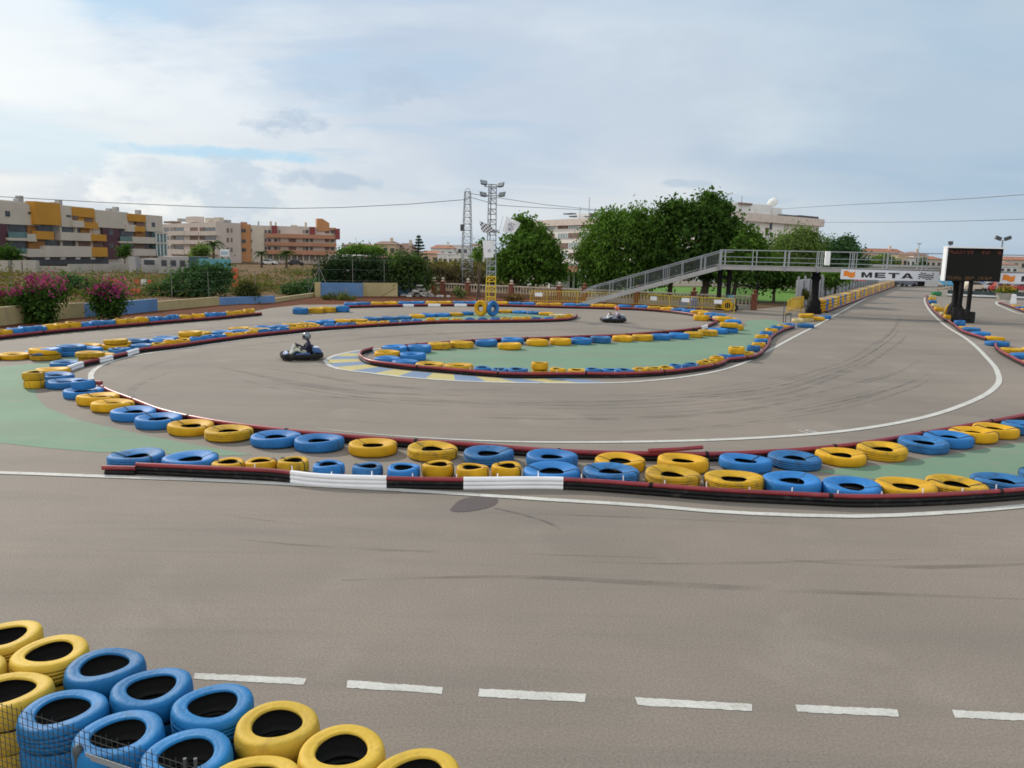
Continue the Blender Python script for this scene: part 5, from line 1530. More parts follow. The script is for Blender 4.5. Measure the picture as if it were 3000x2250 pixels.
def driver(label, mats4, helmet_m, closed, loc, rz):
    """mats4: skin/gloves, jacket, trousers, shoes"""
    t = thing('person', label, 'person')
    V = []; E = []; Rr = []

    def jt(p, r, parent=None):
        V.append(p); Rr.append(r); i = len(V) - 1
        if parent is not None: E.append((parent, i))
        return i
    pel = jt((-.22, 0, .24), .15)
    wa = jt((-.27, 0, .38), .135, pel); ch = jt((-.28, 0, .56), .16, wa); nk = jt((-.25, 0, .71), .065, ch); hd = jt((-.22, 0, .82), .08, nk); jt((-.21, 0, .90), .085, hd)
    for s in (-1, 1):
        sh = jt((-.27, s * .18, .63), .08, ch); el = jt((-.10, s * .30, .42), .052, sh); wr = jt((.10, s * .17, .54), .036, el); pm = jt((.17, s * .145, .575), .034, wr)
        for k in range(4):
            a = jt((.205, s * (.155 - .012 * k), .60 - .022 * k), .010, pm); b = jt((.215, s * (.125 - .008 * k), .605 - .022 * k), .009, a); jt((.195, s * (.11 - .004 * k), .595 - .02 * k), .008, b)
        a = jt((.17, s * .11, .60), .011, pm); jt((.185, s * .095, .585), .009, a)
        hp = jt((-.16, s * .10, .23), .105, pel); kn = jt((.20, s * .19, .42), .068, hp); an = jt((.50, s * .15, .19), .046, kn); jt((.56, s * .14, .17), .045, an); jt((.66, s * .13, .27), .035, len(V) - 1)
    me = bpy.data.meshes.new('person'); me.from_pydata(V, E, [])
    o = bpy.data.objects.new('body', me); C.objects.link(o)
    sk = o.modifiers.new('skin', 'SKIN'); sk.use_smooth_shade = True
    sub = o.modifiers.new('sub', 'SUBSURF'); sub.levels = 1; sub.render_levels = 1
    for i, v in enumerate(me.skin_vertices[0].data):
        v.radius = (Rr[i], Rr[i]); v.use_root = (i == 0)
    dg = bpy.context.evaluated_depsgraph_get(); dg.update()
    m2 = bpy.data.meshes.new_from_object(o.evaluated_get(dg))
    bpy.data.objects.remove(o)
    m2.name = 'body'
    m2.materials.clear()
    for m_ in mats4: m2.materials.append(m_)
    for p in m2.polygons:
        c = p.center
        if c.x > .46 and c.z < .33 and abs(c.y) > .05: p.material_index = 3
        elif c.x > .135 and c.z > .48: p.material_index = 0
        elif c.z > .70 and c.x < -.1: p.material_index = 0
        elif c.z < .31 or (c.x > -.12 and c.z < .52 and abs(c.y) < .28 and c.x > .06) or (c.x > -.14 and c.z < .36): p.material_index = 2
        else: p.material_index = 1
        p.use_smooth = True
    b = bpy.data.objects.new('body', m2); C.objects.link(b); b.parent = t
    hc = Vector((-.21, 0, .905))
    if closed:
        mb = MB(); mb.sphere(hc, .15, 20, 14, (1.08, .92, 1.02))
        mb.prism([hc + Vector((.03, 0, -.16)), hc + Vector((.16, 0, -.12)), hc + Vector((.155, 0, -.03)), hc + Vector((.03, 0, -.03))], (0, -.085, 0), (0, .085, 0))
        h = mb.build('helmet', helmet_m, t, smooth=True)
        mb = MB(); vs = []
        for i in range(9):
            a = R(-62 + 124 * i / 8)
            for z_ in (-.045, .045): vs.append(hc + Vector((.172 * math.cos(a), .147 * math.sin(a), z_)))
        mb.add(vs, [(2 * i, 2 * i + 2, 2 * i + 3, 2 * i + 1) for i in range(8)]); v = mb.build('visor', VISOR, h, smooth=True)
        so = v.modifiers.new('s', 'SOLIDIFY'); so.thickness = .008
    else:
        # open-faced helmet with the face showing
        mb = MB(); mb.sphere(hc + Vector((.02, 0, -.015)), .112, 18, 12, (1.0, .82, 1.15))
        mb.prism([hc + Vector((.125, 0, -.035)), hc + Vector((.155, 0, -.05)), hc + Vector((.128, 0, .02))], (0, -.016, 0), (0, .016, 0))
        f = mb.build('face', SKIN, t, smooth=True)
        mb = MB()
        for s in (-1, 1): mb.sphere(hc + Vector((.112, s * .036, .005)), .013, 8, 6)
        mb.box(hc + Vector((.112, 0, -.085)), (.02, .05, .012)); mb.build('eyes_and_mouth', mat('dark_features', (.05, .015, .015), .5), f)
        mb = MB(); vs = []; fs = []
        n, m = 22, 10
        for i in range(m + 1):
            th = R(128) * i / m
            for j in range(n):
                ph = 2 * math.pi * j / n; rr = .15
                x = rr * 1.08 * math.sin(th) * math.cos(ph); y = rr * .94 * math.sin(th) * math.sin(ph); z = rr * 1.05 * math.cos(th)
                vs.append(hc + Vector((x, y, z)))
        for i in range(m):
            for j in range(n):
                j2 = (j + 1) % n
                pc = (Vector(vs[i * n + j]) + Vector(vs[(i + 1) * n + j2])) / 2 - hc
                if pc.x > .07 and pc.z < .035 and abs(pc.y) < .10: continue
                fs.append((i * n + j, (i + 1) * n + j, (i + 1) * n + j2, i * n + j2))
        mb.add(vs, fs); h = mb.build('helmet', helmet_m, t, smooth=True)
        so = h.modifiers.new('s', 'SOLIDIFY'); so.thickness = .02; so.offset = -1
    t.location = loc; t.rotation_euler = (0, 0, rz); t.scale = (1.0, 1.08, .98)
    return t


NAVY = mat('navy_cloth', (.018, .018, .045), .85, var=.3, scale=6)
CREAM = mat('cream_cloth', (.50, .52, .40), .85, var=.2, scale=6)
GLOVE = mat('black_glove', (.02, .02, .02), .7)
LILAC = mat('lilac_cloth', (.36, .31, .38), .85, var=.25, scale=6)
PALET = mat('pale_trousers', (.42, .44, .48), .85, var=.25, scale=6)
SHOE = mat('shoe_dark', (.03, .03, .035), .7)
k1 = G(884, 1052); k2 = G(1796, 944)
kart('go_kart', 'blue and black go-kart on the left, turning in beside the striped kerb', 'go-kart', KBL, k1, R(200))
driver('person in dark jacket, cream trousers and silver helmet, gripping the wheel of the left kart', (GLOVE, NAVY, CREAM, SHOE), SILV, True, k1, R(200))
kart('go_kart', 'dark grey blue go-kart in the middle distance by the far barrier', 'go-kart', KBL2, k2, R(187))
driver('person in pale lilac top and open orange helmet, driving the far kart', (SKIN, LILAC, PALET, SHOE), ORNG, False, k2, R(187))
# ------------------------------------------------------------------ buildings on the left
CRM = mat('cream_render', (.50, .44, .365), .85, var=.06, scale=.3, dirt=.15, dirtcol=(.33, .3, .26))
CRM2 = mat('pink_cream_render', (.51, .435, .38), .85, var=.06, scale=.3, dirt=.15, dirtcol=(.33, .28, .25))
MUST = mat('mustard_render', (.47, .225, .028), .8, var=.08, scale=.3)
MUSTD = mat('brown_orange_render', (.26, .115, .03), .8, var=.1, scale=.3)
MARO = mat('maroon_render', (.085, .035, .045), .8, var=.12, scale=.3)
TERRA = mat('terracotta_render', (.37, .185, .115), .85, var=.08, scale=.3)
TERRA2 = mat('orange_render', (.41, .20, .09), .85, var=.08, scale=.3)
DRED = mat('dark_red_render', (.20, .045, .045), .8, var=.1)
WIN = mat('window_glass', (.045, .05, .06), .18, var=.4, scale=.8)
SHUT = mat('brown_shutter', (.16, .095, .075), .7, var=.3, scale=.7)
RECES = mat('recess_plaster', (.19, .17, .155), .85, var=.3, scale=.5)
BALG = mat('balcony_glass', (.09, .17, .165), .2, var=.2)
WHTW = mat('whitewash', (.62, .62, .60), .85, var=.08, scale=.4, dirt=.2, dirtcol=(.4, .38, .36))
GRYW = mat('grey_render', (.34, .33, .32), .85, var=.1, scale=.4)
ROOFT = mat('roof_tile', (.30, .13, .075), .85, var=.3, scale=1.2, bump=.4, bscale=6)
ROOFB = mat('brown_roof', (.21, .13, .095), .85, var=.25, scale=1.0)
DKGR = mat('dark_grey_fence', (.065, .062, .066), .7, var=.2)


class Fac:
    """A facade plane with boxes placed by zoomed photograph coordinates"""
    def __init__(s, t, pl, ox, oy, sc_):
        s.t, s.pl, s.ox, s.oy, s.k = t, pl, ox, oy, sc_

    def box(s, name, m, x0, y0, x1, y1, d1=.3, d0=-.4, parent=None, label=None, zc=None):
        px0, px1 = s.ox + x0 / s.k, s.ox + x1 / s.k; py0, py1 = s.oy + y0 / s.k, s.oy + y1 / s.k
        pm, qm = (py0 + py1) / 2, (px0 + px1) / 2
        s0 = s.pl.sz(px0, pm, d1)[0]; s1 = s.pl.sz(px1, pm, d1)[0]
        zt = s.pl.sz(qm, py0, d1)[1]; zb = s.pl.sz(qm, py1, d1)[1]
        if zc: zb, zt = zc
        mb = MB()
        a0, a1, b0, b1 = s.pl.P(s0, d0, 0), s.pl.P(s1, d0, 0), s.pl.P(s0, d1, 0), s.pl.P(s1, d1, 0)
        zt = max(zt, zb + .05)
        vs = [Vector((p.x, p.y, z)) for z in (zb, zt) for p in (b0, b1, a1, a0)]
        mb.add(vs, [(3, 2, 1, 0), (4, 5, 6, 7), (0, 1, 5, 4), (1, 2, 6, 5), (2, 3, 7, 6), (3, 0, 4, 7)])
        o = mb.build(name, m, parent or s.t)
        if label: o['label'] = label
        return o


def base_of(pl, px): s_ = pl.sz(px, 800)[0]; return pl.P(s_, 0, 0)


# --- building 1: cream, mustard and maroon flats, two stepped blocks
pl1 = Plane((-90, 140), (-83.5, 190))
b1 = thing('apartment_building', 'cream, mustard and maroon flats with stacked balconies at the left picture edge', 'building', base_of(pl1, 140))
f1 = Fac(b1, pl1, 0, 560, 5.53)
f1.box('wall', CRM, -900, 150, 1545, 1300, 0, -14, zc=(0, pl1.sz(53, 590, 0)[1]))
f1.box('upper_wall', CRM, -900, 160, 640, 520, .5, 0)
f1.box('wall_panel', MARO, -700, 522, 130, 1010, .45, 0)
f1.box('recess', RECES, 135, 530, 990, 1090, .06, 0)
f1.box('opening', WIN, 150, 540, 442, 660, .14); f1.box('glass_balustrade', BALG, 140, 662, 442, 752, .9, .8); f1.box('balcony_slab', CRM, 132, 756, 446, 802, .9)
f1.box('opening', WIN, 150, 815, 460, 920, .14); f1.box('glass_balustrade', BALG, 300, 925, 455, 1015, .9, .8); f1.box('balcony_slab', CRM, 290, 1017, 460, 1050, .9)
f1.box('wall_panel', MUSTD, 446, 535, 580, 690, .35, 0); f1.box('balcony', CRM, 456, 692, 595, 815, 1.1)
f1.box('balcony', MUST, 575, 182, 985, 545, 1.5); f1.box('opening', WIN, 600, 560, 860, 645, .16); f1.box('balcony', MUST, 592, 650, 875, 782, 1.2)
f1.box('wall_panel', MUSTD, 470, 805, 722, 932, .5, 0); f1.box('balcony', CRM, 460, 935, 722, 1068, 1.2)
f1.box('upper_wall', CRM, 990, 235, 1185, 580, .55, 0); f1.box('window', WIN, 1080, 388, 1152, 420, .62, .5); f1.box('window', WIN, 92, 320, 165, 408, .6, .5); f1.box('window', WIN, 462, 338, 535, 372, .6, .5)
f1.box('opening', WIN, 1000, 585, 1185, 662, .15); f1.box('opening', WIN, 1255, 610, 1490, 690, .15); f1.box('opening', WIN, 1000, 800, 1225, 885, .15); f1.box('opening', SHUT, 1250, 805, 1490, 900, .15); f1.box('opening', WIN, 745, 800, 985, 880, .15)
for x in (990, 1238, 1478): f1.box('column', CRM, x, 580, x + 22, 1062, .5)
f1.box('balcony', CRM, 990, 672, 1490, 802, 1.3); f1.box('balcony', CRM, 724, 890, 1500, 1066, 1.4); f1.box('balcony', MUST, 1492, 700, 1728, 808, 1.5); f1.box('balcony', MUST, 1504, 910, 1745, 1062, 1.6)
f1.box('recess', SHUT, 1505, 812, 1720, 905, .3, 0); f1.box('balcony', CRM, 1180, 478, 1365, 585, 1.0); f1.box('upper_wall', MUST, 1190, 272, 1535, 420, .9, 0)
f1.box('wall_panel', MUST, 1190, 420, 1535, 520, .5, 0); f1.box('window', SHUT, 1200, 398, 1268, 460, 1.0, .5); f1.box('window', SHUT, 1372, 420, 1508, 500, .6, .5); f1.box('balcony', MUST, 1370, 505, 1590, 605, 1.0); f1.box('wall_panel', MUSTD, 1310, 607, 1500, 690, .35, 0)
f1.box('garage_front', DKGR, 500, 1075, 1760, 1190, .9, -.3)
for x in (735, 985, 1230, 1470): f1.box('basement_light', WHTW, x, 1068, x + 75, 1105, 1.0, .8)
for x0, y0, x1, y1 in ((330, 75, 382, 170), (296, 120, 330, 175), (962, 145, 1012, 230), (872, 180, 912, 200)): f1.box('chimney', GRYW, x0, y0, x1, y1, -.6, -1.6)

b2 = thing('apartment_building', 'second cream and mustard block with maroon corner, right of the edge flats', 'building', base_of(pl1, 370))
f2 = Fac(b2, pl1, 0, 500, 2.212)
f2.box('wall', CRM, 612, 262, 1055, 600, -.2, -14, zc=(0, pl1.sz(285, 619, -.2)[1]))
f2.box('upper_wall', CRM, 618, 262, 832, 372, .5, -.2); f2.box('wall_panel', MARO, 672, 374, 780, 570, .4, -.2); f2.box('window', WIN, 706, 382, 735, 420, .46); f2.box('window', WIN, 708, 470, 735, 500, .46)
f2.box('opening', WIN, 782, 380, 862, 425, .15); f2.box('glass_balustrade', BALG, 780, 428, 862, 455, .9, .8); f2.box('balcony_slab', CRM, 778, 458, 864, 470, .9); f2.box('opening', WIN, 782, 472, 866, 545, .15)
f2.box('upper_wall', MUST, 836, 282, 945, 330, .9, -.2); f2.box('window', SHUT, 888, 330, 935, 360, .5); f2.box('balcony', MUST, 880, 360, 940, 395, 1.0); f2.box('wall_panel', MUSTD, 880, 396, 942, 430, .3, -.2)
f2.box('upper_wall', CRM, 948, 290, 1054, 395, .5, -.2); f2.box('window', WIN, 985, 335, 1005, 365, .56); f2.box('balcony', CRM, 820, 350, 884, 395, .8)
f2.box('opening', WIN, 945, 396, 1050, 432, .1); f2.box('balcony', CRM, 864, 430, 1008, 472, 1.2); f2.box('opening', SHUT, 866, 475, 940, 502, .1); f2.box('opening', WIN, 944, 475, 1006, 505, .12); f2.box('balcony', CRM, 866, 508, 1010, 552, 1.2)
f2.box('stair_tower', BALG, 1012, 400, 1085, 552, 1.0, -4)
for i in range(4): f2.box('mullion', WHTW, 1014 + i * 22, 400, 1019 + i * 22, 552, 1.08, .9)
for y in (400, 465): f2.box('tower_band', CRM, 1010, y, 1088, y + 10, 1.15, .9)
for x0, y0, x1, y1 in ((712, 245, 728, 262), (755, 236, 772, 264), (900, 255, 916, 282)): f2.box('chimney', GRYW, x0, y0, x1, y1, -.6, -1.6)

# --- building 2: long cream flats with three rows of balconies and a blank side wall
pA, pB, pC_ = W(478, 700, 250), W(634, 700, 216), W(705, 700, 224)
pl2 = Plane(pA[:2], pB[:2]); pl2b = Plane(pB[:2], pC_[:2])
b3 = thing('apartment_building', 'long pinkish cream flats with three rows of balconies and a plain windowed side', 'building', pB.copy() * 1)
f3 = Fac(b3, pl2, 400, 620, 5.53); f3b = Fac(b3, pl2b, 400, 620, 5.53)
ztop = pl2b.sz(634, 650)[1]
mb = MB(); d_ = Vector((-3, 14, 0)); q = [Vector((p.x, p.y, 0)) for p in (pA, pB, pC_)] + [Vector((pC_.x, pC_.y, 0)) + d_, Vector((pA.x, pA.y, 0)) + d_]
mb.prism(q, (0, 0, 0), (0, 0, ztop)); mb.build('wall', CRM2, b3)
for k, (ya, yb, yc) in enumerate(((255, 320, 385), (398, 465, 525), (548, 615, 690))):
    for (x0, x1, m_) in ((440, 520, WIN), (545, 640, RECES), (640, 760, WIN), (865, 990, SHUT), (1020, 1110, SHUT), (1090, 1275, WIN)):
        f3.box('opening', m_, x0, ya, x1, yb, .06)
    for x0, x1 in ((500, 765), (775, 1000), (1005, 1275)):
        f3.box('balcony', CRM2, x0, yb - 5, x1, yc, 1.2)
for y in (270, 425, 580):
    for x in (1465, 1525): f3b.box('window', RECES if x > 1500 else SHUT, x, y, x + 32, y + 70, .08)
for x0, y0, x1, y1, m_ in ((440, 155, 565, 185, ROOFB), (800, 80, 930, 175, CRM2), (660, 110, 700, 160, GRYW), (1110, 100, 1160, 165, CRM), (1340, 95, 1415, 165, CRM), (1460, 135, 1535, 175, GRYW)):
    f3.box('roof_hut', m_, x0, y0, x1, y1, -2, -5) if x0 < 1200 else f3b.box('roof_hut', m_, x0, y0, x1, y1, -2, -4)

# --- building 3: terracotta flats with a wedge tower
pl3 = Plane(W(704, 700, 226)[:2], W(990, 700, 236)[:2])
b4 = thing('apartment_building', 'terracotta and cream flats with banded balconies and a wedge tower on the roof', 'building', base_of(pl3, 860))
f4 = Fac(b4, pl3, 700, 620, 7.373)
f4.box('wall', CRM2, 30, 300, 2100, 1110, 0, -13, zc=(0, pl3.sz(780, 661)[1]))
f4.box('wall_panel', TERRA2, 32, 270, 262, 1090, .5, 0); f4.box('wall_panel', CRM, 268, 300, 545, 1090, .3, 0)
for y in (370, 600, 790):
    f4.box('window', WIN, 40, y, 150, y + 75, .56); f4.box('window', WIN, 262, y + 10, 285, y + 70, .36)
for y0, y1 in ((490, 575), (665, 745), (835, 930)): f4.box('balcony', TERRA, 580, y0, 2108, y1, 1.3)
for y in (395, 585, 760):
    for x0, x1, m_ in ((560, 600, WIN), (625, 690, WIN), (760, 830, WIN), (855, 895, RECES), (1075, 1235, SHUT), (1385, 1420, RECES), (1440, 1500, WIN), (1540, 1600, WIN), (1860, 1950, SHUT), (1985, 2060, WIN)):
        if y == 395 and 1000 < x0 < 1300: continue
        f4.box('window', m_, x0, y, x1, y + 72, .1)
f4.box('wall_panel', DRED, 715, 300, 825, 545, .9, 0); f4.box('wall_panel', DRED, 1535, 330, 1645, 555, .9, 0); f4.box('corner_block', DRED, 2090, 368, 2182, 600, 1.5, -6)
f4.box('wall_panel', TERRA, 1950, 350, 2095, 400, .5, -2)
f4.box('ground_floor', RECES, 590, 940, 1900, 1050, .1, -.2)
for x in range(600, 1900, 130): f4.box('ground_column', CRM, x, 930, x + 22, 1090, .5)
mb = MB(); o1 = -1.0
A_ = [(1688, 150), (1800, 150), (1955, 250), (1955, 420), (1688, 420)]
pts_ = []
for x, y in A_:
    s_, z_ = pl3.sz(700 + x / 7.373, 620 + y / 7.373, .4); pts_.append(pl3.P(s_, .4, z_))
mb.prism(pts_, (0, 0, 0), pl3.n * -3); mb.build('wedge_tower', TERRA2, b4)
for x0, y0, x1, y1, m_ in ((35, 225, 180, 290, TERRA), (410, 215, 440, 300, GRYW), (670, 210, 715, 305, CRM), (780, 225, 815, 300, CRM), (1130, 290, 1265, 480, CRM2), (1430, 230, 1470, 380, CRM), (1280, 320, 1420, 345, DKGR)): f4.box('chimney', m_, x0, y0, x1, y1, -.5, -2)

# --- pale flats behind the big trees
cA, cB, cC = W(1548, 700, 186), W(2120, 700, 130), W(2396, 700, 150)
pl4 = Plane(cA[:2], cB[:2]); pl5 = Plane(cB[:2], cC[:2])
LITE = mat('pale_render', (.70, .65, .60), .85, var=.06, scale=.3, dirt=.15, dirtcol=(.4, .36, .32))
b5 = thing('apartment_building', 'pale pinkish flats with glazed balconies and white roof huts behind the big trees', 'building', Vector((cB.x, cB.y, 0)))
zt5 = pl5.sz(2300, 634)[1]
mb = MB(); dv = Vector((2, 13, 0))
q = [Vector((p.x, p.y, 0)) for p in (cA, cB, cC)] + [Vector((cC.x, cC.y, 0)) + dv, Vector((cA.x, cA.y, 0)) + Vector((14, 8, 0))]
mb.prism(q, (0, 0, 0), (0, 0, zt5 - .6)); mb.build('wall', LITE, b5)
mb = MB(); cen = sum(q, Vector()) / 5
mb.prism([cen + (p - cen) * 1.035 for p in q], (0, 0, zt5 - 1.3), (0, 0, zt5)); mb.build('roof_edge', mat('pink_stone', (.55, .46, .40), .8), b5)
f5 = Fac(b5, pl4, 1540, 580, 6.38)
BALW = mat('glazed_balcony', (.30, .36, .37), .25, var=.35, scale=.6)
for k, (ya, yb) in enumerate(((470, 572), (655, 752), (840, 940), (1030, 1130), (1220, 1320))):
    for j, (x0, x1) in enumerate(((-60, 130), (140, 330), (345, 530), (600, 785), (800, 990), (1035, 1240), (1260, 1480), (1500, 1740), (1760, 2050), (2080, 2400), (2450, 2900), (2950, 3500))):
        m_ = (SHUT, BALW)[(j + k + 1) % 2]
        sh = (x0 - 700) * -.028
        w_ = f5.box('window' if m_ is BALW else 'opening', m_, x0, ya + sh, x1, yb + sh, .12)
        if m_ is BALW and 500 < x0 < 1300:
            for q_ in range(5): f5.box('mullion', WHTW, x0 + (x1 - x0) * q_ / 4 - 4, ya + sh, x0 + (x1 - x0) * q_ / 4 + 4, yb + sh, .2, .1, parent=w_)
f6 = Fac(b5, pl5, 2100, 560, 4.809)
f6.box('window', WIN, 752, 435, 782, 545, .1); f6.box('window', SHUT, 690, 420, 735, 450, .1)
for y in (515, 585): f6.box('window', SHUT, 690, y, 735, y + 40, .1)
for y in (470, 600, 730):
    for x in (470, 960, 1160): f6.box('window', CRM, x, y, x + 60, y + 70, .08)
for x0, y0, x1, y1 in ((232, 165, 420, 320), (590, 190, 755, 345), (800, 235, 915, 345), (420, 195, 520, 320)): f6.box('roof_hut', WHTW, x0, y0, x1, y1, -2, -5)
f6.box('hut_roof', ROOFB, 330, 165, 505, 192, -1.6, -5.2)
f6.box('solar_panel', DKGR, 930, 335, 1140, 362, -1, -2.5); f6.box('solar_panel', DKGR, 1170, 350, 1435, 385, -1, -2.5)
for x0, x1 in ((700, 840), (1190, 1310), (810, 960), (1100, 1240)): f5.box('solar_panel', DKGR, x0, 285 if x1 in (840, 1310) else 330, x1, 305 if x1 in (840, 1310) else 355, -3, -4.5)
f5.box('roof_hut', WHTW, 960, 290, 1190, 350, -3, -6)
s_, z_ = pl5.sz(2262, 590, -3); p = pl5.P(s_, -3, z_)
mb = MB(); rot = Matrix.Rotation(R(-40), 3, 'Z') @ Matrix.Rotation(R(62), 3, 'X')
prof = [(r, -.32 * (r / .95) ** 2) for r in (0, .25, .5, .75, .95)]
tmp = MB(); tmp.lathe(prof, n=20); mb.add([rot @ Vector(v) + p for v in tmp.v], tmp.f)
o = mb.build('satellite_dish', WHTW, b5, smooth=True); so = o.modifiers.new('s', 'SOLIDIFY'); so.thickness = .05
mb = MB(); mb.tube([p, (p.x, p.y, zt5)], .06, 6); mb.build('dish_mast', GALV, b5)
for px_, py0, py1 in ((1727, 578, 632), (1700, 606, 640), (1567, 630, 645), (2174, 575, 600)):
    a, b = (pl4 if px_ < 2100 else pl5).sz(px_, py0, -2), (pl4 if px_ < 2100 else pl5).sz(px_, py1, -2)
    mb = MB(); pp_ = (pl4 if px_ < 2100 else pl5).P(a[0], -2, 0); mb.tube([pp_ + Vector((0, 0, min(b[1], zt5 - .2))), pp_ + Vector((0, 0, a[1]))], .07, 5); mb.build('aerial', GALV, b5)

# ------------------------------------------------------------------ small houses far off
def house(name, label, px0, px1, ytop, Yd, wall_m, roof_m=None, roof_px=0, flat=False, depth=9, wins=3, grp='distant houses', chim=False, base_px=None, cat='house', hip=.25):
    a, b = W(px0, ytop, Yd), W(px1, ytop, Yd)
    cx, w = (a.x + b.x) / 2, b.x - a.x
    zt = (a.z + b.z) / 2; zr = roof_px / F * Yd
    ze = zt - zr
    t = thing(name, label, cat, (cx, Yd + depth / 2, 0), grp)
    mb = MB(); mb.box((cx, Yd + depth / 2, ze / 2), (w, depth, ze)); mb.build('wall', wall_m, t)
    if roof_m and zr > 0:
        ov = .4; x0, x1, y0, y1 = cx - w / 2 - ov, cx + w / 2 + ov, Yd - ov, Yd + depth + ov
        h_ = w * hip
        mb = MB(); mb.add([(x0, y0, ze), (x1, y0, ze), (x1, y1, ze), (x0, y1, ze), (x0 + h_, Yd + depth / 2, zt), (x1 - h_, Yd + depth / 2, zt)], [(0, 1, 5, 4), (1, 2, 5), (2, 3, 4, 5), (3, 0, 4), (3, 2, 1, 0)])
        rf = mb.build('roof', roof_m, t)
        if chim:
            mb = MB(); mb.box((cx + w * .2, Yd + depth * .4, zt), (.7, .7, 1.8)); mb.build('chimney', wall_m, rf)
    else:
        mb = MB(); mb.box((cx, Yd + depth / 2, ze + .12), (w + .3, depth + .3, .24)); mb.build('parapet', wall_m, t)
    for i in range(wins):
        for z_ in ([ze - 1.6] if ze < 4.5 else [ze - 1.6, ze - 4.5]):
            if z_ < .8: continue
            x = cx - w / 2 + w * (i + .5) / wins
            mb = MB(); mb.box((x, Yd - .02, z_), (min(1.3, w / wins * .5), .12, 1.3)); mb.build('window', WIN, t)
    return t


house('house', 'low white house right of the terracotta flats', 985, 1012, 740, 190, WHTW, ROOFB, 5, wins=2)
house('house', 'far grey house with long flat brown roof behind the dark shrubs', 1000, 1100, 713, 330, GRYW, ROOFB, 6, wins=5)
house('villa', 'cream villa with arched front and ochre roof behind the dark hedge', 1098, 1160, 706, 210, mat('peach_render', (.50, .38, .27), .85), ROOFB, 9, wins=3, chim=True, cat='villa')
house('villa', 'brown roofed villa left of the star shaped conifer', 1158, 1215, 712, 215, CRM2, ROOFB, 26, wins=2, chim=True, cat='villa', hip=.3)
house('house', 'house with orange tiled roof right of the star shaped conifer', 1262, 1330, 717, 230, WHTW, ROOFT, 10, wins=3, chim=True)
house('house', 'low house with peach gable in front of the orange tiled roof', 1232, 1290, 734, 190, mat('peach_render', (.50, .38, .27), .85), ROOFT, 8, wins=2)
house('house', 'white terraced house with flat roof left of the pylon', 1322, 1372, 720, 240, WHTW, wins=3)
house('house', 'white house half hidden between pylon and floodlight mast', 1378, 1420, 713, 200, WHTW, ROOFB, 4, wins=2)
house('house', 'low white row behind the dry scrub left of the pylon', 1282, 1372, 745, 175, WHTW, wins=6)
house('shed', 'long low white shed behind the dark shrubs right of the terracotta flats', 962, 1065, 746, 150, WHTW, GRYW, 2, wins=4, cat='shed')
house('shed', 'low cream shed with dull red front behind the dark shrubs', 1062, 1130, 750, 148, CRM, DRED, 4, wins=2, cat='shed')
house('house', 'long house with red tiled roof right of the trees, above the banner', 2545, 2655, 728, 260, CRM2, ROOFT, 14, wins=6, chim=True, hip=.12)
house('house', 'cream house with dark window under the red tiled long roof', 2632, 2660, 752, 200, mat('peach_render', (.50, .38, .27), .85), wins=2)
house('house', 'small white house between cream house and dark cypress', 2656, 2684, 752, 205, WHTW, ROOFB, 3, wins=2)
house('house', 'ochre house beside the dark cypress above the banner', 2678, 2716, 738, 230, CRM, ROOFT, 8, wins=2, chim=True)
house('house', 'brown house left of the timing screen', 2712, 2762, 750, 235, CRM2, ROOFT, 9, wins=3)
house('house', 'far brown roofed house row right of the timing screen', 2945, 3060, 752, 230, CRM, ROOFT, 10, wins=5)
house('house', 'white house right of the timing screen', 2930, 2985, 770, 190, WHTW, ROOFT, 5, wins=3)
house('house', 'grey white house left end of the skyline above the banner', 2520, 2560, 742, 210, WHTW, ROOFT, 5, wins=2)
# hut with a black doorway at the end of the straight
hy = 141
t = thing('pit_hut', 'white hut with big black doorway at the end of the straight', 'hut', W(2690, 838, hy)); a, b = W(2622, 790, hy), W(2752, 790, hy)
zt = W(2690, 797, hy).z
mb = MB(); mb.box(((a.x + b.x) / 2, hy + 3, zt / 2), (b.x - a.x, 6, zt)); mb.build('wall', WHTW, t)
a, b = W(2672, 815, hy), W(2709, 815, hy); zt2 = W(2690, 818, hy).z
mb = MB(); mb.box(((a.x + b.x) / 2, hy - .05, zt2 / 2), (b.x - a.x, .3, zt2)); mb.build('doorway', BLACKP, t)
a, b = W(2700, 790, hy), W(2765, 790, hy)
mb = MB(); mb.box(((a.x + b.x) / 2, hy + 2, zt + .1), (b.x - a.x + 6, 7, .25)); mb.build('roof', GRYW, t)
# grey pit building roofline behind the bridge
t = thing('pit_building', 'long low grey building with flat roof behind the META banner', 'building', W(2640, 830, 152)); a, b = W(2560, 790, 152), W(2800, 790, 152); zt = W(2680, 783, 152).z
mb = MB(); mb.box(((a.x + b.x) / 2, 157, zt / 2), (b.x - a.x, 8, zt)); mb.build('wall', WHTW, t)
mb = MB(); mb.box(((a.x + b.x) / 2, 156.6, zt + .12), (b.x - a.x + 1, 9.4, .25)); mb.build('roof', GRYW, t)
for i in range(7):
    mb = MB(); mb.box((a.x + (b.x - a.x) * (i + .5) / 7, 153 - .02, zt * .5), (1.6, .1, 1.2)); mb.build('window', WIN, t)

# grey wall with white posts left of the straight behind the tyre wall
t = thing('grey_wall', 'grey white painted wall with pale posts behind the striped tyre wall', 'wall', Vector((*G(2430, 880).xy, 0)))
wd_ = (tm[1] - tm[0]).normalized(); off = Vector((-wd_.y, wd_.x, 0)) * 3.2
WG = mat('grey_painted_wall', (.38, .38, .40), .85, var=.2, scale=.5, dirt=.3)
mb = MB(); mb.bar(tm[0] + off + Vector((0, 0, 1.2)) + (tm[1] - tm[0]) * .06, tm[1] + off + Vector((0, 0, 1.2)), .2, 2.4); mb.build('panel', WG, t)
for i in range(24):
    p = tm[0].lerp(tm[1], .05 + .95 * i / 23) + off * .93
    mb = MB(); mb.bar(p, p + Vector((0, 0, 2.75)), .14); mb.build('post', GALV, t)
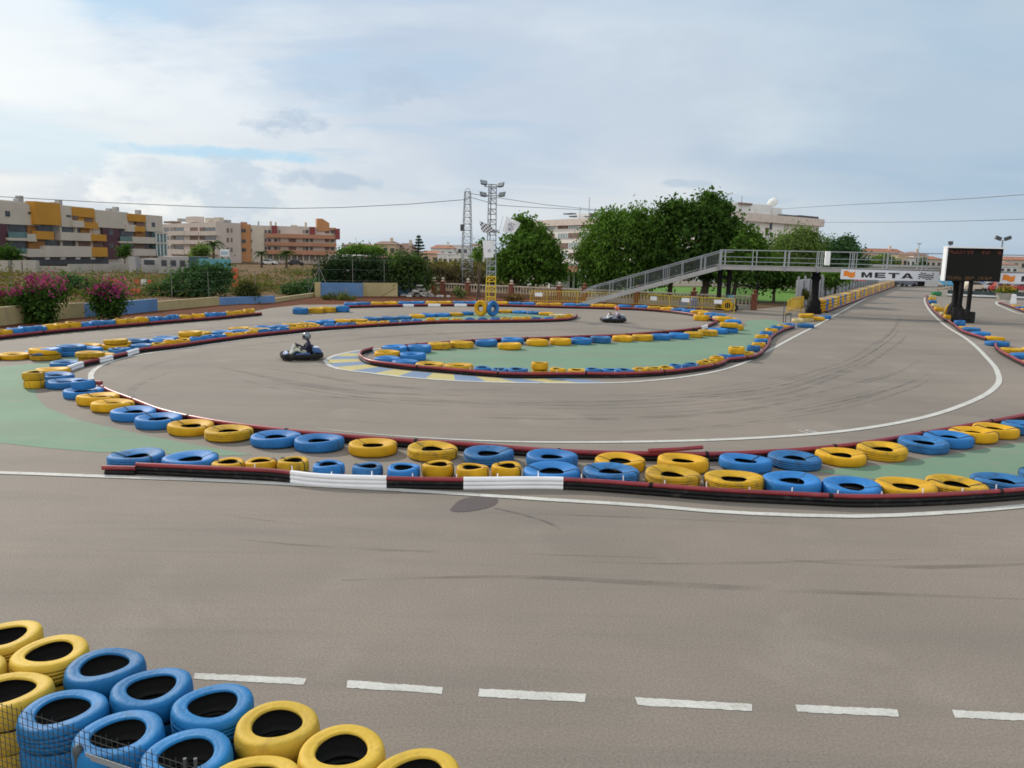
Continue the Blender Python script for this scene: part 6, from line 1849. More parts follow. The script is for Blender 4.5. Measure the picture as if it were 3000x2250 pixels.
# coloured awnings glimpsed above that wall
for (x, y, lb, m_, dep) in ((2470, 814, 'orange red parasol above the grey wall, left one', mat('orange_cloth', (.5, .12, .05), .8), 90), (2512, 820, 'faded red parasol above the grey wall, right one', mat('red_cloth', (.45, .12, .12), .8), 100)):
    p = W(x, y, dep); t = thing('parasol', lb, 'parasol', (p.x, p.y, 0), 'parasols by the grey wall')
    mb = MB(); mb.lathe([(0, .35), (.7, .12), (1.1, -.05), (1.05, -.1), (0, .28)], p, 8); mb.build('canopy', m_, t)
    mb = MB(); mb.tube([(p.x, p.y, 0), p], .04, 6); mb.build('pole', GALV, t)

# --- low white building and terrace beyond the lawn
t = thing('white_building', 'long low white building beyond the lawn, seen under the bridge ramp', 'building', W(2150, 835, 118)); a, b = W(1880, 800, 118), W(2380, 800, 118); zt = W(2150, 778, 118).z
mb = MB(); mb.box(((a.x + b.x) / 2, 123, zt / 2), (b.x - a.x, 8, zt)); mb.build('wall', WHTW, t)
for i in range(9):
    x = a.x + (b.x - a.x) * (i + .5) / 9
    mb = MB(); mb.box((x, 118.9, 1.3), (1.3, .2, 1.9)); mb.build('window' if i % 3 else 'door', RECES, t)
mb = MB(); mb.box(((a.x + b.x) / 2, 117.6, .35), (b.x - a.x + 2, .3, .7)); mb.build('terrace_wall', CRM, t)
for i in range(10):
    x = a.x + (b.x - a.x) * i / 9
    mb = MB(); mb.box((x, 117.9, zt * .5), (.35, .35, zt)); mb.build('column', WHTW, t)
# gate house with tiled porch and two black poles
hy = 98
t = thing('gate_house', 'small white house with tiled porch roof between the two biggest trees', 'house', W(1665, 835, hy)); a, b = W(1612, 800, hy), W(1705, 800, hy); zt = W(1660, 795, hy).z
mb = MB(); mb.box(((a.x + b.x) / 2, hy + 3, zt / 2), (b.x - a.x, 6, zt)); mb.build('wall', WHTW, t)
a2, b2_ = W(1652, 790, hy), W(1694, 790, hy)
mb = MB(); mb.add([(a2.x, hy - 1.2, zt - .1), (b2_.x, hy - 1.2, zt - .1), (b2_.x, hy + .8, zt + .75), (a2.x, hy + .8, zt + .75), (a2.x, hy + .8, zt - .1), (b2_.x, hy + .8, zt - .1)], [(0, 1, 2, 3), (0, 3, 4), (1, 5, 2), (4, 5, 1, 0), (3, 2, 5, 4)]); mb.build('porch_roof', ROOFT, t)
for px_ in (1674, 1688):
    p = W(px_, 800, hy - 1.5); mb = MB(); mb.box((p.x, hy - 1.5, zt * .5 - .05), (.3, .3, zt - .1)); mb.build('black_post', BLACKP, t)
mb = MB(); p = W(1658, 800, hy - .1); mb.box((p.x, hy - .06, zt - .8), (.3, .12, .45)); mb.build('window', WIN, t)

# ------------------------------------------------------------------ low wall and fences on the left
w_px = [(-220, 975), (0, 953), (162, 934), (245, 928), (352, 921), (458, 910), (458.5, 910), (640, 893), (803, 886), (920, 868)]
wt_px = [(-220, 905), (0, 904), (162, 896), (245, 893), (352, 890), (458, 884), (458.5, 884), (640, 880), (803, 874), (925, 868)]
cols_ = ['y', 'y', 'y', 'b', 'b', 'y', 'y', 'b', 'y']
WY = mat('wall_yellow', (.40, .33, .17), .85, var=.12, scale=.6, dirt=.5, dirtcol=(.27, .2, .12)); WB = mat('wall_blue', (.10, .20, .38), .8, var=.15, scale=.6, dirt=.4, dirtcol=(.2, .22, .26))
lwall = thing('low_wall', 'low wall painted in yellow and blue stretches behind the pink bushes', 'wall', G(300, 925))
base = [G(*p) for p in w_px]
for i in range(9):
    if i == 5: continue
    a, b = base[i], base[i + 1]
    h = [.95, .95, .85, .8, .8, .8, .62, .55, .35][i]
    mb = MB(); mb.bar(a + Vector((0, 0, h / 2 - .02)), b + Vector((0, 0, h / 2 - .02)), .22, h); mb.build('wall_stretch', WY if cols_[i] == 'y' else WB, lwall)
bw = thing('block_wall', 'short blue and yellow wall below the dark hedge, a plank leaning on it', 'wall', G(1050, 868))
for x0, x1, m_, y in ((935, 1063, WB, 869), (1063, 1164, WY, 868), (1164, 1215, WB, 866)):
    a, b = G(x0, y), G(x1, y); mb = MB(); mb.bar(a + Vector((0, 0, .62)), b + Vector((0, 0, .62)), .25, 1.24); mb.build('wall_stretch', m_, bw)
a = G(932, 869); mb = MB(); mb.box((a.x, a.y, .62), (.5, .4, 1.3)); mb.build('end_pier', WY, bw)
t = thing('plank', 'dark plank leaning on the yellow part of the short wall', 'plank', G(1120, 872)); a = G(1112, 872); b = W(1158, 845, a.y + .3)
mb = MB(); mb.bar(a, b, .12, .05); mb.build('board', mat('old_wood', (.14, .09, .06), .9), t)
t = thing('rubble_heap', 'heap of broken white slabs beside the short blue wall', 'rubble', G(1232, 866)); c = G(1232, 868)
rr = random.Random(5); mb = MB()
for i in range(46):
    p = c + Vector((rr.gauss(0, .75), rr.gauss(0, .3), 0)); h = max(.05, 1.1 - abs(p.x - c.x) * .9) * rr.random()
    rot = Matrix.Rotation(rr.uniform(0, 6), 3, 'Z') @ Matrix.Rotation(rr.uniform(-.9, .9), 3, 'X')
    mb.box(p + Vector((0, 0, h)), (rr.uniform(.2, .7), rr.uniform(.15, .4), rr.uniform(.04, .12)), rot=rot)
mb.build('slabs', mat('broken_slab', (.42, .40, .38), .9, var=.25), t)
CHN = mat('fence_post_grey', (.17, .175, .155), .8)
t = thing('chain_fence', 'thin wire fence on grey posts along the low painted wall', 'fence', G(400, 905))
fpx = [(-120, 940), (40, 925), (160, 915), (300, 905), (505, 890), (612, 882), (750, 874), (905, 866)]
fps = [G(*p) for p in fpx]
for p in fps:
    mb = MB(); mb.tube([p, p + Vector((0, 0, 2.3))], .022, 6); mb.build('fence_post', CHN, t)
mb = MB()
for z_ in (.9, 1.6, 2.25): mb.tube([p + Vector((0, 0, z_)) for p in fps], .006, 4)
mb.build('wire', CHN, t)
t = thing('chain_fence', 'wire fence on tall grey posts in front of the dark hedge', 'fence', G(1050, 866))
fps = [G(x, 867) for x in (936, 1034, 1126, 1198, 1240)]
for i, p in enumerate(fps):
    mb = MB(); mb.tube([p, p + Vector((.5 if i == 4 else 0, 0, 3.4))], .03, 6); mb.build('fence_post', CHN, t)
mb = MB(); p = fps[0]
for dx in (-1.0, 1.1): mb.tube([p + Vector((dx, 0, 0)), p + Vector((0, 0, 2.6))], .035, 6)
mb.build('brace', CHN, t)
mb = MB()
for z_ in (1.4, 2.4, 3.3): mb.tube([p + Vector((0, 0, z_)) for p in fps[:4]], .008, 4)
mb.build('wire', CHN, t)
# site walls, hoarding, sheds in the waste land
def px_box(name, label, cat, x0, x1, ytop, Yd, m_, depth=.3, z0=0.0, extra=None, group=None):
    a, b = W(x0, ytop, Yd), W(x1, ytop, Yd)
    t = thing(name, label, cat, ((a.x + b.x) / 2, Yd, 0), group)
    zt = (a.z + b.z) / 2
    mb = MB(); mb.box(((a.x + b.x) / 2, Yd + depth / 2, (zt + z0) / 2), (b.x - a.x, depth, zt - z0)); mb.build('panel' if depth < 1 else 'wall', m_, t)
    return t, a, b, zt


PLW = mat('pale_plaster', (.36, .335, .29), .85, var=.1, scale=.4, dirt=.3, dirtcol=(.26, .22, .18))
fw = thing('garden_wall', 'long pale wall with dark railing in front of the edge flats', 'wall', W(200, 790, 122))
for x0, x1, yt, m_ in ((-150, 16, 782, CRM), (92, 200, 779, PLW), (200, 380, 774, PLW)):
    a, b = W(x0, yt, 118), W(x1, yt, 128 if x1 > 300 else 120)
    mb = MB(); mb.bar(Vector((a.x, a.y, a.z / 2)), Vector((b.x, b.y, a.z / 2)), .3, a.z); mb.build('wall_stretch', m_, fw)
for x in (14, 53, 90): p = W(x, 763, 117); mb = MB(); mb.box((p.x, p.y, p.z / 2), (1.3 if x != 90 else 2.0, .8, p.z)); mb.build('gate_pier', PLW, fw)
p = W(47, 768, 117.2); mb = MB(); mb.box((p.x, p.y, p.z / 2), (.9, .2, p.z)); mb.build('gate', MARO, fw)
TURQ = mat('turquoise_board', (.09, .27, .32), .7, var=.15, scale=.5)
px_box('site_hoarding', 'turquoise hoarding behind the big green bush', 'hoarding', 582, 674, 758, 118, TURQ)
px_box('container', 'dark green container left of the turquoise hoarding', 'container', 552, 582, 752, 120, mat('dark_teal', (.03, .07, .075), .6), 4)
t, a, b, zt = px_box('site_cabin', 'white grey site cabin left of the dark green container', 'cabin', 462, 552, 752, 124, GRYW, 3)
for i in range(3): mb = MB(); mb.box((a.x + (b.x - a.x) * (.2 + .3 * i), 124 - .03, zt * .62), (.8, .1, .9)); mb.build('window', WIN, t)
t, a, b, zt = px_box('site_cabin', 'lower white cabin in front of the second flats', 'cabin', 412, 462, 758, 126, GRYW, 3); mb = MB(); mb.box(((a.x + b.x) / 2, 126 - .03, zt * .75), ((b.x - a.x) * .6, .1, .7)); mb.build('window', WIN, t)
px_box('utility_box', 'grey utility kiosk right of the long pale wall', 'kiosk', 376, 396, 752, 122, GRYW, 1.5)
t = thing('notice_board', 'white notice board with blue lines on posts above the turquoise hoarding', 'sign', W(658, 780, 122)); a, b = W(645, 730, 121), W(671, 730, 121); zt, zb = a.z, W(650, 751, 121).z
mb = MB(); mb.box(((a.x + b.x) / 2, 121, (zt + zb) / 2), (b.x - a.x, .1, zt - zb)); mb.build('board', WHTW, t)
mb = MB()
for k in (.3, .5, .62): mb.box(((a.x + b.x) / 2, 120.93, zb + (zt - zb) * k), ((b.x - a.x) * .8, .04, .07))
mb.build('printed_lines', mat('print_blue', (.12, .25, .45), .6), t)
mb = MB()
for x in (a.x + .2, b.x - .2): mb.bar((x, 121.1, 0), (x, 121.1, zb), .1)
mb.build('legs', DARKST, t)
ORN = mat('orange_net', (.50, .10, .05), .85, var=.3, scale=2)
for x0, x1, yt, yb, lb in ((676, 698, 786, 845, 'orange site netting right of the big green bush'), (322, 350, 818, 838, 'red plastic barrier in the waste land, behind the right pink bush'), (376, 412, 846, 866, 'low orange red barrier beside the right pink bush'), (392, 452, 818, 836, 'far red and white barrier in the dry grass')):
    Yd = G((x0 + x1) / 2, yb).y; a, b = W(x0, yt, Yd), W(x1, yt, Yd)
    t = thing('site_barrier', lb, 'barrier', ((a.x + b.x) / 2, Yd, 0), 'orange and red site barriers')
    for i in range(3):
        xa, xb = a.x + (b.x - a.x) * i / 3, a.x + (b.x - a.x) * (i + 1) / 3
        mb = MB(); mb.box(((xa + xb) / 2, Yd, a.z / 2), (xb - xa - .05, .12, a.z)); mb.build('panel', ORN if i != 1 or x1 - x0 < 40 else WHTW, t, bevel=.02)
    mb = MB(); mb.box(((a.x + b.x) / 2, Yd, .05), (b.x - a.x, .5, .1)); mb.build('foot', DKGR, t)

# ------------------------------------------------------------------ cars
def car(label, px_, Yd, m_, rz, grp='parked cars', L_=4.1):
    p = W(px_, 830, Yd); t = thing('parked_car', label, 'car', grp and (0, 0, 0), grp)
    body = [(-2.05, .35), (-2.0, .78), (-1.75, .92), (-1.25, .96), (1.0, .92), (1.85, .78), (2.05, .55), (2.05, .3), (-2.0, .28)]
    cab = [(-1.6, .94), (-1.15, 1.40), (-.3, 1.47), (.35, 1.40), (1.05, .92)]
    mb = MB(); mb.prism([Vector((x, 0, z)) for x, z in body], (0, -.85, 0), (0, .85, 0)); mb.prism([Vector((x, 0, z)) for x, z in cab], (0, -.70, 0), (0, .70, 0)); mb.build('body', m_, t, bevel=.05)
    for s in (-1, 1):
        mb = MB(); mb.prism([Vector((x, 0, z)) for x, z in ((-1.4, .98), (-1.08, 1.34), (-.32, 1.39), (.30, 1.33), (.8, .98))], (0, s * .69, 0), (0, s * .715, 0)); mb.build('side_window', WIN, t)
    mb = MB(); mb.bar((.42, 0, 1.36), (1.0, 0, .97), 1.2, .03, up=(0, 0, 1)); mb.build('windscreen', WIN, t)
    for x in (-1.3, 1.3):
        for s in (-1, 1):
            mb = MB(); mb.lathe([(0, -.1), (.3, -.1), (.31, 0), (.3, .1), (0, .1)], (x, s * .8, .31), 14, 'Y'); mb.build('wheel', RUB, t, smooth=True)
    for s in (-1, 1):
        mb = MB(); mb.box((2.0, s * .6, .66), (.12, .3, .14)); mb.build('headlight', WHTW, t)
    t.location = (p.x, Yd, 0); t.rotation_euler = (0, 0, rz)
    return t


CW = mat('car_white', (.6, .6, .6), .3); CR = mat('car_red', (.35, .04, .04), .3); CG = mat('car_grey', (.12, .13, .16), .3); CC_ = mat('car_cream', (.55, .48, .38), .3); CK = mat('car_dark', (.03, .03, .035), .3); CS = mat('car_silver', (.40, .41, .42), .3, .3)
car('dark grey car parked left of the white pit hut', 2650, 137, CG, R(20))
car('cream car parked behind the far barrier, just right of the screen posts', 2856, 122, CC_, R(5)); car('white car parked right of the cream car', 2896, 122, CW, R(175)); car('red car parked right of the white car, behind the flower planter', 2938, 121, CR, R(8)); car('red car at the right picture edge beyond the far barrier', 2996, 121, CR, R(178))
car('dark car in front of the terracotta flats', 870, 205, CK, R(4)); car('white van-like car left of the dark car by the terracotta flats', 790, 205, CW, R(-5)); car('silver car behind the site cabins', 508, 140, CS, R(3))

# ------------------------------------------------------------------ far paddock on the right
for (x0, x1, yt, yb, Yd, m_, lb) in ((2766, 2812, 822, 834, 128, mat('blue_awning', (.05, .19, .30), .7), 'blue green awning left of the screen posts'), (2862, 2932, 829, 836, 130, mat('blue_awning2', (.06, .12, .32), .7), 'dark blue awning right of the screen posts')):
    a, b = W(x0, yt, Yd), W(x1, yt, Yd); zb_ = W(x0, yb, Yd).z
    t = thing('awning', lb, 'awning', ((a.x + b.x) / 2, Yd, 0))
    mb = MB(); mb.add([(a.x, Yd, zb_), (b.x, Yd, zb_), (b.x, Yd + 2.5, a.z + .2), (a.x, Yd + 2.5, a.z + .2), (a.x, Yd, zb_ - .3), (b.x, Yd, zb_ - .3)], [(0, 1, 2, 3), (4, 5, 1, 0)]); o = mb.build('canopy', m_, t); so = o.modifiers.new('s', 'SOLIDIFY'); so.thickness = .06
    for x in (a.x + .1, b.x - .1):
        mb = MB(); mb.bar((x, Yd + .05, 0), (x, Yd + .05, zb_ - .05), .1); mb.build('pole', GALV, t)
t = thing('far_barrier', 'dark far barrier across the paddock behind the screen posts', 'barrier', G(2860, 872)); a, b = G(2775, 868), G(3080, 880)
mb = MB(); mb.bar(a + Vector((0, 0, .55)), b + Vector((0, 0, .55)), .25, .5); mb.build('upper_band', mat('dark_green_band', (.05, .07, .075), .7, var=.4, scale=.6), t)
mb = MB(); mb.bar(a + Vector((0, 0, .22)), b + Vector((0, 0, .22)), .3, .22); mb.build('white_band', WHT, t)
mb = MB(); mb.bar(a + Vector((0, 0, .05)), b + Vector((0, 0, .05)), .34, .12); mb.build('foot_band', BLK, t)
t = thing('planter', 'grey concrete planter with yellow flowers right of the screen posts', 'planter', G(2942, 876)); p = G(2942, 877)
mb = MB(); mb.lathe([(0, 0), (.75, 0), (.95, .75), (.85, .75), (.8, .6), (0, .6)], p, 16); mb.build('pot', CONC, t, smooth=True)
V, Fc = leaves([((p.x, p.y, 1.0), (.95, .8, .4), 1)], 500, .11, 77, spread=.2); mesh_np('leaves', V, Fc, leafmat('planter_green', (.10, .16, .04)), t)
V, Fc = leaves([((p.x, p.y, 1.15), (1.0, .8, .35), 1)], 260, .10, 78, spread=.25); mesh_np('flowers', V, Fc, leafmat('yellow_petals', (.55, .36, .04)), t)
t = thing('marker_block', 'white marker block on the far kerb right of the screen', 'marker', G(2968, 889)); p = G(2968, 890)
mb = MB(); mb.lathe([(0, 0), (.38, 0), (.26, 1.0), (0, 1.02)], p, 4); mb.build('block', WHT, t, bevel=.02)
t = thing('covered_kart', 'green covered kart with brown cover by the far end of the straight', 'kart', G(2748, 866)); p = G(2746, 867)
mb = MB(); mb.box(p + Vector((0, .3, .28)), (1.1, .9, .5)); mb.build('body', mat('bright_green', (.03, .22, .09), .6), t, bevel=.12)
mb = MB(); mb.add([p + Vector(v) for v in ((.1, -.3, .75), (1.9, -.1, 1.15), (1.9, .9, 1.15), (.1, .8, .75))], [(0, 1, 2, 3)]); o = mb.build('cover', mat('brown_cloth', (.22, .16, .10), .8), t); so = o.modifiers.new('s', 'SOLIDIFY'); so.thickness = .08
mb = MB()
for x in (.2, 1.8): mb.bar(p + Vector((x, .3, 0)), p + Vector((x, .3, .75 + .18 * x)), .06)
mb.build('support', DARKST, t)
t = thing('floodlight_pole', 'far grey pole with two floodlights above the right end of the timing screen', 'light pole', W(2938, 850, 118)); p = W(2938, 703, 118)
mb = MB(); mb.tube([(p.x, p.y, 0), p], .12, 8); mb.build('pole', GALV, t)
for s in (-1, 1):
    mb = MB(); mb.box(p + Vector((s * .7, 0, .25)), (.9, .35, .5), rot=Matrix.Rotation(s * -.35, 3, 'Y')); mb.build('floodlight', DARKST, t)
t = thing('floodlight_pole', 'far thin pole with small lamp head above the left end of the timing screen', 'light pole', W(2785, 850, 125)); p = W(2785, 712, 125)
mb = MB(); mb.tube([(p.x, p.y, 0), p], .09, 8); mb.build('pole', GALV, t)
mb = MB(); mb.box(p, (.6, .35, .55)); mb.build('lamp_head', DARKST, t)
t = thing('floodlight_pole', 'very far thin lamp pole in the sky left of the screen', 'light pole', W(2693, 850, 160)); p = W(2693, 714, 160)
mb = MB(); mb.tube([(p.x, p.y, 0), p], .06, 8); mb.build('pole', GALV, t)
mb = MB(); mb.box(p, (.75, .3, .22)); mb.build('lamp_head', GRYW, t)

# ------------------------------------------------------------------ trees and shrubs
BARK = mat('bark', (.085, .06, .045), .9, var=.3, scale=4, bump=.5, bscale=12)
L_DK = leafmat('leaf_dark', (.050, .100, .022)); L_MD = leafmat('leaf_mid', (.088, .168, .030)); L_LT = leafmat('leaf_light', (.125, .185, .055)); L_BL = leafmat('leaf_bluish', (.06, .12, .05)); L_OL = leafmat('leaf_olive', (.10, .115, .035)); L_DRY = leafmat('dry_grass', (.18, .12, .055), .35, .15)
PINK = leafmat('pink_flower', (.34, .055, .19), .35, .3)


def tree(name, label, base, trunk_r, fork_z, cl, n, size, m_, seed, spread=.45, per=16, droop=0.0, cat='tree', grp='trees beyond the track', lean=(0, 0), limbs=6, aspect=.55):
    base = Vector(base)
    t = thing(name, label, cat, base, grp)
    r_ = random.Random(seed)
    mb = MB(); top = base + Vector((lean[0], lean[1], fork_z))
    mid = base + Vector((lean[0] * .35 + r_.uniform(-.1, .1), lean[1] * .4, fork_z * .5))
    mb.tube([base - Vector((0, 0, .1)), base + Vector((0, 0, .15)), mid, top], [trunk_r * 1.6, trunk_r * 1.15, trunk_r * .9, trunk_r * .8], 9)
    tg = sorted(cl, key=lambda c: -c[2])[:limbs]
    for c in tg:
        e = Vector(c[0]); m1 = top.lerp(e, .5) + Vector((r_.uniform(-.3, .3), r_.uniform(-.3, .3), r_.uniform(-.2, .3)))
        mb.tube([top - Vector((0, 0, .2)), m1, e], [trunk_r * .6, trunk_r * .38, trunk_r * .12], 6)
        for k in range(3):
            e2 = e + Vector([r_.uniform(-.7, .7) * c[1][i] for i in range(3)])
            mb.tube([m1.lerp(e, .4), e2], [trunk_r * .2, trunk_r * .05], 5)
    mb.build('trunk', BARK, t, smooth=True)
    V, Fc = leaves(cl, n, size, seed, spread=spread, per=per, droop=droop, aspect=aspect)
    mesh_np('crown', V, Fc, m_, t)
    return t


def blobs(px_list, Y0, dep=.8):
    """crown lobes from (px, py, rx px, rz px, weight) outlines at distance Y0"""
    out = []; r_ = random.Random(3)
    for (x, y, rx, rz, w) in px_list:
        k = Y0 / F
        c = W(x, y, Y0 + r_.uniform(-.25, .25) * rx * k)
        out.append((tuple(c), (rx * k, rx * k * dep, rz * k), w))
    return out


# T1 round dark tree right of the mast
c1 = blobs([(1550, 740, 78, 70, 3), (1500, 770, 45, 50, 1.4), (1600, 770, 50, 55, 1.6), (1555, 690, 45, 40, 1), (1528, 655, 24, 24, .45), (1590, 715, 40, 35, .8), (1480, 790, 30, 28, .5), (1560, 800, 85, 34, 1.5), (1630, 795, 30, 30, .5)], 92)
bx = G(1515, 852); tree('broadleaf_tree', 'dark round broadleaf tree right of the floodlight mast', (W(1515, 840, 92).x, 92, 0), .38, 2.3, c1, 14000, .21, L_MD, 21)
# T2 big feathery tree left of the ramp
c2 = blobs([(1830, 730, 115, 95, 4), (1770, 770, 75, 70, 2), (1760, 700, 60, 55, 1.2), (1840, 655, 90, 45, 1.8), (1900, 690, 80, 70, 2), (1735, 800, 45, 40, 1), (1830, 800, 105, 42, 2), (1920, 780, 70, 55, 1.4), (1790, 640, 45, 30, .6), (1880, 630, 50, 30, .6), (1712, 745, 26, 36, .4)], 88)
tree('broadleaf_tree', 'wide bright green feathery tree with drooping twigs left of the bridge', (W(1962, 850, 88).x, 88, 0), .26, 2.6, c2, 26000, .19, L_MD, 22, droop=.7, aspect=.45)
# T3 tallest dark tree behind the ramp head
c3 = blobs([(2040, 690, 110, 85, 3.5), (2050, 640, 80, 45, 1.5), (2078, 592, 22, 24, .5), (2110, 615, 26, 22, .5), (2120, 690, 60, 75, 1.6), (1975, 640, 60, 50, 1.2), (2030, 760, 120, 40, 2), (2150, 745, 45, 45, .9), (1985, 618, 40, 24, .6), (2080, 790, 80, 25, .8)], 84)
tree('broadleaf_tree', 'tallest dark glossy tree directly behind the head of the bridge ramp', (W(2062, 850, 84).x, 84, 0), .40, 2.9, c3, 17000, .23, L_DK, 23, lean=(.4, 0))
# T4 slim fig
c4 = blobs([(2195, 735, 38, 60, 1.5), (2160, 760, 34, 45, 1), (2230, 755, 34, 42, 1), (2190, 690, 18, 28, .4), (2150, 800, 45, 24, .7), (2225, 705, 16, 20, .3)], 80)
tree('fig_tree', 'loose young fig tree right of the tallest dark tree', (W(2148, 850, 80).x, 80, 0), .24, 2.2, c4, 3000, .24, L_OL if False else L_MD, 24, lean=(.3, 0))
# under-deck dark crown
c5 = blobs([(2230, 815, 55, 26, 1.5), (2285, 812, 50, 26, 1.2), (2260, 790, 60, 22, 1)], 78)
tree('broadleaf_tree', 'small dark dense tree whose crown hides just under the bridge deck', (W(2268, 860, 78).x, 78, 0), .13, 2.0, c5, 3600, .18, L_DK, 25)
# T5 pepper tree, pale
c6 = blobs([(2330, 745, 75, 70, 3), (2285, 760, 45, 50, 1.3), (2375, 755, 42, 55, 1.3), (2345, 695, 40, 34, .8), (2290, 710, 26, 26, .4), (2330, 800, 75, 30, 1.2), (2390, 700, 18, 25, .3)], 104)
tree('pepper_tree', 'pale green feathery pepper tree in front of the right half of the flats', (W(2345, 850, 104).x, 104, 0), .42, 2.4, c6, 15000, .19, L_LT, 26, droop=.9, aspect=.4)
c7 = blobs([(2462, 745, 46, 42, 2), (2425, 730, 24, 30, .7), (2500, 755, 36, 34, 1.1), (2480, 715, 22, 22, .5), (2520, 775, 22, 24, .5), (2470, 780, 55, 22, 1)], 125)
tree('broadleaf_tree', 'bluish green tree standing alone right of the pale flats', (W(2465, 850, 125).x, 125, 0), .3, 2.2, c7, 6500, .24, L_BL, 27)
c8 = blobs([(2455, 815, 30, 14, 1), (2425, 818, 22, 12, .6)], 84)
tree('broadleaf_tree', 'small tree just under the left end of the META banner', (W(2448, 860, 84).x, 84, 0), .13, 1.5, c8, 900, .2, L_MD, 28)
c9 = blobs([(2590, 765, 28, 16, 1), (2570, 772, 18, 12, .5), (2615, 772, 16, 11, .4)], 165)
tree('broadleaf_tree', 'low green tree seen between the bridge rails above META', (W(2590, 830, 165).x, 165, 0), .2, 1.6, c9, 1500, .3, L_LT, 29)
# star-shaped araucaria
ap = W(1227, 762, 150); az = W(1227, 690, 150).z
t = thing('araucaria', 'thin star shaped conifer standing between the far villas', 'tree', (ap.x, 150, 0), 'trees beyond the track')
mb = MB(); mb.tube([(ap.x, 150, 0), (ap.x, 150, az)], [.2, .05], 7); mb.build('trunk', BARK, t)
cl = []; k = 0
for i in range(9):
    z_ = az - .25 - i * .55; rr_ = .25 + i * .20
    for j in range(9):
        a_ = j * .7 + i
        for f_ in (.35, .7, 1.0): cl.append(((ap.x + math.cos(a_) * rr_ * f_, 150 + math.sin(a_) * rr_ * f_, z_ + .12 * f_ * f_ * rr_), (.16, .16, .07), 1))
V, Fc = leaves(cl, 2600, .13, 31, spread=.08, per=6); mesh_np('crown', V, Fc, leafmat('conifer', (.035, .06, .045)), t)
# cypress by the ochre house
p = W(2703, 760, 195); t = thing('cypress', 'dark small cypress beside the ochre house above the banner', 'tree', (p.x, 195, 0), 'trees beyond the track')
mb = MB(); mb.tube([(p.x, 195, 0), (p.x, 195, 3)], .2, 6); mb.build('trunk', BARK, t)
V, Fc = leaves([((p.x, 195, p.z * .55), (1.3, 1.3, p.z * .5), 1)], 900, .3, 33, spread=.3); mesh_np('crown', V, Fc, L_DK, t)


def palm(label, px_, pyt, Yd, fr, seed):
    p = W(px_, pyt, Yd); t = thing('palm_tree', label, 'palm', (p.x, Yd, 0), 'palms by the flats'); r_ = random.Random(seed)
    mb = MB(); mb.tube([(p.x, Yd, 0), (p.x + .1, Yd, p.z)], [.28, .2], 8); mb.build('trunk', BARK, t)
    V = []; Fc = []
    for i in range(26):
        a_ = i * 2.4 + r_.uniform(-.2, .2); el = r_.uniform(-.3, 1.1); Lf = fr * r_.uniform(.8, 1.1)
        prev = None
        for k in range(7):
            u = k / 6; rr_ = Lf * u * math.cos(el * (1 - u * .3)); zz_ = Lf * (math.sin(el) * u - .75 * u * u)
            c = Vector((p.x + math.cos(a_) * rr_, Yd + math.sin(a_) * rr_, p.z + zz_))
            if prev is not None:
                d = (c - prev); sd = Vector((-math.sin(a_), math.cos(a_), 0))
                for s in (-1, 1):
                    o0 = len(V); tip = (prev + c) / 2 + sd * s * .5 * fr * .28 * (1.1 - u) + Vector((0, 0, -.12)); V += [tuple(prev), tuple(c), tuple(tip + d * .6), tuple(tip)]; Fc.append((o0, o0 + 1, o0 + 2, o0 + 3))
            prev = c
    mesh_np('crown', np.array(V), np.array(Fc), leafmat('palm_leaf', (.06, .10, .035)), t)


palm('tall palm in front of the long cream flats', 624, 715, 150, 2.6, 1); palm('short palm in front of the terracotta flats', 838, 742, 170, 2.6, 2); palm('low palm beside the plain cream end of the terracotta flats', 765, 742, 175, 2.2, 3)


def shrub(label, lobes, Yd, n, size, m_, seed, dep=.8, name='shrub', spread=.22, flowers=None, grp='shrubs on the left', per=14, droop=0.0):
    cl = blobs(lobes, Yd, dep)
    cl = [((c[0][0], c[0][1], max(c[0][2], c[1][2] * .5)), c[1], c[2]) for c in cl]
    x = sum(c[0][0] * c[2] for c in cl) / sum(c[2] for c in cl)
    t = thing(name, label, 'shrub', (x, Yd, 0), grp)
    r_ = random.Random(seed); mb = MB()
    for c in cl[:6]:
        e = Vector(c[0]); mb.tube([(x + r_.uniform(-.2, .2), Yd, -.05), Vector((x, Yd, 0)).lerp(e, .6) + Vector((r_.uniform(-.1, .1), 0, 0)), e], [.07, .045, .015], 5)
    mb.build('stems', BARK, t)
    V, Fc = leaves(cl, n, size, seed, spread=spread, per=per, droop=droop); V[:, 2] = np.maximum(V[:, 2], .01)
    mesh_np('foliage', V, Fc, m_, t)
    if flowers:
        V, Fc = leaves(blobs(flowers[0], Yd - .3, .6), flowers[1], size * .8, seed + 50, spread=spread * .9, per=9); V[:, 2] = np.maximum(V[:, 2], .05); mesh_np('blossom', V, Fc, PINK, t)
    return t


Yb = G(115, 945).y
shrub('big bougainvillea with pink blossom against the low wall, left one', [(115, 905, 42, 45, 2), (95, 870, 50, 35, 1.3), (140, 865, 45, 35, 1.3), (60, 875, 30, 22, .6), (110, 930, 32, 24, 1), (165, 845, 26, 26, .5)], Yb, 4200, .10, L_DK, 41, name='bougainvillea', flowers=([(85, 826, 22, 14, 1), (130, 820, 26, 16, 1.4), (70, 858, 26, 10, .8), (160, 850, 26, 9, .8), (110, 845, 34, 14, .8), (180, 822, 14, 10, .5), (45, 855, 14, 8, .4)], 620))
Yb = G(318, 936).y
shrub('smaller rounder bougainvillea with purple pink blossom, right one', [(318, 890, 40, 32, 2), (330, 860, 42, 28, 1.2), (292, 862, 28, 26, .8), (315, 908, 34, 20, 1.1)], Yb, 3200, .10, L_DK, 42, name='bougainvillea', flowers=([(305, 845, 34, 17, 1.6), (340, 840, 26, 14, 1), (325, 862, 36, 12, .9), (280, 855, 14, 12, .4)], 620))
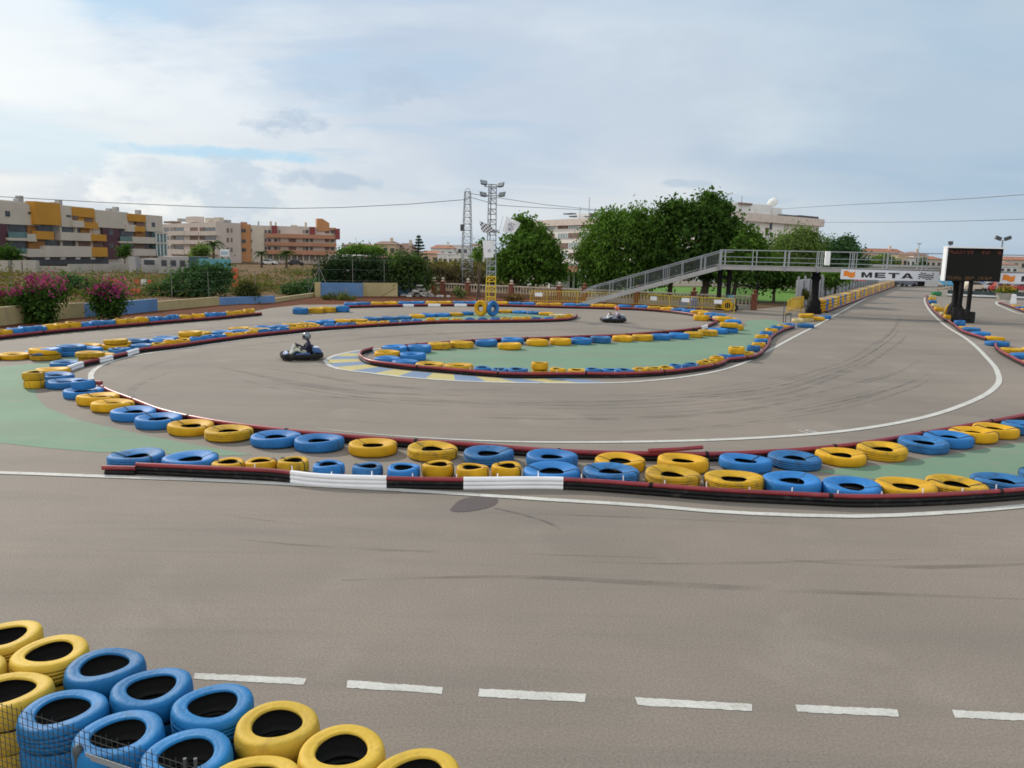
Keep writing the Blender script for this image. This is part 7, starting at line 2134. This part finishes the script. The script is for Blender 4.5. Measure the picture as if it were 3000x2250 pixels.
shrub('pale pink oleander at the very left edge', [(5, 880, 32, 30, 1), (-25, 870, 30, 30, 1), (30, 890, 20, 22, .6)], G(5, 940).y + 1, 1300, .11, L_OL, 43, name='oleander', flowers=([(5, 862, 24, 16, 1), (-10, 880, 18, 14, .6)], 260))
Yb = G(560, 880).y + 6
shrub('large spreading green bush behind the yellow wall stretch', [(560, 835, 80, 42, 3), (500, 855, 50, 28, 1.2), (620, 825, 52, 42, 1.8), (650, 800, 28, 26, .6), (455, 865, 36, 18, .6), (590, 800, 50, 25, 1)], Yb, 7500, .14, L_BL, 44, spread=.35)
shrub('dull green bush between the two pink bougainvilleas', [(215, 850, 52, 34, 2), (185, 835, 38, 28, 1), (255, 860, 32, 26, 1), (230, 830, 30, 18, .6)], Yb - 2, 3600, .14, L_BL, 45, spread=.35)
Yb = G(726, 885).y - .5
shrub('round dark olive bush in front of the blue wall end', [(726, 862, 32, 26, 2), (722, 842, 22, 16, .8), (738, 880, 22, 10, .6)], Yb, 2400, .10, L_OL if False else leafmat('leaf_brown_olive', (.055, .065, .025)), 46)
Yb = G(1080, 868).y + 3
hl = [(960, 810, 42, 48, 1.2), (1010, 800, 60, 55, 2), (1070, 800, 60, 52, 2), (1120, 795, 55, 45, 1.6), (1175, 800, 62, 58, 2.2), (1225, 815, 38, 46, 1.2), (940, 835, 26, 30, .6), (1200, 775, 40, 28, .8), (985, 775, 30, 18, .5)]
shrub('long dark oleander hedge behind the short wall, left half', hl[:4] + hl[6:7] + hl[8:], Yb, 9500, .15, leafmat('leaf_hedge', (.034, .06, .030)), 47, spread=.35)
shrub('taller light tipped oleander hedge behind the short wall, right half', hl[4:6] + hl[7:8], Yb, 6500, .15, leafmat('leaf_hedge_light', (.060, .10, .032)), 48, spread=.35)
shrub('blue green low bush left of the hedge', [(880, 850, 44, 20, 1), (850, 858, 30, 14, .6), (915, 842, 26, 22, .7)], G(880, 868).y + 3, 2600, .13, L_BL, 49, spread=.3)
shrub('ragged weed patch at the foot of the short blue wall', [(985, 868, 34, 9, 1), (1020, 872, 28, 8, .7), (960, 872, 20, 8, .4)], G(985, 878).y, 1100, .08, L_OL, 50, spread=.15)
shrub('pale grass tuft in front of the balustrade left of the mast', [(1345, 858, 16, 16, 1), (1352, 862, 14, 12, .6)], G(1345, 872).y, 700, .10, leafmat('leaf_pale', (.15, .18, .07)), 51, spread=.12)
shrub('purple brown oleander right of the hedge, behind the pillars', [(1290, 810, 46, 30, 1.5), (1330, 820, 40, 34, 1.2), (1390, 830, 44, 34, 1.3), (1260, 800, 20, 26, .5), (1440, 832, 36, 26, 1)], 96, 3800, .17, leafmat('leaf_mauve', (.095, .08, .05)), 52, spread=.35)
shrub('yellow olive scrub bank far behind the pylon', [(1260, 782, 50, 12, 1), (1320, 780, 60, 13, 1.3), (1390, 782, 50, 14, 1), (1440, 790, 30, 20, .8)], 125, 2600, .24, leafmat('leaf_yellow_olive', (.16, .14, .05)), 53, spread=.5)
shrub('broad green tree-like bush behind the long white shed', [(1060, 735, 45, 16, 1.2), (1020, 740, 28, 12, .6), (1100, 740, 30, 12, .6)], 175, 2200, .32, L_MD, 54, spread=.6)
shrub('tall dark cane plant just left of the floodlight mast', [(1402, 735, 10, 18, 1), (1412, 712, 7, 16, .6), (1398, 755, 14, 12, .6)], 70, 500, .12, L_MD, 55, spread=.15)
shrub('dark green bush at the left picture edge before the flats', [(10, 742, 40, 22, 1), (-30, 745, 40, 22, 1), (40, 752, 22, 15, .5)], 120, 1500, .26, L_DK, 56, spread=.4)
shrub('green bush before the second flats, left of the tall palm', [(590, 735, 24, 14, 1), (575, 742, 16, 9, .5)], 140, 800, .25, L_LT, 57, spread=.35)
shrub('dry flower bed with pale stalks right of the floodlight mast', [(1510, 872, 26, 9, 1), (1490, 874, 18, 7, .5)], G(1510, 882).y, 700, .09, L_DRY, 58, spread=.15)
shrub('green climber in the dark corner of the maroon block', [(360, 738, 16, 14, 1), (368, 728, 10, 8, .5)], 128, 500, .22, L_DK, 59, spread=.3)
shrub('low bush at the foot of the thick black pillar', [(2355, 862, 14, 14, 1), (2345, 868, 10, 8, .4)], 72, 500, .12, L_OL, 60, spread=.15)
# dry grass and weeds over the waste land: nobody could count it
rs = np.random.RandomState(9); cl = []
for i in range(260):
    x = rs.uniform(-120, 960); y = rs.uniform(795, 868) if x > 450 else rs.uniform(800, 900)
    p = G(x, y); k = rs.uniform(.5, 1.6)
    if p.y < G(min(max(x, 0), 900), 905 - .045 * max(x, 0)).y: continue
    cl.append(((p.x, p.y, .15), (k * 2.6, k * 2.6, .14), k))
V, Fc = leaves(cl, 16000, .15, 61, spread=.5, per=10, aspect=.22); V[:, 2] = np.maximum(V[:, 2], -.02)
tag(mesh_np('dry_grass', V, Fc, L_DRY), 'dry straw coloured grass scattered over the waste land', 'grass', kind='stuff')
V, Fc = leaves(cl[::4], 6000, .20, 62, spread=.5, per=12, aspect=.4); V[:, 2] = np.maximum(V[:, 2], -.02)
tag(mesh_np('green_weeds', V, Fc, L_OL), 'olive green weeds among the dry grass of the waste land', 'weeds', kind='stuff')
